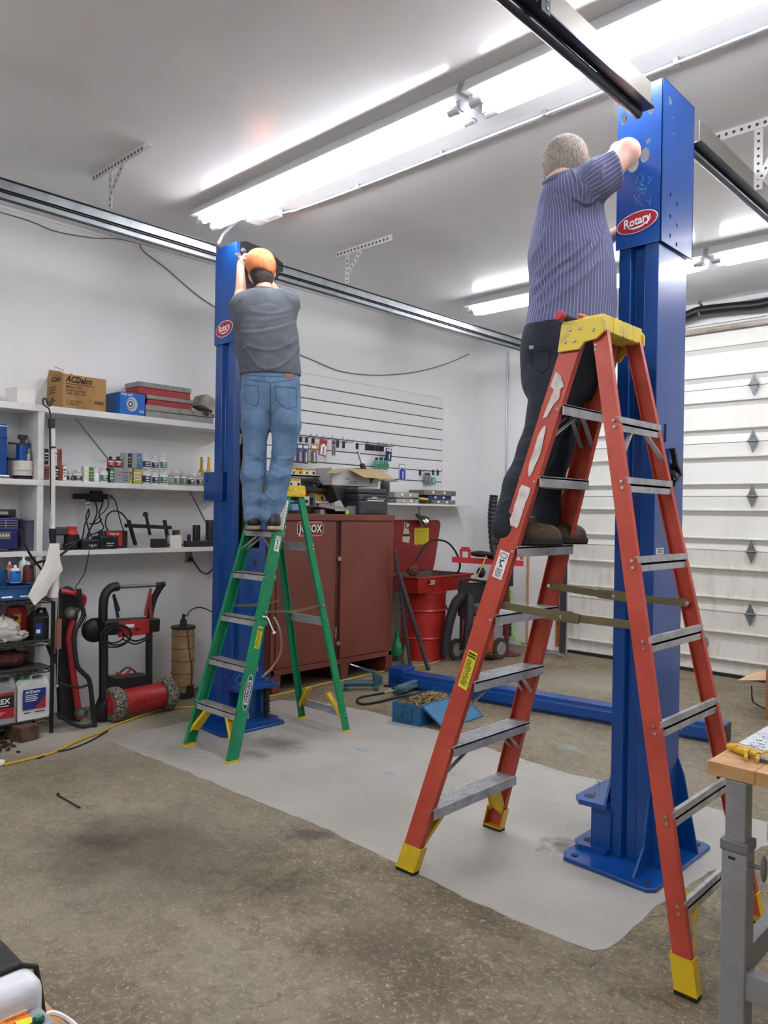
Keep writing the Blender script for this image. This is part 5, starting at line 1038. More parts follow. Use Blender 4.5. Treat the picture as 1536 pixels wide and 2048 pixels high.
q = fl(46, 1478); mb = MB(); mb.box((q[0]-.02, q[1], .05), (.2, .13, .09), Matrix.Rotation(.15, 3, 'Z')); mb.box((q[0]-.22, q[1]+.08, .04), (.15, .15, .07), Matrix.Rotation(-.3, 3, 'Z')); solo(mb, 'wood_block', M('old_wood', '#5c4433', rough=.8, c2='#3d2d22', ns=12), 'brown wood block under the wire rack', 'block', bevel=.003)
mb = MB(); rnd = random.Random(2)
for i in range(60):
    q = fl(rnd.uniform(-10, 40), rnd.uniform(1478, 1508)); mb.box((q[0]-rnd.random()*.2, q[1], .006), (.03*rnd.random()+.008, .02*rnd.random()+.006, .012), Matrix.Rotation(rnd.random()*3, 3, 'Z'))
solo(mb, 'swept_debris', M('debris_brown', '#3b2d24', rough=.9), 'brown crumbly debris on the floor under the wire rack', 'debris', kind='stuff')
# ================================================================ CREEPER
crd = M('creeper_red', '#a5262c', rough=.35); crb = M('creeper_black', '#19191b', rough=.5)
t = thing('creeper', 'red and black mechanic creeper leaning upright against the wall', 'creeper', (-5.4, 2.5, 0))
xk = -5.2
def pc(u, v, x=xk): return Vector(pl(u, v, 0, x))
mb = MB(); A = [pc(u, v, -5.30) for u, v in ((122, 1180), (140, 1172), (168, 1190), (165, 1205), (150, 1260), (145, 1290), (152, 1360), (163, 1445), (120, 1440), (115, 1300))]
n = len(A); B = [p+Vector((-.05, 0, 0)) for p in A]; mb.add(A+B, [tuple(range(n)), tuple(reversed(range(n, 2*n)))]+[((i+1) % n, i, i+n, (i+1) % n+n) for i in range(n)]); part(mb, 'black_pad', crb, t, bevel=.01)
mb = MB(); mb.tube(curvepts([pc(122, 1182, -5.26), pc(145, 1186, -5.24), pc(168, 1195, -5.24), pc(163, 1215, -5.26)]), .018, n=8); mb.tube(curvepts([pc(147, 1240, -5.25), pc(138, 1275, -5.25), pc(141, 1300, -5.25), pc(150, 1370, -5.25), pc(160, 1438, -5.25)]), .022, n=8); part(mb, 'red_trim', crd, t)
part(MB().tube(curvepts([pc(158, 1178), pc(161, 1205), pc(167, 1225), pc(163, 1240), pc(151, 1260), pc(149, 1290), pc(154, 1330), pc(165, 1345), pc(177, 1358), pc(182, 1380), pc(186, 1420), pc(190, 1455)]), .0165, n=10), 'frame_tube', crb, t)
mb = MB(); mb.tube(curvepts([pc(115, 1365), pc(138, 1372), pc(160, 1375), pc(177, 1369)]), .009, n=8); part(mb, 'cross_tube', crb, t)
mb = MB(); mb.tube(curvepts([pc(115, 1428), pc(140, 1445), pc(165, 1453), pc(188, 1448)]), .013, n=8); part(mb, 'cross_tube', crb, t)
cast = M('caster_tyre', '#4a443c', rough=.6); 
for (u, v) in ((141, 1225), (161, 1425)):
    mb = MB(); q = pc(u, v, -5.21); mb.cyl(q+Vector((-.014, 0, 0)), q+Vector((.014, 0, 0)), .038, n=20); mb.cyl(q+Vector((-.015, 0, 0)), q+Vector((.017, 0, 0)), .022, n=16, m=1); mb.beam(q+Vector((.018, 0, 0)), q+Vector((.018, .045, .03)), .003, .035, up=X3, m=1); mb.beam(q+Vector((.0, .045, .03)), q+Vector((.0, .045, -.03)), .04, .004, up=Y3, m=1); part(mb, 'caster', [cast, galv], t)
part(MB().tube([pc(117, 1185, -5.19), pc(117, 1215, -5.19)], .004, n=6), 'cable', greyc, t)
mb = MB(); mb.tube([pc(117, 1190, -5.19), pc(117, 1235, -5.19)], .004); mb.bb(-5.21, -5.18, *sorted((pc(112, 1235)[1], pc(121, 1235)[1])), pc(117, 1298, -5.19)[2], pc(117, 1238, -5.19)[2], m=1); mb.tube([pc(116, 1298, -5.19), pc(114, 1372, -5.19)], .004); mb.ell(pc(114, 1372, -5.19), .012); solo(mb, 'hanging_gauge', [galv, M('old_pink_plastic', '#8c5a4c', rough=.6)], 'thin rod with a dull pink sleeve hanging beside the creeper', 'tool')
# ================================================================ BATTERY CHARGER CART
redt = M('cart_red', '#b02a2a', rough=.4, c2='#8d2323', ns=6)
t = thing('charger_cart', 'black and red wheeled battery booster cart against the wall', 'cart', (-5.35, 3.0, 0))
w1, w2 = fl(232, 1442), fl(332, 1420)
tyre = M('tyre_grey_tread', '#3b3933', rough=.75, c2='#97907c', ns=85, lo=.48, hi=.56, detail=1)
def wheel(c, ax, r, wd, parent, hub):
    mb = MB(); ax = Vector(ax).normalized(); mb.lathe([(r*.55, -wd/2), (r*.85, -wd*.55), (r*.98, -wd*.3), (r, 0), (r*.98, wd*.3), (r*.85, wd*.55), (r*.55, wd/2)], c, ax, n=28); part(mb, 'wheel', tyre, parent)
    mb = MB(); mb.lathe([(r*.14, -wd*.62), (r*.16, -wd*.56), (r*.47, -wd*.54), (r*.52, -wd*.58), (r*.54, -wd*.5), (r*.54, wd*.5), (r*.52, wd*.58), (r*.47, wd*.54), (r*.16, wd*.56), (r*.14, wd*.62)], c, ax, n=20); part(mb, 'hub', hub, parent)
r = .125; ax = Vector((w2[0]-w1[0], w2[1]-w1[1], 0)).normalized(); R90 = Vector((-ax.y, ax.x, 0))
c1 = Vector((w1[0]-.0, w1[1]-.01, r)); c2_ = Vector((w2[0], w2[1], r))
wheel(c1, ax, r, .085, t, redt); wheel(c2_, ax, r, .085, t, redt)
mb = MB(); mb.cyl(c1+ax*.055, c2_-ax*.055, .095, n=28); mb.text('1275', .06, c1+ax*.17+Vector((.098, -.02, -.01)), ax, Z3, m=1); part(mb, 'battery_drum', [redt, M('dark_print', '#5a1416')], t)
up0 = pl(213, 1400, 0, c1.x-.05); Lx = c1.x-.08
def pk(u, v, x=None): return Vector(pl(u, v, 0, Lx if x is None else x))
mb = MB(); mb.tube(curvepts([pk(207, 1425), pk(207, 1300), pk(206, 1220), pk(210, 1190), pk(222, 1176), pk(236, 1173)]), .034, n=8); part(mb, 'upright', crb, t)
mb = MB(); mb.tube(curvepts([pk(298, 1370), pk(298, 1300), pk(299, 1240), pk(307, 1200), pk(318, 1178), pk(325, 1168)]), .026, n=8); part(mb, 'upright', crb, t)
mb = MB(); mb.cyl(pk(236, 1174), pk(315, 1170), .014, n=12); part(mb, 'push_handle', galv, t)
mb = MB(); mb.cyl(pk(226, 1175), pk(238, 1174), .02, n=12); mb.cyl(pk(313, 1170), pk(329, 1168), .02, n=12); part(mb, 'handle_end', crb, t)
mb = MB(); a, b = pk(214, 1245), pk(308, 1236); mb.beam(pk(200, 1255), pk(310, 1248), .16, .10, up=Z3); mb.ell(pk(190, 1260, Lx-.06), (.06, .10, .09), n=20); part(mb, 'control_housing', crb, t, bevel=.01)
mb = MB(); q = pk(268, 1256, Lx+.085); mb.box(q, (.02, .24, .11)); mb.box(q+Vector((.011, -.04, .02)), (.003, .07, .025), m=1); mb.box(q+Vector((.011, .02, -.01)), (.003, .03, .02), m=2); part(mb, 'control_panel', [redt, whitep, inkb], t, bevel=.004)
for s, rr in ((0, .08), (.012, .065), (-.01, .05)):
    mb = MB(); c = pk(232+s*300, 1272, Lx+.11+s); mb.tube([c+Vector((0, math.cos(a)*rr*1.5, math.sin(a)*rr)) for a in np.linspace(0, 2*PI, 28)[:-1]], .006, n=6, closed=True); part(mb, 'coiled_cable', blackr, t)
mb = MB(); mb.tube(curvepts([pk(245, 1268, Lx+.1), pk(270, 1282, Lx+.11), pk(300, 1270, Lx+.1), pk(308, 1252, Lx+.1)]), .007, n=6); mb.tube(curvepts([pk(245, 1278, Lx+.1), pk(272, 1288, Lx+.12), pk(305, 1272, Lx+.1)]), .006, n=6); part(mb, 'draped_cable', blackr, t)
for pts, m, nmm in (([(226, 1190), (232, 1215), (236, 1235)], crb, 'black_clamp'), ([(228, 1188), (238, 1222)], crb, 'black_clamp'), ([(302, 1176), (300, 1205), (303, 1238)], redt, 'red_clamp'), ([(300, 1178), (293, 1215), (290, 1232)], redt, 'red_clamp')):
    mb = MB(); P = [pk(u, v, Lx+.06) for u, v in pts]; mb.tube(P, [.007]+[.012]*(len(P)-1), n=6); part(mb, nmm, m, t)
mb = MB(); mb.beam(pk(222, 1372, Lx-.03), pk(290, 1365, Lx-.03), .16, .13, up=Z3); mb.tube(curvepts([pk(235, 1350), pk(255, 1335, Lx+.05), pk(272, 1345)]), .006); mb.tube(curvepts([pk(232, 1345, Lx+.05), pk(248, 1350, Lx+.06), pk(262, 1338, Lx+.05)]), .008, m=1); part(mb, 'battery', [crb, redt], t)
part(MB().beam(pk(196, 1415, Lx), pk(214, 1420, Lx), .12, .16, up=Z3), 'foot_block', crb, t, bevel=.01)
# ================================================================ OIL EXTRACTOR
t = thing('fluid_extractor', 'tan translucent cylinder extractor with wire bands beside the blue post', 'container', (-5.5, 3.46, 0))
q0, q1 = pl(353, 1300, 0, -5.48), pl(397, 1300, 0, -5.48); y = (q0[1]+q1[1])/2; r = (q1[1]-q0[1])/2*.92; zt = pl(375, 1256, 0, -5.5)[2]; x = -5.55
part(MB().lathe([(r, 0), (r, .035), (r*.95, .05)], (x, y, 0), n=28), 'base', black, t)
part(MB().lathe([(r*.93, .05), (r*.95, .07), (r*.97, zt-.02), (r*.93, zt-.005)], (x, y, 0), n=28), 'tank', M('tan_translucent', '#9c7f57', rough=.4, c2='#b59a70', ns=7), t)
mb = MB()
for k in range(5): mb.tube([(x+math.cos(a)*r*.985, y+math.sin(a)*r*.985, .10+k*(zt-.14)/4.2) for a in np.linspace(0, 2*PI, 30)[:-1]], .003, n=5, closed=True)
mb.tube(curvepts([(x+r*.98, y-.02, zt), (x+r, y+.0, zt*.7), (x+r*.97, y+.03, zt*.4), (x+r*.99, y+.02, .06)]), .005)
part(mb, 'wire_cage', M('rusty_wire', '#5f4327', rough=.6), t)
part(MB().lathe([(r*1.04, zt-.008), (r*1.05, zt+.012), (r*.3, zt+.02), (.028, zt+.03), (.026, zt+.06), (.012, zt+.075), (.012, zt+.11)], (x, y, 0), n=28), 'pump_lid', black, t)
part(MB().box((x+r*.95, y+.01, .08), (.04, .05, .06)), 'drain', black, t)
wire([(x, y, zt+.11), pl(374, 1232, 0, -5.55), pl(380, 1222, 0, -5.55), pl(395, 1215, 0, -5.55), pl(412, 1218, 0, -5.55), pl(430, 1228, 0, -5.55)], .005, 'suction_hose', '', '', blackr, par=t)
# yellow extension cord
pts = [Vector((p[0]+(.04 if q_ > 11 else 0), p[1], .008)) for q_, p in enumerate([fl(*q) for q in ((8, 1532), (60, 1520), (100, 1510), (130, 1497), (165, 1480), (200, 1468), (232, 1452), (265, 1440), (300, 1428), (330, 1420), (385, 1416), (450, 1410), (552, 1389), (600, 1378), (640, 1368), (700, 1357), (750, 1345), (800, 1335), (850, 1329), (872, 1322))])]
t = thing('extension_cord', 'yellow extension cord running along the floor below the wall', 'cord', pts[0]); part(MB().tube(curvepts(pts, 6), .0075, n=8), 'cable', M('cord_yellow', '#c6a41f', rough=.45), t)
part(MB().box(pts[0]+Vector((-.02, -.03, .01)), (.05, .07, .03), Matrix.Rotation(.5, 3, 'Z')), 'plug', whitep, t, bevel=.006)
wire([(p[0], p[1], .006) for p in [fl(*q) for q in ((75, 1519), (110, 1506), (140, 1500), (180, 1484), (215, 1464))]], .005, 'thin_black_wire', 'thin black wire lying beside the yellow cord at left', 'wire', blackr)
mb = MB(); a, b = fl(115, 1592), fl(160, 1618); mb.cyl((a[0], a[1], .006), (b[0], b[1], .006), .004, n=8); mb.cyl((a[0], a[1], .006), (a[0]+.004, a[1]+.004, .012), .008, n=8); solo(mb, 'long_bolt', iron, 'thin dark bolt lying on the concrete at the lower left', 'bolt')
# ================================================================ SLATTED PANEL, PEGS AND PACKS
slm = M('slat_white', '#e0e2e2', rough=.4)
zg = [pl(883, v, 0, WX)[2] for v in (797, 818, 839, 860, 880.5, 901.6, 922.5, 944, 964.6)]
ys0, ys1 = 4.35, 7.06
t = thing('slatwall_panel', 'white slatted display panel on the left wall above the cabinet', 'panel', (WX+.01, 5.7, 1.7))
part(MB().bb(WX+.0005, WX+.006, ys0, ys1, 1.62, zg[0]+.0), 'backing', M('groove_grey', '#5a5c60', rough=.7), t)
zz = [zg[0]]+zg[1:]+[1.60]
for i in range(len(zz)-1): part(MB().bb(WX+.0005, WX+.02, ys0, ys1, zz[i+1]+.005, zz[i]-.005), 'slat', slm, t, bevel=.002)
def wi(u0, u1, v0, v1, x, dep=.05, mb=None, m=0):
    a, b = pl(u0, (v0+v1)/2, 0, x), pl(u1, (v0+v1)/2, 0, x); uc = (u0+u1)/2; z1 = pl(uc, v0, 0, x)[2]; z0 = pl(uc, v1, 0, x)[2]
    mb = mb or MB(); mb.bb(x-dep, x, a[1], b[1], z0, z1, m=m); return mb, (a[1], b[1], z0, z1)
peg = M('hook_black', '#202124', rough=.5); pegz = M('hook_zinc', '#7b7f86', rough=.35, metal=.7)
def hook(u, v0, v1, lab, ln=.15, upz=.03):
    a = pl(u, v0, 0, WX+.03); b = pl(u, v1, 0, WX+.03); t = thing('peg_hook', lab, 'hook', (WX+.03, a[1], b[2]), group='hooks on the slatted panel')
    part(MB().bb(WX+.021, WX+.032, a[1]-.014, a[1]+.014, b[2], a[2]), 'hook_plate', peg, t)
    part(MB().tube(curvepts([(WX+.03, a[1], (a[2]+b[2])/2+.02), (WX+.03+ln*.8, a[1], (a[2]+b[2])/2+.015), (WX+.03+ln, a[1], (a[2]+b[2])/2+.015+upz)], 4), .0035, n=6), 'prong', pegz, t)
L1 = [(602, 873, 884, 'hook over the first of the purple tool packs'), (614, 874, 885, 'hook over the second of the purple tool packs'), (627, 876, 887, 'hook over the amber tool pack'), (645, 878, 886, 'hook holding the red blister pack'), (667, 880, 888, 'hook holding the thin grey pack'), (676, 881, 895, 'bare hook right of the thin grey pack'), (688, 882, 896, 'bare hook midway to the lone black hook'), (715, 886, 898, 'lone black hook above the leaning handle')]
for h in L1: hook(*h)
for i in range(7): hook(733.5+i*5.3+(i > 3)*.6, 887.5+i*.6, 900+i*.5, 'one of seven bare black hooks packed close together', ln=.17)
def pack(u0, u1, v0, v1, x, mats, lab, nm='tool_pack', grp='hanging tool packs', ang=0.):
    mb, (y0, y1, z0, z1) = wi(u0, u1, v0, v1, x, .004); h = z1-z0; w_ = y1-y0
    t = thing(nm, lab, 'package', (x, (y0+y1)/2, z0), group=grp)
    c = Vector((0, (y0+y1)/2, z1)); part_m = mb
    def rot(mb_):
        if ang: mb_.v = [tuple(Matrix.Rotation(ang, 3, 'X') @ (Vector(p)-c)+c) for p in mb_.v]
        return mb_
    part(rot(mb), 'card', mats[0], t)
    mb = MB(); mb.bb(x, x+.012, y0+w_*.12, y1-w_*.12, z0+h*.05, z0+h*.62); mb.bb(x, x+.008, y0+w_*.3, y1-w_*.3, z0+h*.6, z0+h*.72)
    part(rot(mb), 'blister', mats[1], t, bevel=.003)
    mb = MB(); mb.bb(x+.0005, x+.002, y0+w_*.12, y1-w_*.12, z0+h*.78, z0+h*.92); mb.bb(x+.011, x+.0135, y0+w_*.42, y0+w_*.55, z0+h*.1, z0+h*.55)
    part(rot(mb), 'tool_print', mats[2], t); return t
pur = M('pack_purple', '#4c4a86', rough=.45); grb = M('blister_grey', '#6b6a76', rough=.25); amb = M('pack_amber', '#b0822b', rough=.45); rdp = M('pack_red', '#a94a48', rough=.45)
for i, l in enumerate(('purple-carded tool pack, partly hidden by the jeans', 'purple-carded tool pack, second from the jeans', 'purple-carded tool pack, next to the amber one')):
    pack(583+i*11.5, 594+i*11.5, 886+i, 925+i*1.2, WX+.14, [pur, grb, whitep], l)
pack(622, 634, 888, 927, WX+.15, [amb, grb, whitep], 'amber-carded tool pack right of the purple ones')
pack(640, 655, 879, 912, WX+.11, [rdp, whitep, redlogo], 'red blister pack hanging slightly askew', ang=-.12)
pack(664, 671, 881, 911, WX+.10, [M('pack_grey', '#8f9297', rough=.4), greyc, lab_b], 'thin grey blister pack')
pack(772, 784, 897, 922, WX+.10, [M('pack_blue', '#34487f', rough=.4), lab_n, whitep], 'blue blister pack hanging behind the green bottles', ang=-.08)
pack(798, 811, 928, 960, WX+.025, [M('pack_clear', '#b9bfc4', rough=.25), M('blue_tube', '#2a36a8', rough=.4), whitep], 'clear pack with a bright blue tube at the right of the panel')
pack(849, 860, 945, 968, WX+.06, [M('pack_dull', '#7f8484', rough=.35), greyc, lab_b], 'grey blister pack near the right end of the panel', ang=.05)
pack(861, 871, 950, 968, WX+.06, [M('pack_teal', '#7fb0b2', rough=.35), M('teal_tube', '#4f9aa0'), whitep], 'teal blister pack at the right end of the panel')
for u, l in ((841, 'small zinc hook left of the two end packs'), (867, 'small zinc hook above the teal pack'), (876, 'small zinc hook at the right end of the panel')): hook(u, 940, 951, l, ln=.06)
for i, l in enumerate(('small green bottle on the panel, left of three', 'small green bottle on the panel, middle of three', 'small green bottle on the panel, right of three')):
    u = 756+i*9; mb, (y0, y1, z0, z1) = wi(u-4.2, u+4, 915, 940, WX+.1, .06); h = z1-z0; y = (y0+y1)/2; r = (y1-y0)/2
    tt = thing('green_bottle', l, 'bottle', (WX+.08, y, z0), group='green bottles on the panel'); part(MB().lathe([(r*.95, 0), (r, .01), (r, h*.68), (r*.5, h*.82)], (WX+.08, y, z0), n=14), 'bottle_body', M('bottle_mint', '#5e9f88', rough=.4), tt); part(MB().lathe([(r*.55, h*.82), (r*.55, h)], (WX+.08, y, z0), n=12), 'cap', black, tt)
    part(MB().bb(WX+.08+r*.9, WX+.08+r*1.03, y-r*.6, y+r*.6, z0+h*.15, z0+h*.5), 'label', lab_g, tt)
mb, _ = wi(745, 780, 939.5, 941, WX+.13, .11); solo(mb, 'bottle_ledge', slm, 'thin ledge under the three green bottles', 'shelf')
# small shelves and filter boxes left of the carton
fb = [M('filter_box_yellow', '#d3bd27', rough=.5), M('filter_box_white', '#d8d5c9', rough=.5), inkb, M('filter_box_red', '#b8402c', rough=.5)]
mb, _ = wi(570, 668, 949.5, 951.5, -5.50, .22); mb.bb(-5.72, -5.5, _[0], _[1], _[2], _[2]+.004); solo(mb, 'filter_shelf', sh, 'narrow white shelf with filter boxes, upper one right of the jeans', 'shelf')
FG = 'oil filter boxes'
def fbox(u0, u1, v0, v1, x, base, lab, band=0):
    mb, (y0, y1, z0, z1) = wi(u0, u1, v0, v1, x, .09); h = z1-z0; w_ = y1-y0
    mb.bb(x, x+.001, y0+.001, y1-.001, z1-h*.3, z1-h*.04, m=1); mb.bb(x, x+.0016, y0+w_*.55, y1-w_*.15, z0+h*.12, z0+h*.5, m=2); mb.bb(x+.001, x+.002, y0+w_*.1, y1-w_*.2, z1-h*.2, z1-h*.12, m=2 if band else 3)
    solo(mb, 'filter_box', [base, fb[0] if base is not fb[0] else fb[3], inkb, fb[3]], lab, 'box', FG)
fbox(579, 591, 935, 949.5, -5.52, fb[1], 'white and yellow filter box, first on the upper shelf')
fbox(592, 604, 936, 949.5, -5.52, fb[0], 'yellow filter box, second on the upper shelf')
fbox(606, 617, 937, 950, -5.52, fb[1], 'white and orange filter box, third on the upper shelf')
fbox(618, 631, 937, 950, -5.52, fb[1], 'white and yellow filter box, fourth on the upper shelf', 1)
fbox(638, 647, 939, 951, -5.52, lab_n, 'navy filter box left of the flap of the open carton')
fbox(647.5, 657, 938, 951.5, -5.53, fb[1], 'white and orange filter box tucked against the open carton')
fbox(574, 586, 957, 974, -5.45, fb[1], 'white filter box with yellow top above the green ladder cap, left one')
fbox(586.5, 601.5, 957, 974, -5.45, fb[1], 'white filter box with yellow top above the green ladder cap, right one')
mb, _ = wi(570, 676, 974.5, 983, -5.42, .3); solo(mb, 'black_shelf', M('black_shelf', '#242321', rough=.5), 'thick black shelf behind the green ladder cap', 'shelf', bevel=.003)
mb = MB(); rnd = random.Random(12)
for k in range(5):
    q = pl(618+k*10, 968+k*1.2, 0, -5.47); mb.tube(curvepts([Vector(q)+Vector((rnd.gauss(0, .02), rnd.gauss(0, .04), -.0+abs(rnd.gauss(0, .02)))) for _ in range(6)]), .006, n=6)
solo(mb, 'cable_heap', black, 'tangle of black cables on the black shelf', 'cables')
for (u0, u1, b_, l) in ((607, 619, 0, 'yellow and black filter box in the lower row, nearest the ladder cap'), (620, 633, 1, 'white and orange filter box in the lower row'), (634.5, 648, 0, 'yellow filter box in the lower row'), (649, 664, 1, 'white filter box with black diamond in the lower row'), (664.5, 672, 1, 'white box at the end of the lower row by the black bin')): fbox(u0, u1, 985, 1001, -5.48, fb[b_], l)
mb, _ = wi(560, 682, 1001.5, 1006, -5.46, .29); solo(mb, 'bracket_shelf', sh, 'white shelf board just above the left half of the cabinet top', 'shelf', bevel=.002)
# wall shelf right of printer
mb, sb = wi(776, 884, 1007, 1011.5, -5.47, .285); zs = sb[3]; mb = MB(); mb.bb(WX+.001, -5.47, sb[0]-.3, 7.35, zs-.022, zs); solo(mb, 'bracket_shelf', sh, 'white shelf board above the red parts washer', 'shelf', bevel=.002)
clr = M('clear_case', '#a9aaa6', rough=.25, c2='#8b8b86', ns=20); olive = M('case_olive_grey', '#7c7a6c', rough=.5, c2='#5f5e52', ns=14)
def flat_case(u0, u1, v0, v1, x, m_, lab, grp='flat part cases on the right shelf', base=None):
    mb, (y0, y1, z0, z1) = wi(u0, u1, v0, v1, x, .22); t = thing('parts_case', lab, 'case', (x-.11, (y0+y1)/2, z0), group=grp)
    part(mb, 'case_body', m_, t, bevel=.004)
    for k in (.25, .6): part(MB().bb(x, x+.006, y0+(y1-y0)*k, y0+(y1-y0)*k+.03, z0+(z1-z0)*.3, z1-(z1-z0)*.2), 'latch', whitep, t)
flat_case(793, 838, 998, 1007, -5.50, clr, 'clear flat case lying on the right shelf, lower one of two')
flat_case(789, 838, 985, 996, -5.52, clr, 'clear flat case lying on the right shelf, upper one of two')
flat_case(862, 911, 1000, 1009, -5.48, olive, 'olive-grey part case, bottom of the right-hand pile')
flat_case(857, 903, 991.5, 999.5, -5.50, navy, 'dark blue part case in the middle of the right-hand pile')
flat_case(848, 912, 981, 991, -5.48, olive, 'olive-grey part case, top of the right-hand pile')
mb = MB(); a, b = Vector(pl(839, 997, 0, -5.45)), Vector(pl(855, 999, 0, -5.45)); mb.cyl(a, b, .014, n=10); c = Vector(pl(864, 1004, 0, -5.45)); mb.cyl(b, c, .009, n=8, m=1)
solo(mb, 'screwdriver', [yel, black], 'yellow-handled screwdriver on the right shelf', 'screwdriver')
# ---- on top of the cabinet
CT = 1.521
prt = M('printer_grey', '#34363b', rough=.42); prd = M('printer_dark', '#1b1c1f', rough=.35)
a, b = pl(719, 1000, 0, -5.15), pl(776, 1000, 0, -5.15); py0, py1 = a[1], b[1]; zt = pl(745, 977, 0, -5.15)[2]
t = thing('printer', 'dark grey laser printer on the cabinet top', 'printer', (-5.35, (py0+py1)/2, CT))
part(MB().bb(-5.53, -5.15, py0, py1, CT, CT+.13), 'paper_tray_base', prt, t, bevel=.01)
mb = MB(); mb.bb(-5.53, -5.16, py0-.002, py1+.002, CT+.131, zt-.055); part(mb, 'printer_body', prt, t, bevel=.012)
mb = MB(); mb.bb(-5.545, -5.165, py0-.01, py1+.005, zt-.05, zt-.0); part(mb, 'scanner_lid', M('printer_lid', '#3a3c41', rough=.4), t, bevel=.012)
mb = MB(); w_ = py1-py0; mb.bb(-5.165, -5.155, py0+w_*.2, py1-w_*.06, zt-.155, zt-.07); part(mb, 'output_slot', prd, t); mb = MB(); mb.bb(-5.156, -5.150, py0+w_*.28, py1-w_*.15, zt-.12, zt-.112); mb.bb(-5.156, -5.150, py0+w_*.3, py1-w_*.1, zt-.1, zt-.096); part(mb, 'paper_edge', whitep, t)
part(MB().bb(-5.152, -5.1475, py0+w_*.25, py1-w_*.25, CT+.012, CT+.04), 'tray_grip', prd, t)
mb = MB(); mb.text('brother', .022, (-5.1535, (py0+py1)/2+.01, CT+.165), Y3, Z3, bold=.03); part(mb, 'lettering', whitep, t)
mb, (y0, y1, z0, z1) = wi(664, 716, 971, 1003, -5.32, .3); bz0 = CT+.09
mb = MB(); mb.prism([(y0, z1), (y1+.01, z1), (y1-.0, CT+.001), (y0+.14, CT+.001)], (-5.55, 0, 0), Y3, Z3, (.23, 0, 0)); 
solo(mb, 'black_bin', M('bin_black', '#232428', rough=.4), 'large black plastic bin behind the printer', 'bin', bevel=.012)
zc0 = z1+.001; q0, q1 = pl(664, 955, 0, -5.33), pl(757, 960, 0, -5.33); zt1 = pl(700, 938, 0, -5.33)[2]
t = thing('open_carton', 'open white carton with tan flaps resting on the black bin and printer', 'box', (-5.45, (q0[1]+q1[1])/2, zc0))
greyw = M('carton_greywhite', '#c3c2bd', rough=.7)
wb0 = max(zc0, zt+.001)
part(MB().bb(-5.60, -5.33, q0[1], q1[1], wb0, zt1), 'carton_body', greyw, t)
tan = M('carton_tan_flap', '#b49c74', rough=.75)
ym_ = pl(694, 938, 0, -5.33)[1]
def quad(mb, pts, th=(0, 0, .003), m=0):
    P = [Vector(p) for p in pts]; n = len(P); B = [p+Vector(th) for p in P]; mb.add(P+B, [tuple(reversed(range(n))), tuple(range(n, 2*n))]+[(i, (i+1) % n, n+(i+1) % n, n+i) for i in range(n)], m); return mb
zz_ = zt1+.001
part(quad(MB(), [pl(694, 938, 0, -5.335), pl(757, 939, 0, -5.335), pl(790, 959, 0, -5.22), pl(728, 955, 0, -5.2), pl(712, 946, 0, -5.22)]), 'carton_flap', tan, t)
part(quad(MB(), [pl(694, 937, 0, -5.335), pl(668, 937, 0, -5.36), pl(654, 946, 0, -5.26), pl(673, 947, 0, -5.24), pl(684, 943, 0, -5.26)]), 'carton_flap', tan, t)
mb = MB(); e = .0006
mb.prism([(pl(735, 960, 0, -5.33)[1], zt1-.05), (pl(752, 960, 0, -5.33)[1], zt1-.05), (pl(742, 960, 0, -5.33)[1], zt1-.14)], (-5.33, 0, 0), Y3, Z3, (e, 0, 0), m=0)
for k, (ua, ub) in enumerate(((690, 700), (700, 712), (696, 714))): mb.bb(-5.33, -5.33+e, pl(ua, 960, 0, -5.33)[1], pl(ub, 960, 0, -5.33)[1], zt1-.10-.02*k, zt1-.094-.02*k, m=1)
part(mb, 'printing', [M('print_teal', '#3f6a68', rough=.6), inkb], t)
q = pl(732, 945, 0, -5.48); tz = zt1+.002
mb = MB(); mb.cyl(pl(716, 903, 0, -5.58), pl(725, 931, 0, -5.5), .012, n=10); mb.cyl(pl(724, 929, 0, -5.5), pl(728, 940, 0, -5.47), .028, n=12, m=1); mb.bb(-5.56, -5.34, pl(712, 940, 0, -5.4)[1], pl(752, 940, 0, -5.4)[1], zt1+.003, zt1+.016, m=1)
solo(mb, 'duster', [galv, M('duster_dark', '#3b352e', rough=.8)], 'silver-handled dark brush lying in the open carton', 'brush')
mb = MB(); q = pl(777, 970, 0, -5.45); mb.lathe([(.045, 0), (.04, .1), (.05, .12), (.05, .2), (.04, .22)], (-5.5, q[1], zs+.001), n=16); solo(mb, 'dark_mug', M('dark_slate', '#3d4148', rough=.5), 'dark cylindrical pot standing behind the printer', 'pot')
mb = MB(); a, b = pl(764, 957, 0, -5.5), pl(791, 963, 0, -5.5); mb.bb(-5.6, -5.47, a[1], b[1], zs+.223, zs+.24); solo(mb, 'flat_lid', greyc, 'flat grey lid on the dark pot', 'lid')
# left end of cabinet top
t = thing('grey_frame', 'dark grey plastic cabinet frame behind the green ladder rail', 'organiser', (-5.35, 4.35, CT))
mb, (y0, y1, z0, z1) = wi(575, 631, 989, 1020, -5.25, .3); dgy = M('dark_grey_plastic', '#3f4144', rough=.5)
y0, y1 = pl(572, 1005, 0, -5.25)[1], pl(631, 1005, 0, -5.25)[1]; z1 = pl(625, 990, 0, -5.25)[2]
mb = MB(); mb.bb(-5.5, -5.25, y1-.03, y1, CT, z1); part(mb, 'side_panel', dgy, t); part(MB().bb(-5.5, -5.25, y1-.11, y1-.031, z1-.022, z1), 'top_rail', dgy, t); part(MB().bb(-5.5, -5.25, y0, y1-.031, CT, CT+.065), 'drawer_block', prd, t, bevel=.004)
mb = MB(); a, b = pl(606, 1000, 0, -5.24), pl(618, 1000, 0, -5.24); 
part(MB().bb(-5.245, -5.235, a[1]-.05, b[1], CT+.075, CT+.155), 'display_tag', [M('pale_green_card', '#b9c9b2', rough=.5)], t); part(MB().bb(-5.235, -5.233, a[1]+.02, b[1]-.015, CT+.095, CT+.125), 'display_window', inkb, t)
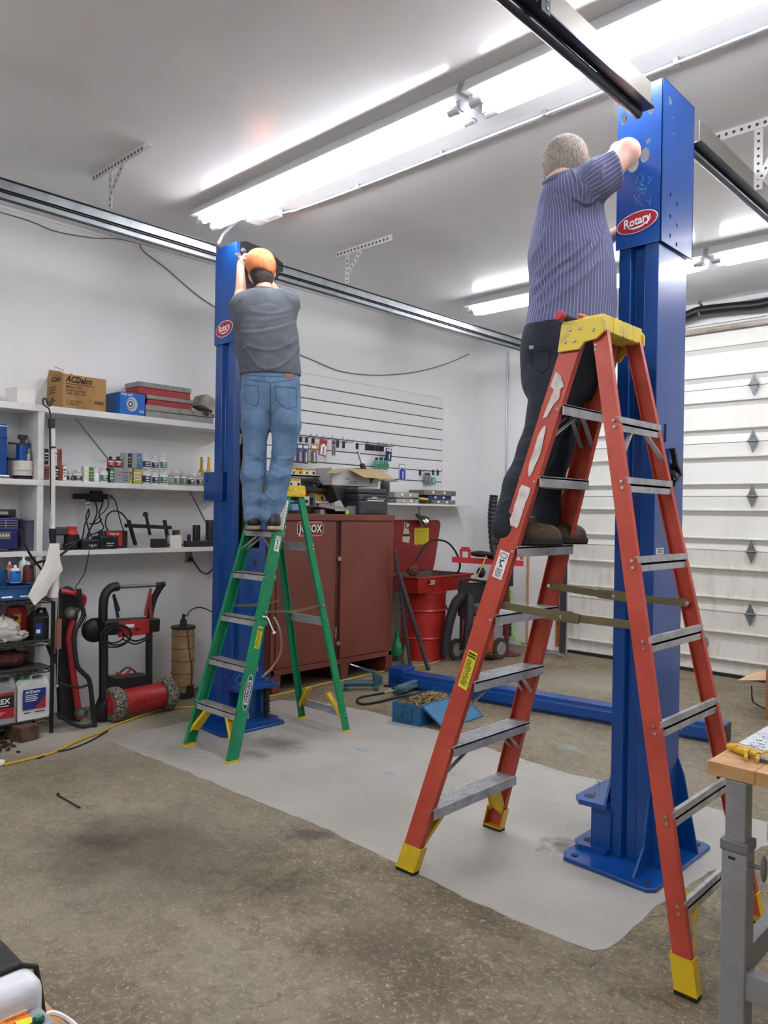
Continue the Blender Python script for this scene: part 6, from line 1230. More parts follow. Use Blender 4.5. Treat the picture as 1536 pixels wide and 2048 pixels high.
mb, _ = wi(584, 598, 1008, 1021, -5.2, .05); solo(mb, 'blue_pack', M('pale_blue_plastic', '#6f9ac4', rough=.4), 'pale blue plastic piece between the green ladder legs on the cabinet', 'package', bevel=.004)
mb = MB(); R = Matrix.Rotation(-.10, 3, 'X'); a, b = pl(632, 1016, 0, -5.2), pl(690, 1016, 0, -5.2); c = ((-5.28), (a[1]+b[1])/2, CT+.05); mb.box(c, (.24, b[1]-a[1], .012), R)
for s in (-1, 1): mb.box(Vector(c)+Vector((s*.12, 0, .012)), (.006, b[1]-a[1], .03), R)
mb.box((-5.28, a[1]+.06, CT+.022), (.2, .05, .044))
solo(mb, 'parts_tray', M('pinkish_grey_tray', '#8f827c', rough=.5), 'shallow grey tray of metal parts on the cabinet', 'tray')
mb = MB(); rnd = random.Random(3)
for k in range(16): mb.cyl(*(lambda p, d: (p-d, p+d))(Vector((-5.26+rnd.gauss(0, .03), (a[1]+b[1])/2+rnd.gauss(0, .06), CT+.075+rnd.random()*.02)), Vector((rnd.gauss(0, 1), rnd.gauss(0, 1), .2)).normalized()*.02), .011, n=8)
solo(mb, 'loose_hardware', galv, 'heap of shiny metal parts in the shallow tray', 'hardware', kind='stuff')
quad_m = M('clear_film', '#b5b5b0', rough=.2, alpha=.55)
solo(quad(MB(), [pl(668, 1004, 0, -5.18), pl(680, 1000, 0, -5.2), pl(692, 1022, 0, -5.16), pl(670, 1022, 0, -5.15)], (.004, 0, 0)), 'clear_film', quad_m, 'clear plastic film draped beside the metal parts', 'film')
for k in range(9):
    u = 694+k*2.7; q = pl(u, 1020, 0, -5.2); z1 = pl(u, 1012, 0, -5.2)[2]; mb = MB(); mb.cyl((-5.2, q[1], CT+.001), (-5.2, q[1], z1), .0062, n=10); solo(mb, 'socket', galv, 'small upright socket in the row in front of the printer', 'socket', 'sockets in a row on the cabinet')
q = pl(720, 1018, 0, -5.17); mb = MB(); mb.cyl((-5.17, q[1], CT+.001), (-5.17, q[1], CT+.10), .011, n=12); solo(mb, 'tall_socket', galv, 'tall bright socket left of the printer', 'socket')
q = pl(694, 1022, 0, -5.14); mb = MB().lathe([(.018, 0), (.018, .03), (.01, .034)], (-5.14, q[1], CT+.001), n=14); solo(mb, 'neon_cap', M('neon_yellow', '#c4e02a', rough=.4), 'neon yellow cap on the cabinet edge', 'cap')
# ================================================================ PARTS WASHER
wr = M('washer_red', '#a8261f', rough=.35, c2='#8f201b', ns=4); wd = M('washer_red_dark', '#8b1f1d', rough=.35, c2='#7a1a19', ns=3)
TPW = t = thing('parts_washer', 'red drum parts washer with a raised lid beside the cabinet', 'parts washer', (-5.35, 6.35, 0))
xf = -5.12; yL, yc, yr = pl(799, 1146, 0, -5.35)[1], pl(836, 1155, 0, xf)[1], pl(945, 1150, 0, xf)[1]; zr = pl(836, 1155, 0, xf)[2]; zb = pl(841, 1188, 0, xf)[2]
rim = [(xf, yc), (xf, yr), (-5.70, yr), (-5.70, yL), (-5.35, yL)]
def inset(P, d): c = (sum(p[0] for p in P)/len(P), sum(p[1] for p in P)/len(P)); return [(c[0]+(x-c[0])*(1-d), c[1]+(y-c[1])*(1-d)) for x, y in P]
def ring(mb, A, za, B, zb_, m=0):
    n = len(A); mb.add([(x, y, za) for x, y in A]+[(x, y, zb_) for x, y in B], [(i, (i+1) % n, n+(i+1) % n, n+i) for i in range(n)], m)
mb = MB(); A = inset(rim, .02); Bt = inset(rim, .12)
ring(mb, Bt, zb, A, zr-.02); ring(mb, A, zr-.02, inset(rim, -.03), zr-.015); ring(mb, inset(rim, -.03), zr-.015, inset(rim, -.03), zr); ring(mb, inset(rim, -.03), zr, inset(rim, .04), zr); ring(mb, inset(rim, .04), zr, inset(rim, .1), zr-.12, m=1); n = len(rim)
mb.add([(x, y, zr-.12) for x, y in inset(rim, .1)], [tuple(range(n))], 1); mb.add([(x, y, zb) for x, y in Bt], [tuple(reversed(range(n)))])
part(mb, 'basin', [wr, M('wet_steel', '#6a6862', rough=.3, metal=.6)], t)
dc = Vector((-5.36, pl(846, 1250, 0, -5.36)[1], 0)); r = (pl(883, 1250, 0, -5.36)[1]-pl(809, 1250, 0, -5.36)[1])/2*.80
dz_ = dc; h = zb
P = [(r, .0), (r, .02), (r*.985, .025)]
for k in (.32*h, .72*h): P += [(r*.985, k-.015), (r*1.03, k), (r*.985, k+.015)]
P += [(r*.985, h-.04), (r*1.02, h-.02), (r*1.02, h-.001)]
part(MB().lathe(P, dc, n=36), 'drum', wr, t)
la, lb, lc = pl(786, 1036, 0, -5.70), pl(883, 1040, 0, -5.70), pl(866, 1140, 0, -5.70)
mb = MB(); pg = [(la[1], zr+.0), (lc[1], zr+.0), (lc[1]+.03, zr+.06), (lb[1]-.01, lb[2]-.05), (lb[1]-.03, lb[2]-.01), (lb[1]-.06, lb[2]), (la[1]+.04, lb[2]), (la[1], lb[2]-.04)]
mb.prism(pg, (-5.70, 0, 0), Y3, Z3, (-.02, 0, 0)); part(mb, 'raised_lid', wd, t, bevel=.008)
mb = MB(); _y = lambda u, v=1080: pl(u, v, 0, -5.70); a, b = _y(829, 1056), _y(857, 1088); mb.bb(-5.70, -5.698, a[1], b[1], b[2], a[2])
for k in range(9): mb.bb(-5.6985, -5.6972, a[1]+.015, b[1]-.02-(k % 3)*.012, a[2]-.04-k*.022, a[2]-.034-k*.022, m=1)
part(mb, 'instruction_label', [M('label_bright_yellow', '#d8c31d', rough=.5), M('print_olive', '#7c701c')], t, label='yellow instruction label')
mb = MB(); a = _y(812, 1052); cy, cz_ = a[1], a[2]
mb.prism([(cy-.06, cz_-.17), (cy+.05, cz_-.19), (cy+.07, cz_-.12), (cy+.04, cz_-.04), (cy+.06, cz_+.03), (cy+.02, cz_+.05), (cy-.04, cz_+.04), (cy-.03, cz_-.02), (cy-.05, cz_-.10)], (-5.70, 0, 0), Y3, Z3, (.002, 0, 0), m=0)
mb.tube([Vector((-5.697, cy+.02+math.cos(q)*.035, cz_+.01+math.sin(q)*.035)) for q in np.linspace(.6, 5.6, 14)], .007, n=5, m=1); mb.bb(-5.699, -5.6965, cy-.05, cy+.06, cz_-.115, cz_-.09, m=1)
part(mb, 'worn_sticker', [M('sticker_cream', '#c9bfa8', rough=.6), inkb], t, label='worn white sticker')
mb = MB(); a = pl(863, 1165, 0, xf); mb.bb(xf-.001, xf+.002, a[1]-.05, a[1]+.05, a[2]-.022, a[2]+.022); mb.cyl((xf+.001, a[1]-.035, a[2]+.005), (xf+.004, a[1]-.035, a[2]+.005), .02, n=14, m=1); mb.bb(xf+.002, xf+.003, a[1]-.01, a[1]+.04, a[2]-.008, a[2]+.006, m=2)
part(mb, 'maker_badge', [M('badge_cream', '#c9b887'), inkb, M('badge_brown', '#6c5a34')], t)
mb = MB(); mb.tube(curvepts([pl(832, 1120, 0, -5.45), pl(842, 1103, 0, -5.45), pl(855, 1086, 0, -5.42), pl(872, 1080, 0, -5.4), pl(895, 1085, 0, -5.3), pl(912, 1105, 0, -5.25), pl(920, 1130, 0, -5.25), pl(915, 1147, 0, -5.28)]), .011, n=8); part(mb, 'flexible_spout', blackr, t)
q = pl(826, 1136, 0, -5.42); mb = MB(); mb.ell((-5.42, q[1], zr+.045), (.05, .075, .06), n=16, k=12); rnd = random.Random(2); mb.v = [(x+rnd.gauss(0, .006), y+rnd.gauss(0, .008), z+rnd.gauss(0, .008)) for x, y, z in mb.v]; solo(mb, 'brown_rag', M('brown_rag', '#6a3a2a', rough=.9), 'crumpled brown rag on the washer rim', 'rag')
t = thing('clamp_lamp', 'silver reflector clamp lamp hooked over the washer lid', 'lamp', (-5.62, 6.8, 1.45))
q = Vector(pl(847, 1042, 0, -5.62)); mb = MB(); mb.lathe([(.075, -.03), (.07, 0), (.045, .045), (.02, .06)], q+Vector((0, .0, .0)), ax=(-.3, -.5, .5), n=24); part(mb, 'reflector', M('polished_aluminium', '#c9cbcc', rough=.15, metal=1), t); part(MB().lathe([(.022, .055), (.02, .10), (.012, .12)], q, ax=(-.3, -.5, .5), n=14), 'lamp_socket', galvd, t)
wire([pl(839, 1010, 0, -5.6), pl(838, 1025, 0, -5.6), pl(842, 1034, 0, -5.6)], .004, 'lamp_cord', '', '', blackr, par=t)
# poles and green spray bottle
for a, b, r, l in (((790, 1100, -5.02), (822, 1340, -5.0), .018, 'dark pole leaning beside the cabinet, left one'), ((797, 1145, -4.98), (857, 1340, -4.9), .022, 'dark grey pole leaning toward the drum, right one')):
    p1 = fl(b[0], b[1]); A_ = Vector(pl(a[0], a[1], 0, a[2])); B_ = Vector((p1[0], p1[1], .004)); mb = MB(); mb.cyl(A_, B_, r, n=12); solo(mb, 'leaning_pole', M('pole_grey', '#4a4b4f', rough=.45, metal=.3), l, 'pole', 'poles leaning by the cabinet')
p = fl(799, 1322); t = thing('green_bottle', 'green spray bottle with a dark base beside the cabinet', 'bottle', (p[0], p[1], 0))
part(MB().lathe([(.06, 0), (.06, .06)], (p[0]-.04, p[1], 0), n=20), 'bottle_base', M('slate_base', '#3c4f55', rough=.5), t)
part(MB().lathe([(.058, .061), (.062, .08), (.05, .17), (.025, .22), (.024, .245)], (p[0]-.04, p[1], 0), n=20), 'bottle_body', M('bottle_green', '#1f9a5c', rough=.35), t)
part(MB().lathe([(.026, .246), (.028, .27), (.024, .30), (.02, .31)], (p[0]-.04, p[1], 0), n=14), 'bottle_neck', M('bottle_green2', '#1c7a4c', rough=.4), t)
p = fl(812, 1330); mb = MB().lathe([(.045, 0), (.045, .11), (.02, .15), (.016, .19)], (p[0]-.03, p[1]+.02, 0), n=16); solo(mb, 'brown_bottle', M('bottle_murky', '#6c6440', rough=.4), 'murky brown bottle next to the green one', 'bottle')
# ================================================================ WET VACUUM, STAND, HOSES
t = thing('shop_vacuum', 'orange and black wheeled shop vacuum with bag frame', 'vacuum', (-4.95, 6.85, 0))
vo = M('vac_orange', '#b5491d', rough=.5, c2='#8f3a1a', ns=6)
c = fl(955, 1318); cx_, cy_ = c[0]-.08, c[1]+.08; Rv = Matrix.Rotation(.65, 3, 'Z')
part(MB().box((cx_, cy_, .26), (.36, .36, .40), Rv), 'tank', vo, t, bevel=.03)
part(MB().box((cx_, cy_, .53), (.34, .34, .13), Rv), 'motor_head', M('vac_grey', '#4c4d50', rough=.5), t, bevel=.03)
part(MB().box((cx_, cy_, .05), (.42, .40, .05), Rv), 'chassis', black, t, bevel=.01)
def av(u, v, d=8.2): return Vector(atd(u, v, d))
part(quad(MB(), [av(930, 1165, 8.1), av(985, 1165, 8.35), av(985, 1225, 8.35), av(930, 1232, 8.1)], (-.05, -.06, 0)), 'bag', M('bag_black', '#202024', rough=.8), t)
mb = MB(); mb.tube(curvepts([av(922, 1300, 8.1), av(922, 1200, 8.1), av(922, 1168, 8.1), av(930, 1158, 8.1), av(960, 1162, 8.2), av(985, 1164, 8.3)]), .014, n=8); part(mb, 'push_frame', black, t)
mb = MB(); mb.tube(curvepts([av(928, 1190, 8.0), av(912, 1205, 8.0), av(900, 1240, 8.0), av(892, 1280, 8.0), av(890, 1310, 8.0)]), .05, n=12); part(mb, 'hose', M('hose_black', '#26262a', rough=.6), t)
mb = MB(); mb.tube(curvepts([av(940, 1190, 8.0), av(938, 1240, 7.95), av(932, 1300, 7.95)]), .045, n=12); part(mb, 'hose', M('hose_black', '#26262a'), t)
for (u, v) in ((913, 1320), (1000, 1318)):
    p = fl(u, v); mb = MB(); q = Vector((p[0], p[1], .115)); ax = Vector((.75, -.1, 0)).normalized(); mb.cyl(q-ax*.02, q+ax*.02, .11, n=24); mb.cyl(q-ax*.022, q+ax*.022, .07, n=18, m=1); part(mb, 'wheel', [M('wheel_dark', '#3b3733', rough=.6), greyc], t)
t = thing('red_stand', 'red steel stand with round foot and forked crossbar by the back wall', 'stand', (-4.85, 7.15, 0))
rs = M('stand_red', '#b8252d', rough=.4); p = fl(1010, 1310); px_, py_ = p[0]-.02, p[1]+.05; zb_ = 0
part(MB().lathe([(.16, 0), (.165, .01), (.06, .03), (.035, .06)], (px_, py_, 0), n=28), 'round_foot', M('stand_dark_red', '#5e1d1c', rough=.5), t)
dd = float(np.dot(F_, np.array([px_, py_, 0])))
def as_(u, v, k=0.): return Vector(atd(u, v, dd+k))
part(MB().cyl((px_, py_, .05), (px_, py_, as_(1000, 1130).z), .025, n=14), 'post', M('stand_dark_red', '#5e1d1c'), t)
part(MB().beam(as_(904, 1119), as_(1046, 1127), .04, .06, up=Z3), 'cross_bar', rs, t)
for u in (930, 1034):
    mb = MB(); a, b, c_, d_ = as_(u-8, 1118), as_(u-8, 1098), as_(u+9, 1099), as_(u+9, 1119)
    mb.beam(a, b, .03, .02, up=F_); mb.beam(b, c_, .05, .02, up=F_); mb.beam(c_, d_, .03, .02, up=F_); part(mb, 'fork_loop', rs, t)
mb = MB(); mb.ell(as_(962, 1108), (.14, .09, .035), n=14, k=8); mb.ell(as_(985, 1112), (.08, .06, .04), n=12, k=8); part(mb, 'saddle_pad', M('greasy_black', '#1c1817', rough=.7), t)
mb = MB(); mb.bb(px_-.05, px_+.05, py_-.05, py_+.05, .75, .98); mb.ell(as_(962, 1145), (.05, .05, .06)); part(mb, 'ratchet_block', black, t, bevel=.01)
mb = MB(); mb.cyl(as_(973, 1112, -.1), as_(951, 1160, -.1), .008, n=8); solo(mb, 'yellow_stick', M('stick_yellow', '#cfae2e', rough=.5), 'thin yellow rod leaning on the red stand', 'rod')
def corr(pts, r, pitch=.016, n=12):
    P = curvepts(pts, 14); L = 0; out = [P[0]]; rs_ = []
    Q = [P[0]]
    for a, b in zip(P, P[1:]):
        k = max(1, int((b-a).length/(pitch/2)));
        for i in range(1, k+1): Q.append(a+(b-a)*i/k)
    return MB().tube(Q, [r if i % 2 else r*.84 for i in range(len(Q))], n=n)
solo(corr([pl(988, 990, 1, 7.55), pl(984, 1040, 1, 7.55), pl(990, 1110, 1, 7.55), pl(1008, 1180, 1, 7.55), pl(1014, 1230, 1, 7.55), pl(1014, 1272, 1, 7.5)], .055, .035), 'exhaust_hose', M('corrugated_black', '#2c2c30', rough=.45), 'black corrugated exhaust hose hanging on the back wall', 'hose')
wire([pl(1000, 1195, 1, 7.6), pl(1012, 1215, 1, 7.6), pl(1022, 1180, 1, 7.6), pl(1022, 1240, 1, 7.6), pl(1026, 1265, 1, 7.55), pl(1038, 1284, 1, 7.5), pl(1042, 1282, 1, 7.5)], .011, 'air_hose', 'neon green air hose hanging beside the corrugated hose', 'hose', M('neon_green', '#8fe03a', rough=.4))
mb = MB(); rnd = random.Random(6)
for k in range(6):
    a = pl(1015+k*14, 1272+k*6+rnd.random()*6, 2, .02+rnd.random()*.05); b = pl(1052+k*14, 1283+k*6, 2, .015); mb.tube(curvepts([a, (Vector(a)+Vector(b))/2+Vector((0, .05*rnd.random(), .01)), b]), .012, n=6)
solo(mb, 'seal_scraps', M('scrap_grey', '#7d786f', rough=.8), 'old grey weather strips lying along the foot of the back wall', 'scraps', kind='stuff')
mb = MB(); q = fl(905, 1335)
wire([pl(887, 1195, 0, -5.6), pl(893, 1215, 0, -5.6), pl(905, 1232, 0, -5.6)], .008, 'drain_hose', '', '', blackr, par=TPW)
# ================================================================ HYDRAULIC PUMP AND TOOLBOX
teal = M('pump_teal', '#2f5660', rough=.45, c2='#3b6670', ns=10)
t = thing('hydraulic_pump', 'teal hand-operated hydraulic pump on the floor near the cabinet', 'pump', (-4.7, 4.7, 0))
a, b = Vector(fl(692, 1380)), Vector(fl(752, 1380)); d = (b-a).normalized(); nz = Vector((0, 0, 1)); pr = Vector((-d.y, d.x, 0))
part(MB().cyl(a+nz*.06-d*.02, b+nz*.06-d*.02, .028, n=18), 'reservoir', teal, t)
for q in (a, b): part(MB().box(q+nz*.018, (.10, .04, .035), Matrix.Rotation(math.atan2(d.y, d.x)+PI/2, 3, 'Z')), 'foot', teal, t, bevel=.004)
mb = MB(); mb.cyl(b+nz*.03, b+nz*.14, .032, n=14); mb.cyl(b+d*.04+nz*.05, b+d*.04+nz*.12, .016, n=10); mb.beam(b+nz*.13+d*.03, b+nz*.17-d*.07, .03, .03); part(mb, 'pump_head', teal, t, bevel=.004)
mb = MB(); mb.beam(b+nz*.165-d*.05, b+nz*.20-d*.16, .02, .012); mb.cyl(b+nz*.195-d*.14, b+nz*.225-d*.23, .006, n=8, m=1); part(mb, 'pump_handle', [teal, whitep], t)
THP = t
t = thing('hydraulic_spreader', 'teal hydraulic wedge spreader lying by the toolbox', 'tool', (-4.2, 4.8, 0))
a, b = Vector(fl(792, 1392)), Vector(fl(828, 1382)); d = (b-a).normalized(); a.z = b.z = .05
mb = MB(); mb.cyl(a, a+d*.07, .038, n=18); mb.cyl(a-d*.03, a, .028, n=16); part(mb, 'ram_body', teal, t); mb = MB(); mb.beam(a+d*.07, a+d*.30, .06, .035); mb.beam(a+d*.06+nz*.02, a+d*.28+nz*.035, .055, .02); part(mb, 'wedge_jaw', M('jaw_teal', '#5b7f88', rough=.4, metal=.3), t, bevel=.006)
part(MB().cyl(a-d*.16, a-d*.03, .012, n=10), 'coupler', M('brass_coupler', '#b0a37a', rough=.3, metal=.8), t)
f3 = lambda u, v, z=.012: Vector(fl(u, v, z))
wire([a-d*.16, f3(745, 1390), f3(722, 1394), f3(714, 1401), f3(726, 1408), f3(760, 1403), f3(790, 1396), f3(830, 1388), f3(850, 1383)], .009, 'looped_hose', '', '', blackr, n=10, par=t)
wire([b+nz*0, f3(812, 1386), f3(800, 1380), f3(790, 1374), f3(768, 1371)], .007, 'pump_hose', '', '', blackr, par=THP)
tb = M('toolbox_blue', '#225a82', rough=.42, c2='#1c4a70', ns=7); tbl = M('toolbox_lid_blue', '#2c6c96', rough=.42)
HB = .148; T4 = [Vector(pl(u, v, 2, HB)) for u, v in ((785, 1403), (842, 1413.5), (908, 1387), (862, 1379))]
T4[2] = T4[1]+(T4[3]-T4[0])
t = thing('toolbox', 'open blue steel toolbox on the floor heaped with brass-coloured fittings', 'toolbox', ((T4[0]+T4[2])/2)-Vector((0, 0, HB)))
mb = MB()
for i in range(4):
    p, q = T4[i], T4[(i+1) % 4]; lo_ = Vector((0, 0, -HB+.002)); inn = ((T4[0]+T4[2])/2-(p+q)/2).normalized()*.004
    mb.add([p+lo_, q+lo_, q, p, p+lo_+inn, q+lo_+inn, q+inn, p+inn], [(0, 1, 2, 3), (7, 6, 5, 4), (3, 2, 6, 7), (0, 4, 5, 1), (1, 5, 6, 2), (0, 3, 7, 4)])
mb.add([p+Vector((0, 0, -HB+.003)) for p in T4], [(0, 1, 2, 3)]); part(mb, 'box_shell', tb, t)
mb = MB()
p, q = T4[0], T4[1]; fd = (q-p).normalized(); outn = Vector((fd.y, -fd.x, 0)); m0 = (p+q)/2; L_ = (q-p).length
mb.tube([m0+fd*s*L_*.17+outn*o+Vector((0, 0, z)) for s, o, z in ((-1, .006, -.045), (-1.05, .014, -.10), (-.8, .016, -.118), (.8, .016, -.118), (1.05, .014, -.10), (1, .006, -.045))], .005, n=6); mb.beam(m0-fd*L_*.2+outn*.004+Vector((0, 0, -.04)), m0+fd*L_*.2+outn*.004+Vector((0, 0, -.04)), .012, .03); part(mb, 'handle', tb, t)
fit = M('fitting_brass', '#a08a62', rough=.4, metal=.6, c2='#4a4034', ns=40)
mb = MB(); rnd = random.Random(9); e1, e2 = T4[1]-T4[0], T4[3]-T4[0]
mb.add([T4[0]+e1*a+e2*b+Vector((0, 0, -.02)) for a, b in ((.03, .03), (.97, .03), (.97, .97), (.03, .97))], [(0, 1, 2, 3)], 1)
for k in range(420):
    u, v = rnd.uniform(.07, .93), rnd.uniform(.05, .95); hgt = -.018+.03*math.sin(PI*u)*math.sin(PI*v)+rnd.random()*.008
    c = T4[0]+e1*u+e2*v+Vector((0, 0, hgt)); dv = Vector((rnd.gauss(0, 1), rnd.gauss(0, 1), rnd.gauss(0, .5))).normalized()*.011; mb.cyl(c-dv, c+dv, .0052, n=6)
ff = solo(mb, 'brass_fittings', [fit, inkb], 'heap of small brass-coloured fittings filling the blue toolbox', 'fittings', kind='stuff')
LP = [Vector(pl(844, 1411, 2, .15)), Vector(fl(888, 1458)), Vector(fl(966, 1433)), None]; LP[1].z = LP[2].z = .006; LP[3] = LP[0]+(LP[2]-LP[1])
nl = (LP[1]-LP[0]).cross(LP[3]-LP[0]).normalized(); nl = nl if nl.z > 0 else -nl
mb = MB(); B = [p-nl*.004 for p in LP]; mb.add(LP+B, [(0, 1, 2, 3), (7, 6, 5, 4)]+[(i, (i+1) % 4, 4+(i+1) % 4, 4+i) for i in range(4)])
for i in range(4): mb.beam(LP[i]-nl*.004, LP[(i+1) % 4]-nl*.004, .006, .016, up=nl)
part(mb, 'lid', tbl, t)
# ================================================================ CARDBOARD BOX at right edge
bx = fl(1532, 1438); t = thing('cardboard_box', 'cardboard box with an open flap at the right edge by the garage door', 'box', (bx[0]+.25, bx[1]+.2, 0))
hb_ = pl(1532, 1340, 0, bx[0])[2]; part(MB().bb(bx[0], bx[0]+.5, bx[1]-.02, bx[1]+.4, .001, hb_), 'carton_body', M('carton_brown', '#9a6a45', rough=.75), t)
part(quad(MB(), [(bx[0], bx[1]-.02, hb_-.08), (bx[0], bx[1]+.35, hb_-.02), pl(1500, 1349, 2, hb_-.06), pl(1475, 1361, 2, hb_-.07)]), 'carton_flap', M('carton_flap_tan', '#c9a883', rough=.75), t)
wire([pl(1503, 1372, 1, bx[1]), pl(1505, 1400, 1, bx[1]), f3(1512, 1408), f3(1536, 1420)], .006, 'packing_strap', '', '', blackr, par=t)
# ================================================================ RIGHT WORKBENCH
BZ = .90; wood = M('butcher_block', '#b98f5d', rough=.5, c2='#9b7346', ns=9, stretch=(1, 6, 6), lo=.4, hi=.7); gst = M('bench_grey_steel', '#8b8b8c', rough=.4, c2='#7b7b7d', ns=6)
k0 = pl(1415, 1521, 2, BZ); bx0, by0 = k0[0], k0[1]; by1 = by0+.75
t = thing('workbench', 'wood-topped grey steel workbench cut by the right edge', 'workbench', (bx0+.8, by0+.35, 0))
mb = MB()
for k in range(14): mb.bb(bx0+.0 if k == 0 else bx0+k*.12-.0+.0003, bx0+(k+1)*.12-.0003, by0, by1, BZ-.036, BZ)
part(mb, 'wood_top', wood, t, bevel=.0015)
l0, l1 = pl(1451, 1557, 2, BZ-.037), pl(1486, 1563, 2, BZ-.037); lx = l0[0]; lw_ = .052; ly = l0[1]; jz = pl(1460, 1685, 1, ly)[2]
part(MB().bb(lx, lx+lw_, ly, ly+lw_, jz-.1, BZ-.037), 'leg_upper', gst, t, bevel=.003)
part(MB().bb(lx-.006, lx+lw_+.006, ly-.006, ly+lw_+.006, .001, jz-.02), 'leg_lower', gst, t, bevel=.004)
part(MB().bb(lx-.009, lx+lw_+.009, ly-.009, ly+lw_+.009, jz-.02, jz+.008), 'leg_collar', M('collar_grey', '#6d6d6e', rough=.5), t, bevel=.003)
mb = MB(); mb.bb(lx+.012, lx+.03, ly-.0068, ly-.0058, jz-.04, jz-.033); part(mb, 'leg_slot', inkb, t)
mb = MB(); z_ = jz-.05; mb.cyl((lx+lw_, ly+.02, z_), (lx+lw_+.035, ly+.02, z_), .006, n=8); mb.ell((lx+lw_+.04, ly+.02, z_), (.008, .012, .035)); part(mb, 'clamp_screw', M('collar_grey', '#6d6d6e'), t)
zb2 = pl(1486, 1960, 1, ly)[2]
part(MB().bb(lx+lw_, bx0+1.7, ly, ly+.04, zb2-.05, zb2+.02), 'stretcher', gst, t, bevel=.002)
part(MB().bb(lx+.01, lx+.045, ly+lw_, by1, zb2-.02, zb2+.05), 'end_stretcher', gst, t, bevel=.002)
part(MB().bb(lx, lx+lw_, by1-.1, by1-.05, .001, BZ-.037), 'leg_rear', gst, t, bevel=.004)
kn = lambda u, v, z=0.: Vector(pl(u, v, 2, BZ+.012+z))
t = thing('utility_knife', 'yellow-handled pruning saw knife lying on the workbench', 'knife', kn(1490, 1505)-Vector((0, 0, .012)))
yk = M('worn_yellow_handle', '#d0a51c', rough=.5, c2='#6d5218', ns=70, lo=.5, hi=.66)
mb = MB(); mb.tube([kn(1455, 1491), kn(1462, 1493), kn(1480, 1500), kn(1500, 1507)], [.006, .011, .012, .011], n=10); mb.tube([kn(1492, 1503), kn(1492, 1517)], .005, n=6); mb.tube([kn(1516, 1508), kn(1515, 1520)], .005, n=6); mb.tube([kn(1500, 1506), kn(1517, 1511)], .009, n=8)
part(mb, 'handle', yk, t); part(MB().beam(kn(1515, 1514, -.004), kn(1560, 1527, -.004), .022, .004), 'blade', galvd, t); part(MB().tube([kn(1470, 1489, .002), kn(1500, 1497, .002), kn(1525, 1506, .002), kn(1532, 1502, .002)], .005, n=6), 'second_handle', M('pale_yellow_plastic', '#c9b86a', rough=.4), t)
t = thing('blister_package', 'clear blister package of silver clips on the workbench', 'package', kn(1530, 1480)-Vector((0, 0, .012)))
P = [kn(1478, 1487, -.010), kn(1536, 1505, -.010), kn(1620, 1500, -.010), kn(1600, 1430, -.010), kn(1536, 1453, -.010)]
part(quad(MB(), P, (0, 0, .003)), 'backing_card', M('blister_card', '#c9ccd6', rough=.3, c2='#9aa2b4', ns=30), t)
mb = MB(); rnd = random.Random(1)
for i in range(40):
    u = rnd.uniform(1496, 1560); v = rnd.uniform(max(1466, 1495-(u-1480)*.5), 1500); c = kn(u, v, -.004); mb.ell(c, (.004, .004, .003), n=8, k=6)
part(mb, 'clips', M('clip_silver', '#dfe6ee', rough=.12, metal=.9), t, kind='stuff')
# ================================================================ LEFT FRONT BENCH with machine
WZ = .88; e0 = pl(92, 2000, 2, WZ); ye = e0[1]
t = thing('front_bench', 'wooden bench corner at the lower left under the machine', 'workbench', (-1.6, 0, 0))
xe = pl(150, 2042, 2, WZ)[0]+.12
part(MB().bb(-2.6, xe, -.5, ye, WZ-.04, WZ), 'bench_top', M('bench_plank', '#b58a57', rough=.6, c2='#8d6740', ns=10, stretch=(1, 5, 5)), t, bevel=.004)
for x_, y_ in ((xe-.10, ye-.10), (-2.5, ye-.10), (xe-.10, -.4), (-2.5, -.4)): part(MB().bb(x_-.03, x_+.03, y_-.03, y_+.03, .001, WZ-.041), 'bench_leg', gst, t)
b0 = pl(50, 1922, 2, 1.0); t = thing('bench_machine', 'white and black motor housing on the bench at the lower left', 'machine', (b0[0]-.2, b0[1]-.2, WZ))
part(MB().bb(b0[0]-.5, b0[0]-.001, b0[1]-.45, b0[1]-.0, WZ+.001, 1.0), 'black_housing', M('matte_black', '#0d0d0f', rough=.6), t, bevel=.006)
part(MB().bb(b0[0], b0[0]+.05, b0[1]-.45, b0[1]+.005, WZ+.001, 1.0), 'white_housing', M('machine_white', '#d3d4d8', rough=.3), t, bevel=.016, seg=4)
mb = MB(); mb.tube([(b0[0]+.008, b0[1]-.45, 1.003), (b0[0]+.008, b0[1]-.01, 1.003), (b0[0]+.012, b0[1]+.008, .995), (b0[0]+.02, b0[1]+.01, .97), (b0[0]+.04, b0[1]+.014, WZ+.01)], .0035, n=8); part(mb, 'rubber_cord', blackr, t)
mb = MB(); q = pl(20, 1952, 2, 1.0); mb.bb(b0[0]+.018, b0[0]+.034, b0[1]-.11, b0[1]-.05, 1.0, 1.0012); mb.bb(b0[0]+.021, b0[0]+.031, b0[1]-.10, b0[1]-.06, 1.0012, 1.0018, m=1); part(mb, 'rating_label', [whitep, M('faded_yellow', '#c9c48a')], t)
g0 = pl(74, 2003, 2, .972)
t = thing('switch_box', 'grey switch box with orange and yellow warning label and green button', 'switch', (g0[0], g0[1]-.1, WZ))
gx0 = b0[0]+.053; gx1 = pl(100, 2047, 2, .972)[0]; gy1 = g0[1]; gz = .972
part(MB().bb(gx0, gx1, gy1-.3, gy1, WZ+.001, gz), 'switch_housing', M('switch_grey', '#8f9094', rough=.4), t, bevel=.003)
def tp(u, v): p = pl(u, v, 2, gz); return (p[0], p[1])
def top_q(mb, pts, m, dz=.0012): P = [Vector((*tp(u, v), gz+.0001)) for u, v in pts]; quad(mb, P, (0, 0, dz), m)
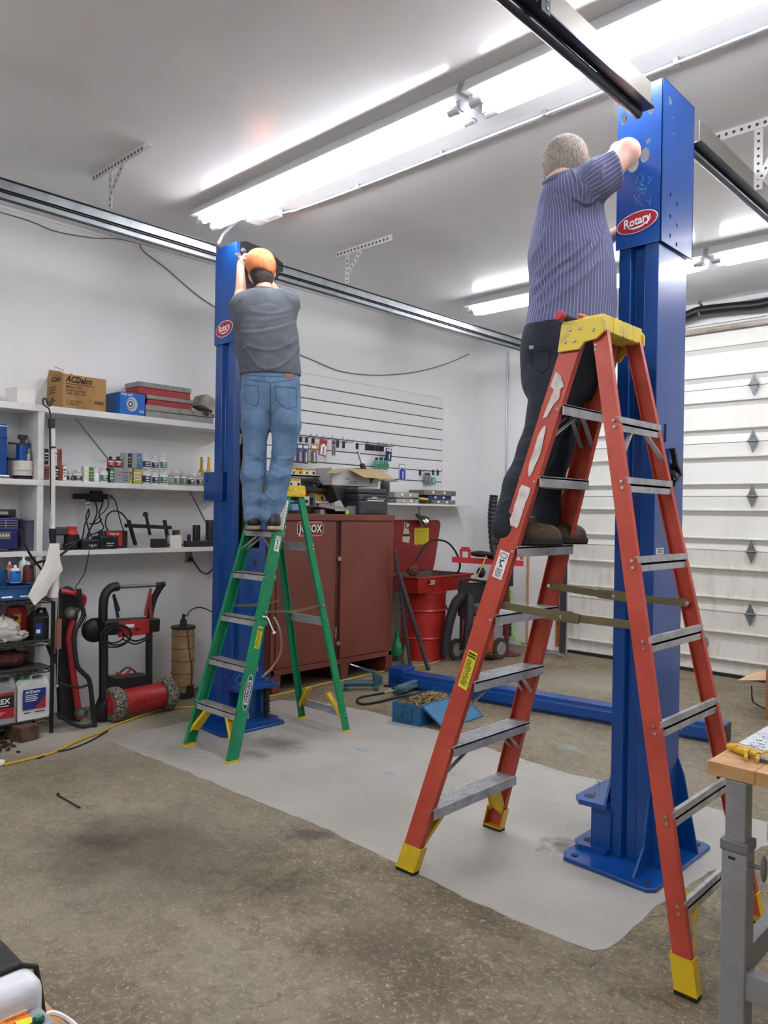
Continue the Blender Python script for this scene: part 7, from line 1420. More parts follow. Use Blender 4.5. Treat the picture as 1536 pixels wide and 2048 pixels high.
mb = MB(); top_q(mb, [(0, 2038), (50, 2016), (55, 2022), (0, 2046)], 0, .0008); top_q(mb, [(0, 2045), (52, 2022), (60, 2034), (0, 2062)], 1, .001); top_q(mb, [(30, 2046), (62, 2035), (66, 2046), (40, 2062)], 2, .0014)
mb.text('WARNING', .006, Vector((*tp(36, 2036), gz+.0012)), Vector((*tp(60, 2028), 0))-Vector((*tp(0, 2052), 0)), Vector((*tp(20, 2036), 0))-Vector((*tp(26, 2050), 0)), m=3, d=.0003)
part(mb, 'warning_label', [whitep, M('label_orange', '#e07a1a', rough=.5), yl, inkb], t)
q = tp(77, 2044); mb = MB(); mb.cyl((q[0], q[1], gz), (q[0], q[1], gz+.004), .0065, n=20); mb.cyl((q[0], q[1], gz+.004), (q[0], q[1], gz+.007), .0035, n=16, m=1); part(mb, 'green_button', [M('button_dark_green', '#0e3b2c', rough=.3), M('button_green', '#2d9a6a', rough=.3)], t)
q = tp(44, 2002); mb = MB(); mb.cyl((q[0], q[1]-.002, gz), (q[0], q[1]-.002, gz+.006), .005, n=8); mb.cyl((*tp(70, 2007), gz), (*tp(70, 2007), gz+.002), .003, n=10); part(mb, 'bolt', galv, t)
wire([Vector(pl(84, 2036, 2, WZ+.02)), Vector(pl(100, 2026, 2, WZ+.02)), Vector(pl(118, 2029, 2, WZ+.015)), Vector(pl(140, 2042, 2, WZ+.008)), Vector(pl(160, 2060, 2, WZ+.008))], .003, 'white_cord', '', '', whitep, par=t)
# ================================================================ PEOPLE
from mathutils.bvhtree import BVHTree
def rc(a, b, ra, rb, flat=None, clips=(), k=.03): return dict(a=np.array(a, float), b=np.array(b, float), ra=ra, rb=rb, flat=flat, clips=clips, k=k)
def field(prims, h, cut=()):
    lo = np.min([np.minimum(p['a']-p['ra'], p['b']-p['rb']) for p in prims], axis=0)-.06; hi = np.max([np.maximum(p['a']+p['ra'], p['b']+p['rb']) for p in prims], axis=0)+.06
    n = np.ceil((hi-lo)/h).astype(int)+1; f = np.full(n, 1.0, np.float32)
    ax = [lo[i]+h*np.arange(n[i]) for i in range(3)]
    for p in prims:
        R = max(p['ra'], p['rb'])+p['k']+.035
        i0 = np.maximum(((np.minimum(p['a'], p['b'])-R-lo)/h).astype(int), 0); i1 = np.minimum(((np.maximum(p['a'], p['b'])+R-lo)/h).astype(int)+2, n)
        X, Y, Z = np.meshgrid(*[ax[i][i0[i]:i1[i]] for i in range(3)], indexing='ij'); P = np.stack([X, Y, Z], -1).astype(np.float32)
        a, b = p['a'], p['b']; sc = 1.
        if p['flat'] is not None:
            nn, kk = p['flat']; nn = np.array(nn, float)/np.linalg.norm(nn); m = (a+b)/2
            tr = lambda q: q+((q-m)@nn)[..., None]*nn*(1/kk-1) if q.ndim > 1 else q+((q-m)@nn)*nn*(1/kk-1)
            P2 = tr(P); a, b = tr(a), tr(b); sc = kk
        else: P2 = P
        d = b-a; L2 = max(float(d@d), 1e-9); t = np.clip(((P2-a)@d)/L2, 0, 1)
        q = np.linalg.norm(P2-(a+t[..., None]*d), axis=-1)-(p['ra']+(p['rb']-p['ra'])*t)
        q = q*(.5+.5*sc)
        for c0, cn in p['clips']: q = np.maximum(q, (P-np.array(c0))@np.array(cn))
        s = f[i0[0]:i1[0], i0[1]:i1[1], i0[2]:i1[2]]; k = p['k']
        hh = np.clip(.5+.5*(s-q)/k, 0, 1); f[i0[0]:i1[0], i0[1]:i1[1], i0[2]:i1[2]] = s*(1-hh)+q*hh-k*hh*(1-hh)
    if cut:
        X, Y, Z = np.meshgrid(*ax, indexing='ij'); P = np.stack([X, Y, Z], -1)
        for c0, cn in cut: f = np.maximum(f, (P-np.array(c0))@np.array(cn))
    return f, lo, h
def nets(f, lo, h):
    s = f < 0; c = s[:-1, :-1, :-1].astype(np.int8)
    for dx, dy, dz in [(1, 0, 0), (0, 1, 0), (0, 0, 1), (1, 1, 0), (1, 0, 1), (0, 1, 1), (1, 1, 1)]:
        c = c+s[dx:dx+c.shape[0], dy:dy+c.shape[1], dz:dz+c.shape[2]]
    I = np.argwhere((c > 0) & (c < 8)); idx = -np.ones(c.shape, np.int64); idx[tuple(I.T)] = np.arange(len(I))
    off = np.array([(i, j, k) for i in (0, 1) for j in (0, 1) for k in (0, 1)]); val = f[I[:, None, 0]+off[None, :, 0], I[:, None, 1]+off[None, :, 1], I[:, None, 2]+off[None, :, 2]]
    acc = np.zeros((len(I), 3)); cnt = np.zeros(len(I))
    for a in range(8):
        for b in range(a+1, 8):
            if np.abs(off[a]-off[b]).sum() != 1: continue
            m = (val[:, a] < 0) != (val[:, b] < 0); t = np.where(m, val[:, a]/np.where(m, val[:, a]-val[:, b], 1), 0)
            acc += np.where(m[:, None], off[a]+t[:, None]*(off[b]-off[a]), 0); cnt += m
    V_ = lo+h*(I+acc/cnt[:, None]); F_q = []
    for ax_ in range(3):
        u, v = (ax_+1) % 3, (ax_+2) % 3; sl0 = [slice(None)]*3; sl1 = [slice(None)]*3; sl0[ax_] = slice(0, -1); sl1[ax_] = slice(1, None)
        A, B = s[tuple(sl0)], s[tuple(sl1)]; E = np.argwhere(A != B); E = E[(E[:, u] > 0) & (E[:, v] > 0) & (E[:, u] < c.shape[u]) & (E[:, v] < c.shape[v])]
        def id_(du, dv): q = E.copy(); q[:, u] -= du; q[:, v] -= dv; return idx[tuple(q.T)]
        Q = np.stack([id_(1, 1), id_(0, 1), id_(0, 0), id_(1, 0)], 1); ins = A[tuple(E.T)]; Q[~ins] = Q[~ins][:, ::-1]; F_q.append(Q)
    return V_, np.concatenate(F_q)
def vnormals(Vt, Q):
    n = np.cross(Vt[Q[:, 2]]-Vt[Q[:, 0]], Vt[Q[:, 3]]-Vt[Q[:, 1]]); N = np.zeros_like(Vt)
    for i in range(4): np.add.at(N, Q[:, i], n)
    return N/np.maximum(np.linalg.norm(N, axis=1, keepdims=True), 1e-9)
def px_of(Vt):
    q = Vt-C0; z = q@F_; return np.stack([768+FPX*(q@R_)/z, 1024+FPX*(q@D_)/z], 1)
def seg_d(P, pts):
    best = np.full(len(P), 1e9)
    for a, b in zip(pts, pts[1:]):
        a, b = np.array(a, float), np.array(b, float); d = b-a; t = np.clip(((P-a)@d)/(d@d), 0, 1); best = np.minimum(best, np.linalg.norm(P-(a+t[:, None]*d), axis=1))
    return best
def smooth_mesh(Vt, Q, it=1):
    for _ in range(it):
        S_ = np.zeros_like(Vt); c = np.zeros(len(Vt))
        for i in range(4):
            j = (i+1) % 4; np.add.at(S_, Q[:, i], Vt[Q[:, j]]); np.add.at(S_, Q[:, j], Vt[Q[:, i]]); np.add.at(c, Q[:, i], 1); np.add.at(c, Q[:, j], 1)
        Vt = .5*Vt+.5*S_/c[:, None]
    return Vt
def skin_mesh(prims, h, name, mat_, parent, cut=(), folds=(), noise=None, sm=2, attr=None, label=None):
    f, lo, h = field(prims, h, cut); Vt, Q = nets(f, lo, h); Vt = smooth_mesh(Vt, Q, sm)
    if folds or noise is not None:
        N = vnormals(Vt, Q); px = px_of(Vt); dsp = np.zeros(len(Vt)); vis = np.clip(-(N@F_)*1.6+.25, 0, 1)
        for pts, w_, amp in folds:
            pts = [(q.x, q.y) for q in curvepts([(p[0], p[1], 0) for p in pts], 5)]; d = seg_d(px, pts); dsp += .8*amp*np.exp(-(d/(w_*1.25))**2)*vis
        if noise: dsp += noise(Vt, px)
        Vt = Vt+N*dsp[:, None]
    me = bpy.data.meshes.new(name); org = np.array(WM[parent].translation); L = Vt-org
    me.vertices.add(len(L)); me.vertices.foreach_set('co', L.astype(np.float32).ravel()); me.loops.add(len(Q)*4); me.loops.foreach_set('vertex_index', Q.astype(np.int32).ravel())
    me.polygons.add(len(Q)); me.polygons.foreach_set('loop_start', np.arange(0, len(Q)*4, 4, dtype=np.int32)); me.update(calc_edges=True); me.validate()
    me.polygons.foreach_set('use_smooth', [True]*len(me.polygons))
    if attr:
        for nm_, fn in attr.items(): a = me.attributes.new(nm_, 'FLOAT', 'POINT'); a.data.foreach_set('value', fn(Vt).astype(np.float32))
    me.materials.append(mat_); o = bpy.data.objects.new(name, me); COL.objects.link(o); o.parent = parent; WM[o] = WM[parent]
    if label: o['label'] = label
    bv = BVHTree.FromPolygons([tuple(p) for p in Vt], [tuple(int(i) for i in q) for q in Q]); return o, bv
def hitpx(bv, u, v, off=.0015):
    d = Vector(ray(u, v)).normalized(); h_ = bv.ray_cast(Vector(C0), d)
    if h_[0] is None: return None
    return h_[0]-d*off
def stitch(bv, pts, r, mb, m=0, n=6, dash=None):
    P = []
    for a, b in zip(pts, pts[1:]):
        for i in range(n): P.append(hitpx(bv, a[0]+(b[0]-a[0])*i/n, a[1]+(b[1]-a[1])*i/n))
    P.append(hitpx(bv, *pts[-1])); P = [p for p in P if p is not None]
    if len(P) > 2: mb.tube(P, r, n=5, m=m)
def patch(bv, u0, u1, v0, v1, mb, m=0, off=.003, nu=6, nv=6, poly=None):
    P = []
    for j in range(nv+1):
        for i in range(nu+1):
            if poly: (a, b, c, d) = poly; s, t_ = i/nu, j/nv; u = (a[0]*(1-s)+b[0]*s)*(1-t_)+(d[0]*(1-s)+c[0]*s)*t_; v = (a[1]*(1-s)+b[1]*s)*(1-t_)+(d[1]*(1-s)+c[1]*s)*t_
            else: u, v = u0+(u1-u0)*i/nu, v0+(v1-v0)*j/nv
            p = hitpx(bv, u, v, off); P.append(p if p is not None else (P[-1] if P else Vector((0, 0, 0))))
    mb.add(P, [(j*(nu+1)+i, j*(nu+1)+i+1, (j+1)*(nu+1)+i+1, (j+1)*(nu+1)+i) for j in range(nv) for i in range(nu)], m, True)
def hand(W_, f, n, k=1., mirror=1):
    f = Vector(f).normalized(); n = Vector(n).normalized(); s = f.cross(n)*mirror; W_ = Vector(W_); P = [rc(W_, W_+f*.035*k, .024*k, .028*k, k=.012), rc(W_+f*.045*k+s*.012*k, W_+f*.07*k+s*.02*k, .017*k, .014*k, k=.01), rc(W_+f*.045*k-s*.016*k, W_+f*.07*k-s*.024*k, .017*k, .013*k, k=.01)]
    for i, L in enumerate((.92, 1.05, 1., .82)):
        b = W_+f*.078*k+s*(.030-.020*i)*k; a1 = f*.85+n*.5; a1.normalize(); b1 = b+a1*.038*L*k; a2 = f*.25+n*.97; a2.normalize(); b2 = b1+a2*.026*L*k; a3 = -f*.35+n*.9; a3.normalize(); b3 = b2+a3*.018*L*k
        P += [rc(b, b1, .0095*k, .0088*k, k=.004), rc(b1, b2, .0088*k, .0082*k, k=.003), rc(b2, b3, .008*k, .007*k, k=.003)]
    tb_ = W_+f*.02*k+s*.026*k; t1 = tb_+(f*.5+s*.6+n*.4).normalized()*.042*k; t2 = t1+(f*.75+s*.1+n*.6).normalized()*.03*k; P += [rc(tb_, t1, .014*k, .0105*k, k=.006), rc(t1, t2, .010*k, .0085*k, k=.003)]
    return P
skinm = M('skin', '#c99078', rough=.5, c2='#d9a68f', ns=14, lo=.3, hi=.7)
skinp = M('skin_pale', '#d8a996', rough=.5, c2='#e6bfae', ns=12, lo=.3, hi=.7)
F3 = Vector(F_); R3 = Vector(R_)
def shoe(parent, name, H, dr, L, w_, z0, um, sm_, tred, lab=None, hi=.085, lace=None, shaft=.10):
    H = Vector((H[0], H[1], z0)); dr = Vector((dr[0], dr[1], 0)).normalized(); sd = Vector((-dr.y, dr.x, 0)); up = Vector((0, 0, 1))
    P = [rc(H+dr*.045+up*.055, H+dr*.05+up*shaft, .036, .037, k=.02), rc(H+dr*.045+up*.045, H+dr*(L-.06)+up*.040, .036, w_*.43, k=.03), rc(H+dr*(L-.10)+up*.038, H+dr*(L-.045)+up*.036, w_*.47, w_*.40, k=.02), rc(H+dr*.08+up*.075, H+dr*(L*.62)+up*.055, .032, .030, k=.03)]
    o, bv = skin_mesh(P, .006, name, um, parent, cut=[((0, 0, z0+.018), (0, 0, -1)), (tuple(H+up*(shaft+.02)), (0, 0, 1))], sm=2, label=lab)
    ol = []
    for t_ in np.linspace(0, 1, 13): ww = w_/2*(.72+.28*math.sin(PI*min(t_*1.0, 1)*.9+.15)+.08*math.sin(PI*t_)); ol.append((t_, ww))
    sh_ = [(L*t_, -a*(1 if 0 < t_ < 1 else .6)) for t_, a in ol]+[(L*t_, a*(1 if 0 < t_ < 1 else .6)) for t_, a in ol[::-1]]
    s2 = mesh(MB().prism(sh_, H+up*.006, dr, sd, up*.022).prism([(a*.985+.002, b*.93) for a, b in sh_], H+up*.0, dr, sd, up*.0065, m=1), 'sole', [sm_, tred], WM[parent].inverted(), bevel=.004)
    s2.parent = o; WM[s2] = WM[parent]
    if lace:
        mb = MB()
        for i in range(4): c = H+dr*(L*.42+.022*i)+up*(.098-.0095*i); mb.tube([c-sd*.024+up*-.006, c+up*.004, c+sd*.024+up*-.006], .0022, n=5)
        for s in (1, -1): c = H+dr*(L*.40)+up*.104; mb.tube(curvepts([c, c+sd*.03*s+up*.012, c+sd*.05*s+up*-.004, c+sd*.035*s+up*-.012]), .002, n=5)
        l_ = mesh(mb, 'laces', lace, WM[parent].inverted()); l_.parent = o; WM[l_] = WM[parent]
    return o
# ---------------------------------------------------------------- MAN AT THE LEFT POST
ft = atd(523, 1055, 5.15); t1 = thing('person', 'person in grey T-shirt, blue jeans and orange cap seen from behind on the green ladder', 'person', (float(ft[0]), float(ft[1]), 1.418))
K1 = 5.1/FPX
def a1(u, v, d=5.1): return atd(u, v, d)
fl_t = (tuple(F_), .64)
# body
B = [rc(a1(524, 540, 5.20), a1(522, 532, 5.20), .082, .088, k=.03), rc(a1(515, 556, 5.24), a1(513, 552, 5.26), .05, .055, k=.03), rc(a1(527, 565, 5.17), a1(529, 590, 5.14), .052, .058, k=.03),
     rc(a1(500, 612, 5.14), a1(560, 608, 5.14), .075, .075, fl_t, k=.05), rc(a1(531, 640, 5.12), a1(541, 745, 5.09), .15, .13, fl_t, k=.05), rc(a1(541, 745, 5.09), a1(541, 775, 5.10), .12, .11, (tuple(F_), .6), k=.03),
     rc(a1(516, 790, 5.11), a1(509, 910), .06, .048, k=.01), rc(a1(509, 910), a1(506, 1035), .048, .04, k=.01), rc(a1(566, 790, 5.11), a1(564, 905), .06, .048, k=.01), rc(a1(564, 905), a1(545, 1035), .048, .04, k=.01),
     rc(a1(478, 612, 5.16), a1(482, 594, 5.36), .052, .045, k=.03), rc(a1(482, 594, 5.36), a1(481, 538, 5.40), .043, .027, k=.02),
     rc(a1(580, 608, 5.16), a1(580, 622, 5.40), .052, .045, k=.03), rc(a1(580, 622, 5.40), a1(512, 532, 5.45), .042, .027, k=.02),
     rc(a1(500, 549, 5.205), a1(500, 543, 5.205), .010, .014, k=.008), rc(a1(548, 552, 5.215), a1(548, 546, 5.215), .010, .014, k=.008), rc(a1(506, 548, 5.315), a1(505, 552, 5.33), .012, .014, k=.012)]
B += hand(a1(481, 538, 5.40), Vector(a1(482, 518, 5.42))-Vector(a1(481, 538, 5.40)), Vector(R_)*.8+Vector(F_)*.6, mirror=1)
B += hand(a1(512, 532, 5.45), Vector(a1(486, 514, 5.41))-Vector(a1(512, 532, 5.45)), -Vector(R_)*.3+Vector((0, 0, -1)), mirror=-1)
skin_mesh(B, .006, 'body', skinm, t1, sm=1)
hairm = M('hair_dark_brown', '#2c231f', rough=.8, c2='#43362f', ns=90, bump=.4, bs=260)
skin_mesh([rc(a1(524, 548, 5.185), a1(525, 556, 5.175), .080, .070, k=.02), rc(a1(526, 562, 5.165), a1(526, 566, 5.16), .062, .055, k=.02)], .006, 'hair', hairm, t1, cut=[(tuple(a1(524, 573, 5.17)), (0, 0, -1)), (tuple(Vector(a1(520, 545, 5.22))), tuple(F_))])
orange = M('cap_orange', '#cc743f', rough=.85, c2='#d98f60', ns=9, bump=.15, bs=120)
capo, bvc = skin_mesh([rc(a1(523, 533, 5.19), a1(521, 529, 5.20), .098, .098, k=.03), rc(a1(517, 522, 5.20), a1(524, 523, 5.19), .078, .078, k=.03)], .006, 'cap', orange, t1, cut=[(tuple(a1(525, 549, 5.17)), tuple((Vector((0, 0, -1))-F3*.35+R3*-.10).normalized()))], folds=[([(497, 538), (520, 546), (548, 550)], 2.2, .003), ([(521, 503), (526, 545)], 1.2, -.0025), ([(521, 503), (502, 530)], 1.2, -.0025), ([(521, 503), (546, 535)], 1.2, -.0025)])
mb = MB(); q = Vector(a1(519, 541, 5.30)); fd = (F3*.85-R3*.35).normalized(); sd = fd.cross(Vector((0, 0, 1)))
A = [q+sd*(math.cos(a)*.085)+fd*(math.sin(a)*.075)+Vector((0, 0, -.01*math.sin(a)+.004*math.cos(a)**2)) for a in np.linspace(0, PI, 14)]; quad(mb, A, (0, 0, .004)); part(mb, 'brim', orange, t1)
mb = MB(); patch(bvc, 0, 0, 0, 0, mb, 0, .002, 8, 3, poly=[(523, 542), (545, 543), (543, 547), (525, 547)]); part(mb, 'strap_opening', hairm, capo); WM[capo] = WM[t1]
mb = MB()
for u, v in ((529, 507), (512, 515), (524, 522), (543, 522)):
    p = hitpx(bvc, u, v, .001)
    if p is not None: mb.ell(p, .0028, n=8, k=6)
part(mb, 'eyelets', M('eyelet_dark', '#5d3a22', rough=.6), capo)
tee = M('tshirt_grey', '#50565c', rough=.9, c2='#5a6168', ns=5, bump=.12, bs=300)
T = [rc(a1(492, 612, 5.13), a1(568, 607, 5.13), .098, .098, (tuple(F_), .72), k=.05), rc(a1(529, 640, 5.12), a1(534, 690, 5.10), .212, .200, fl_t, k=.05), rc(a1(534, 690, 5.10), a1(541, 742, 5.09), .195, .193, fl_t, k=.05), rc(a1(527, 588, 5.14), a1(528, 600, 5.13), .068, .085, k=.04),
     rc(a1(478, 616, 5.14), a1(482, 600, 5.30), .066, .058, k=.03, clips=[(tuple(a1(482, 600, 5.32)), tuple(F_))]), rc(a1(578, 608, 5.14), a1(584, 612, 5.30), .066, .058, k=.03, clips=[(tuple(a1(588, 602, 5.32)), tuple(F_))]),
     rc(a1(541, 742, 5.09), a1(541, 752, 5.09), .193, .194, fl_t, k=.03)]
tf = [([(415+0, 0), (416, 1)], 1, 0)]
folds1 = [([(488, 665), (520, 663), (560, 655), (590, 645)], 3.2, .0045), ([(486, 660), (520, 658), (560, 650), (590, 640)], 2.5, -.003), ([(496, 692), (530, 700), (560, 697), (592, 680)], 3, .006), ([(490, 697), (503, 715), (520, 735), (545, 738), (575, 722), (596, 695)], 3, .008), ([(494, 702), (508, 722), (524, 742)], 3, -.004),
          ([(500, 622), (540, 628), (580, 620)], 3, .004), ([(505, 612), (535, 605), (560, 612)], 3, -.003), ([(495, 640), (530, 640), (575, 632)], 3.5, .003), ([(565, 575), (575, 592), (590, 605)], 3, .005), ([(468, 610), (478, 600), (488, 590)], 3, .004), ([(483, 720), (490, 740)], 4, -.004), ([(596, 700), (590, 735)], 4, .004)]
teeo, bvt = skin_mesh(T, .0065, 'shirt', tee, t1, cut=[(tuple(a1(541, 752, 5.09)), (0, 0, -1)), (tuple(a1(527, 581, 5.14)), (0, 0, 1))], folds=folds1, noise=lambda V_, px: .0012*np.sin(px[:, 0]*.13+np.sin(px[:, 1]*.05)*3)*np.sin(px[:, 1]*.11))
mb = MB(); mb.tube([Vector(a1(527, 579, 5.135))+R3*(math.cos(a)*.064)+F3*(math.sin(a)*.058) for a in np.linspace(0, 2*PI, 26)[:-1]], .006, n=6, closed=True); part(mb, 'collar', tee, teeo)
den = M('denim', '#4d6a88', rough=.85, c2='#6f8dab', ns=7, lo=.35, hi=.7, bump=.15, bs=350, detail=8)
J = [rc(a1(524, 770, 5.09), a1(560, 770, 5.09), .110, .112, (tuple(F_), .85), k=.05), rc(a1(541, 748, 5.09), a1(541, 770, 5.09), .185, .19, fl_t, k=.05), rc(a1(512, 800), a1(511, 850), .104, .094, k=.03), rc(a1(570, 800), a1(572, 850), .104, .098, k=.03),
     rc(a1(511, 850), a1(509, 900), .094, .072, k=.02), rc(a1(509, 900), a1(505, 950, 5.08), .072, .078, k=.02), rc(a1(505, 950, 5.08), a1(506, 1000, 5.08), .078, .066, k=.02), rc(a1(506, 1000, 5.08), a1(506, 1034, 5.07), .066, .062, k=.02),
     rc(a1(572, 850), a1(567, 905), .098, .074, k=.02), rc(a1(567, 905), a1(558, 955, 5.09), .074, .074, k=.02), rc(a1(558, 955, 5.09), a1(550, 1000, 5.09), .074, .070, k=.02), rc(a1(550, 1000, 5.09), a1(543, 1032, 5.08), .070, .064, k=.02)]
foldsJ = [([(541, 775), (541, 800), (541, 850)], 2.0, -.006), ([(500, 905), (520, 915), (528, 935)], 3, .006), ([(486, 930), (505, 922), (525, 925)], 2.5, -.005), ([(488, 945), (505, 958), (525, 950)], 3, .006), ([(488, 1000), (505, 990), (522, 1000)], 3, .006), ([(490, 1015), (508, 1010), (522, 1018)], 3, -.005), ([(488, 1028), (506, 1022), (522, 1030)], 3, .005),
          ([(545, 905), (560, 918), (588, 915)], 3, .006), ([(545, 925), (565, 935), (585, 930)], 3, -.005), ([(540, 945), (560, 955), (580, 948)], 3, .005), ([(530, 985), (548, 1000), (570, 990)], 3, .006), ([(528, 1005), (545, 1015), (565, 1008)], 3, -.005), ([(500, 825), (520, 815), (538, 830)], 3, -.004), ([(545, 830), (565, 815), (590, 825)], 3, -.004), ([(488, 880), (500, 870), (515, 880)], 3, .004)]
jo, bvj = skin_mesh(J, .0065, 'jeans', den, t1, cut=[(tuple(a1(541, 744, 5.09)), (0, 0, 1))], folds=foldsJ, noise=lambda V_, px: .0015*np.sin(px[:, 1]*.22+np.sin(px[:, 0]*.1)*2)*np.clip((px[:, 1]-880)/80, 0, 1))
thr = M('denim_dark_stitch', '#34495f', rough=.9)
mb = MB()
for pts in ([(488, 770), (517, 772), (518, 795), (514, 812), (494, 806), (488, 792)], [(549, 772), (592, 776), (594, 812), (572, 818), (553, 800), (549, 772)], [(487, 757), (541, 765), (597, 758)], [(541, 765), (541, 800), (540, 850)], [(487, 750), (541, 753), (598, 750)]): stitch(bvj, pts, .0016, mb)
part(mb, 'seams', thr, jo)
mb = MB(); patch(bvj, 571, 588, 747, 755, mb, 0, .004); part(mb, 'leather_patch', M('leather_tan', '#8a5a33', rough=.6), jo)
for u in (535, 592): mb = MB(); patch(bvj, u-2, u+2, 746, 757, mb, 0, .005); part(mb, 'belt_loop', den, jo)
shb = M('sneaker_black', '#17181b', rough=.4); cre = M('sole_cream', '#b8a585', rough=.7, c2='#8f7d62', ns=30); gum = M('sole_gum', '#8e5a46', rough=.7)
for u, l in ((506, 'left'), (545, 'right')):
    Hh = a1(u, 1060, 5.00); shoe(t1, 'shoe', Hh, F_+R_*(-.12 if l == 'left' else .05), .29, .098, 1.417, shb, cre, gum, lab='black sneaker with thick cream sole', lace=None, shaft=.09)
t = thing('wrench', 'small chrome ratchet held against the top of the left lift post', 'wrench', (0, 0, 0)); a, b = Vector(a1(476, 511, 5.40)), Vector(a1(490, 519, 5.42)); WM[t] = Matrix.Translation(b); t.matrix_world = WM[t]
part(MB().beam(a, b, .010, .012), 'shank', galv, t, bevel=.002); part(MB().cyl(a-Vector((.012, 0, 0)), a+Vector((.012, 0, 0)), .019, n=16), 'head', galv, t)
# ---------------------------------------------------------------- MAN AT THE RIGHT POST
ft = atd(1078, 1088, 3.3); t2 = thing('person', 'person with grey hair in striped shirt and dark trousers on the orange-red ladder', 'person', (float(ft[0]), float(ft[1]), 1.421))
def a2(u, v, d=3.35): return atd(u, v, d)
tw = (tuple(F_), .88)
B = [rc(a2(1134, 323, 3.34), a2(1130, 314, 3.35), .086, .088, k=.03), rc(a2(1148, 338, 3.42), a2(1150, 334, 3.43), .055, .058, k=.03), rc(a2(1121, 345, 3.32), a2(1124, 378, 3.30), .064, .070, k=.03),
     rc(a2(1122, 418, 3.37), a2(1155, 404, 3.28), .062, .075, tw, k=.04), rc(a2(1138, 450), a2(1143, 600), .11, .14, tw, k=.05), rc(a2(1143, 600), a2(1135, 700), .14, .13, tw, k=.03),
     rc(a2(1100, 780, 3.27), a2(1078, 890, 3.24), .085, .06), rc(a2(1078, 890, 3.24), a2(1018, 1050, 3.2), .058, .045), rc(a2(1140, 770, 3.42), a2(1122, 890, 3.45), .085, .06), rc(a2(1122, 890, 3.45), a2(1092, 1050, 3.43), .058, .045),
     rc(a2(1160, 388, 3.24), a2(1254, 306, 3.27), .062, .053, k=.03), rc(a2(1254, 303, 3.27), a2(1236, 300, 3.50), .052, .032, k=.02), rc(a2(1236, 300, 3.50), a2(1232, 304, 3.56), .032, .026, k=.02),
     rc(a2(1105, 410, 3.45), a2(1185, 500, 3.56), .055, .045, k=.03), rc(a2(1185, 500, 3.56), a2(1246, 456, 3.66), .040, .026, k=.02),
     rc(a2(1095, 358, 3.37), a2(1096, 350, 3.37), .013, .017, k=.008), rc(a2(1166, 334, 3.34), a2(1166, 326, 3.34), .010, .014, k=.008), rc(a2(1158, 338, 3.49), a2(1159, 342, 3.505), .012, .014, k=.012)]
B += hand(a2(1232, 304, 3.56), F3*.9-R3*.2, R3*.6+Vector((0, 0, -.5)), mirror=1)
B += hand(a2(1246, 456, 3.66), R3*.7+F3*.6, Vector((0, 0, 1)), mirror=-1)
skin_mesh(B, .006, 'body', skinp, t2, sm=1)
hg = M('hair_grey_short', '#8f857b', rough=.9, c2='#c2b9ae', ns=140, lo=.35, hi=.65, bump=.9, bs=300, stretch=(1, 1, .35))
def hn(V_, px): return .0022*np.sin(V_[:, 0]*420+np.sin(V_[:, 2]*90)*2)*np.sin(V_[:, 2]*180+V_[:, 1]*260)
skin_mesh([rc(a2(1133, 324, 3.33), a2(1131, 316, 3.345), .0945, .0965, k=.02), rc(a2(1118, 338, 3.32), a2(1116, 345, 3.315), .068, .062, k=.03)], .005, 'hair', hg, t2, cut=[(tuple(a2(1104, 372, 3.30)), tuple((Vector((0, 0, -1))*.9+R3*.22-F3*.1).normalized())), (tuple(a2(1160, 332, 3.36)), tuple((Vector((0, 0, -.75))+R3*.62+F3*.25).normalized())), (tuple(a2(1130, 325, 3.40)), tuple((F3*.9+Vector((0, 0, -.3))).normalized()))], noise=hn)
def shirt_mat():
    m = bpy.data.materials.new('striped_shirt'); m.use_nodes = True; nt = m.node_tree; b = nt.nodes['Principled BSDF']; L = nt.links.new
    a = nt.nodes.new('ShaderNodeAttribute'); a.attribute_name = 'stripe'; mu = nt.nodes.new('ShaderNodeMath'); mu.operation = 'MULTIPLY'; L(a.outputs['Fac'], mu.inputs[0]); mu.inputs[1].default_value = 1/.0145
    fr = nt.nodes.new('ShaderNodeMath'); fr.operation = 'FRACT'; L(mu.outputs[0], fr.inputs[0])
    r = nt.nodes.new('ShaderNodeValToRGB'); e = r.color_ramp.elements; e[0].position = 0; e[0].color = lin('#5c6083'); e[1].position = .66; e[1].color = lin('#606488')
    for p_, c_ in ((.70, '#9ea3c6'), (.80, '#9ea3c6'), (.84, '#5c6083')): q = e.new(p_); q.color = lin(c_)
    L(fr.outputs[0], r.inputs[0]); L(r.outputs[0], b.inputs['Base Color']); b.inputs['Roughness'].default_value = .85; return m
ax0, ax1 = np.array(a2(1135, 380)), np.array(a2(1145, 660)); sl0, sl1 = np.array(a2(1150, 386, 3.24)), np.array(a2(1228, 334, 3.22)); ls0, ls1 = np.array(a2(1105, 410, 3.45)), np.array(a2(1170, 470, 3.54))
def stripe(V_):
    def ang(a, b, ref):
        d = (b-a)/np.linalg.norm(b-a); r = V_-a; t_ = r@d; q = r-t_[:, None]*d; e1 = ref-(ref@d)*d; e1 /= np.linalg.norm(e1); e2 = np.cross(d, e1); return np.arctan2(q@e2, q@e1), t_/np.linalg.norm(b-a), np.linalg.norm(q, axis=1)
    at, tt, rt = ang(ax0, ax1, -F_); as_, ts, rs2 = ang(sl0, sl1, -F_); al, tl, rl = ang(ls0, ls1, -F_)
    out = at*.165+.02*np.sin(tt*3); m = (ts > .18) & (ts < 1.3) & (rs2 < .10); out = np.where(m, as_*.075, out); m = (tl > .5) & (tl < 1.3) & (rl < .08) & (V_@F_ > 3.47); return np.where(m, al*.065, out)
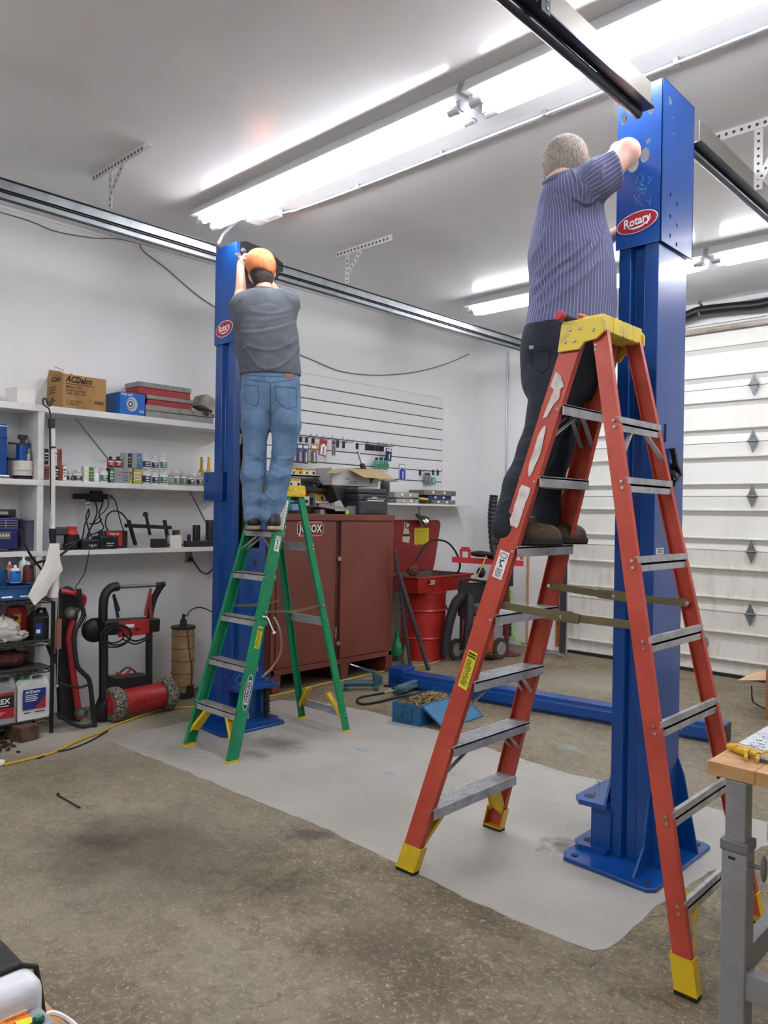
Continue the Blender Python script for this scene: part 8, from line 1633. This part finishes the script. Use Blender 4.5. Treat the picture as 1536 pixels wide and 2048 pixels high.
Sx = [rc(a2(1120, 412, 3.38), a2(1158, 396, 3.27), .088, .10, (tuple(F_), .9), k=.05), rc(a2(1138, 425), a2(1138, 450), .128, .145, tw, k=.05), rc(a2(1138, 450), a2(1140, 505), .145, .172, tw, k=.04), rc(a2(1140, 505), a2(1145, 560), .172, .176, tw, k=.04), rc(a2(1145, 560), a2(1145, 610), .174, .176, tw, k=.04), rc(a2(1145, 610), a2(1138, 668), .176, .188, tw, k=.04), rc(a2(1138, 668), a2(1136, 690), .188, .192, tw, k=.03),
      rc(a2(1119, 366, 3.31), a2(1122, 385, 3.31), .070, .085, k=.04),
      rc(a2(1150, 386, 3.24), a2(1192, 360, 3.22), .074, .082, k=.035), rc(a2(1192, 360, 3.22), a2(1232, 334, 3.22), .082, .088, k=.02, clips=[(tuple(a2(1227, 335, 3.22)), tuple((R3*.86+Vector((0, 0, 1))*.36).normalized()))]),
      rc(a2(1105, 412, 3.45), a2(1168, 470, 3.54), .07, .065, k=.03)]
foldsS = [([(1075, 600), (1110, 560), (1150, 530), (1190, 490), (1205, 450)], 3.5, .010), ([(1072, 575), (1105, 540), (1145, 510), (1180, 480)], 3.5, .009), ([(1068, 590), (1100, 552), (1140, 522)], 3, -.006), ([(1075, 545), (1105, 512), (1140, 480)], 3.5, .008), ([(1062, 520), (1085, 480), (1100, 450)], 4, .006), ([(1080, 620), (1120, 590), (1165, 555), (1200, 520)], 4, .007),
          ([(1145, 340), (1160, 370), (1172, 400)], 3, .006), ([(1165, 335), (1160, 365), (1150, 385)], 3, -.005), ([(1186, 320), (1178, 350), (1160, 378)], 3, .006), ([(1148, 395), (1175, 408), (1196, 395)], 3, .008), ([(1150, 404), (1176, 414), (1200, 402)], 3, -.008), ([(1206, 330), (1200, 360), (1190, 385)], 3, .004), ([(1090, 385), (1085, 400), (1078, 430)], 4, -.005), ([(1195, 410), (1200, 460), (1212, 520)], 4, .005), ([(1150, 560), (1150, 640)], 3, .004), ([(1180, 560), (1178, 640)], 3, -.003), ([(1110, 385), (1140, 400), (1160, 430)], 3, -.005)]
so, bvs = skin_mesh(Sx, .0065, 'shirt', shirt_mat(), t2, cut=[(tuple(a2(1046, 674, 3.3)), tuple((Vector((0, 0, -1))-R3*.26).normalized())), (tuple(a2(1119, 354, 3.31)), tuple((Vector((0, 0, 1))-R3*.25).normalized()))], folds=foldsS, attr={'stripe': stripe}, noise=lambda V_, px: .0015*np.sin(px[:, 0]*.10+px[:, 1]*.03)*np.sin(px[:, 1]*.05))
mb = MB(); mb.tube([Vector(a2(1121, 361, 3.31))+R3*(math.cos(a)*.068)+F3*(math.sin(a)*.064)+Vector((0, 0, .012*math.sin(a)+.014*math.cos(a))) for a in np.linspace(0, 2*PI, 26)[:-1]], .011, n=6, closed=True); part(mb, 'collar', M('shirt_plain', '#585674', rough=.85), so)
trm = M('trousers_navy_black', '#1d222d', rough=.85, c2='#242b38', ns=6, bump=.1, bs=300)
Tr = [rc(a2(1130, 665), a2(1130, 700), .172, .178, (tuple(F_), .92), k=.04), rc(a2(1128, 700), a2(1122, 752), .178, .172, (tuple(F_), .95), k=.05), rc(a2(1104, 770, 3.28), a2(1098, 830, 3.26), .100, .088, k=.04), rc(a2(1098, 830, 3.26), a2(1073, 900, 3.23), .088, .074, k=.03), rc(a2(1073, 900, 3.23), a2(1043, 970, 3.2), .074, .070, k=.03), rc(a2(1043, 970, 3.2), a2(1018, 1055, 3.18), .072, .072, k=.03),
      rc(a2(1140, 770, 3.42), a2(1138, 830, 3.43), .100, .086, k=.04), rc(a2(1138, 830, 3.43), a2(1122, 890, 3.45), .086, .073, k=.03), rc(a2(1122, 890, 3.45), a2(1097, 955, 3.43), .073, .064, k=.03), rc(a2(1097, 955, 3.43), a2(1091, 1045, 3.43), .064, .066, k=.03)]
foldsT = [([(1060, 735), (1080, 755), (1100, 800)], 4, .007), ([(1045, 860), (1070, 850), (1090, 870)], 4, .007), ([(1040, 880), (1065, 872), (1085, 890)], 3.5, -.006), ([(1030, 925), (1055, 920), (1075, 935)], 4, .006), ([(1000, 1010), (1020, 1000), (1045, 1015)], 4, .007), ([(995, 1030), (1020, 1022), (1045, 1035)], 3.5, -.006), ([(1070, 1000), (1090, 992), (1115, 1003)], 4, .006), ([(1050, 700), (1100, 690), (1150, 700)], 2, .002)]
tro, bvq = skin_mesh(Tr, .0065, 'trousers', trm, t2, cut=[(tuple(a2(1130, 652)), (0, 0, 1))], folds=foldsT)
mb = MB(); patch(bvq, 1058, 1067, 691, 698, mb, 0, .003); part(mb, 'maker_tag', M('tag_grey', '#8d8d92', rough=.6), tro)
mb = MB(); stitch(bvq, [(1062, 705), (1100, 700), (1098, 735), (1085, 745), (1064, 735), (1062, 705)], .0015, mb); part(mb, 'pocket_seam', M('trousers_seam', '#10131a', rough=.9), tro)
brn = M('boot_brown', '#4a3a2a', rough=.7, c2='#63503a', ns=18, bump=.2, bs=120); sol = M('boot_sole', '#2a241f', rough=.8)
lacem = M('laces_tan', '#8d7a58', rough=.8)
shoe(t2, 'shoe', a2(984, 1090, 3.2), R_, .29, .105, 1.4205, brn, sol, blackr, lab='brown leather work shoe', lace=lacem, shaft=.10)
shoe(t2, 'shoe', a2(1046, 1088, 3.42), R_+F_*.04, .285, .105, 1.4205, brn, sol, blackr, lab='brown leather work shoe', lace=lacem, shaft=.10)
# tools on the ladder cap
t = thing('hammer', 'hammer with red-tipped handle lying on the yellow ladder cap', 'hammer', a2(1140, 645, 3.02)); a, b = Vector(a2(1119, 631, 2.98)), Vector(a2(1165, 648, 3.06))
part(MB().cyl(a+(b-a)*.12, b, .014, .012, n=12), 'grip', black, t); part(MB().cyl(a-(b-a)*.06, a+(b-a)*.12, .0195, .019, n=18), 'tip', M('hammer_red', '#b52a3c', rough=.4), t, bevel=.003); part(MB().beam(b+Vector((-.0, -.03, -.0)), b+Vector((.0, .05, .02)), .022, .022), 'head', iron, t, bevel=.003)
t = thing('pliers', 'orange-handled pliers on the yellow ladder cap', 'pliers', a2(1165, 640, 3.1)); a, b = Vector(a2(1156, 630, 3.1)), Vector(a2(1182, 642, 3.1)); mb = MB()
for o_ in (0, .018): mb.tube([a+Vector((0, 0, -o_)), (a+b)/2+Vector((0, 0, .006-o_*.8)), b], [.008, .009, .005], n=8)
part(mb, 'handles', M('pliers_orange', '#cf6b3e', rough=.4), t); part(MB().beam(b, b+(b-a)*.5+Vector((0, 0, -.008)), .012, .01), 'jaws', iron, t)
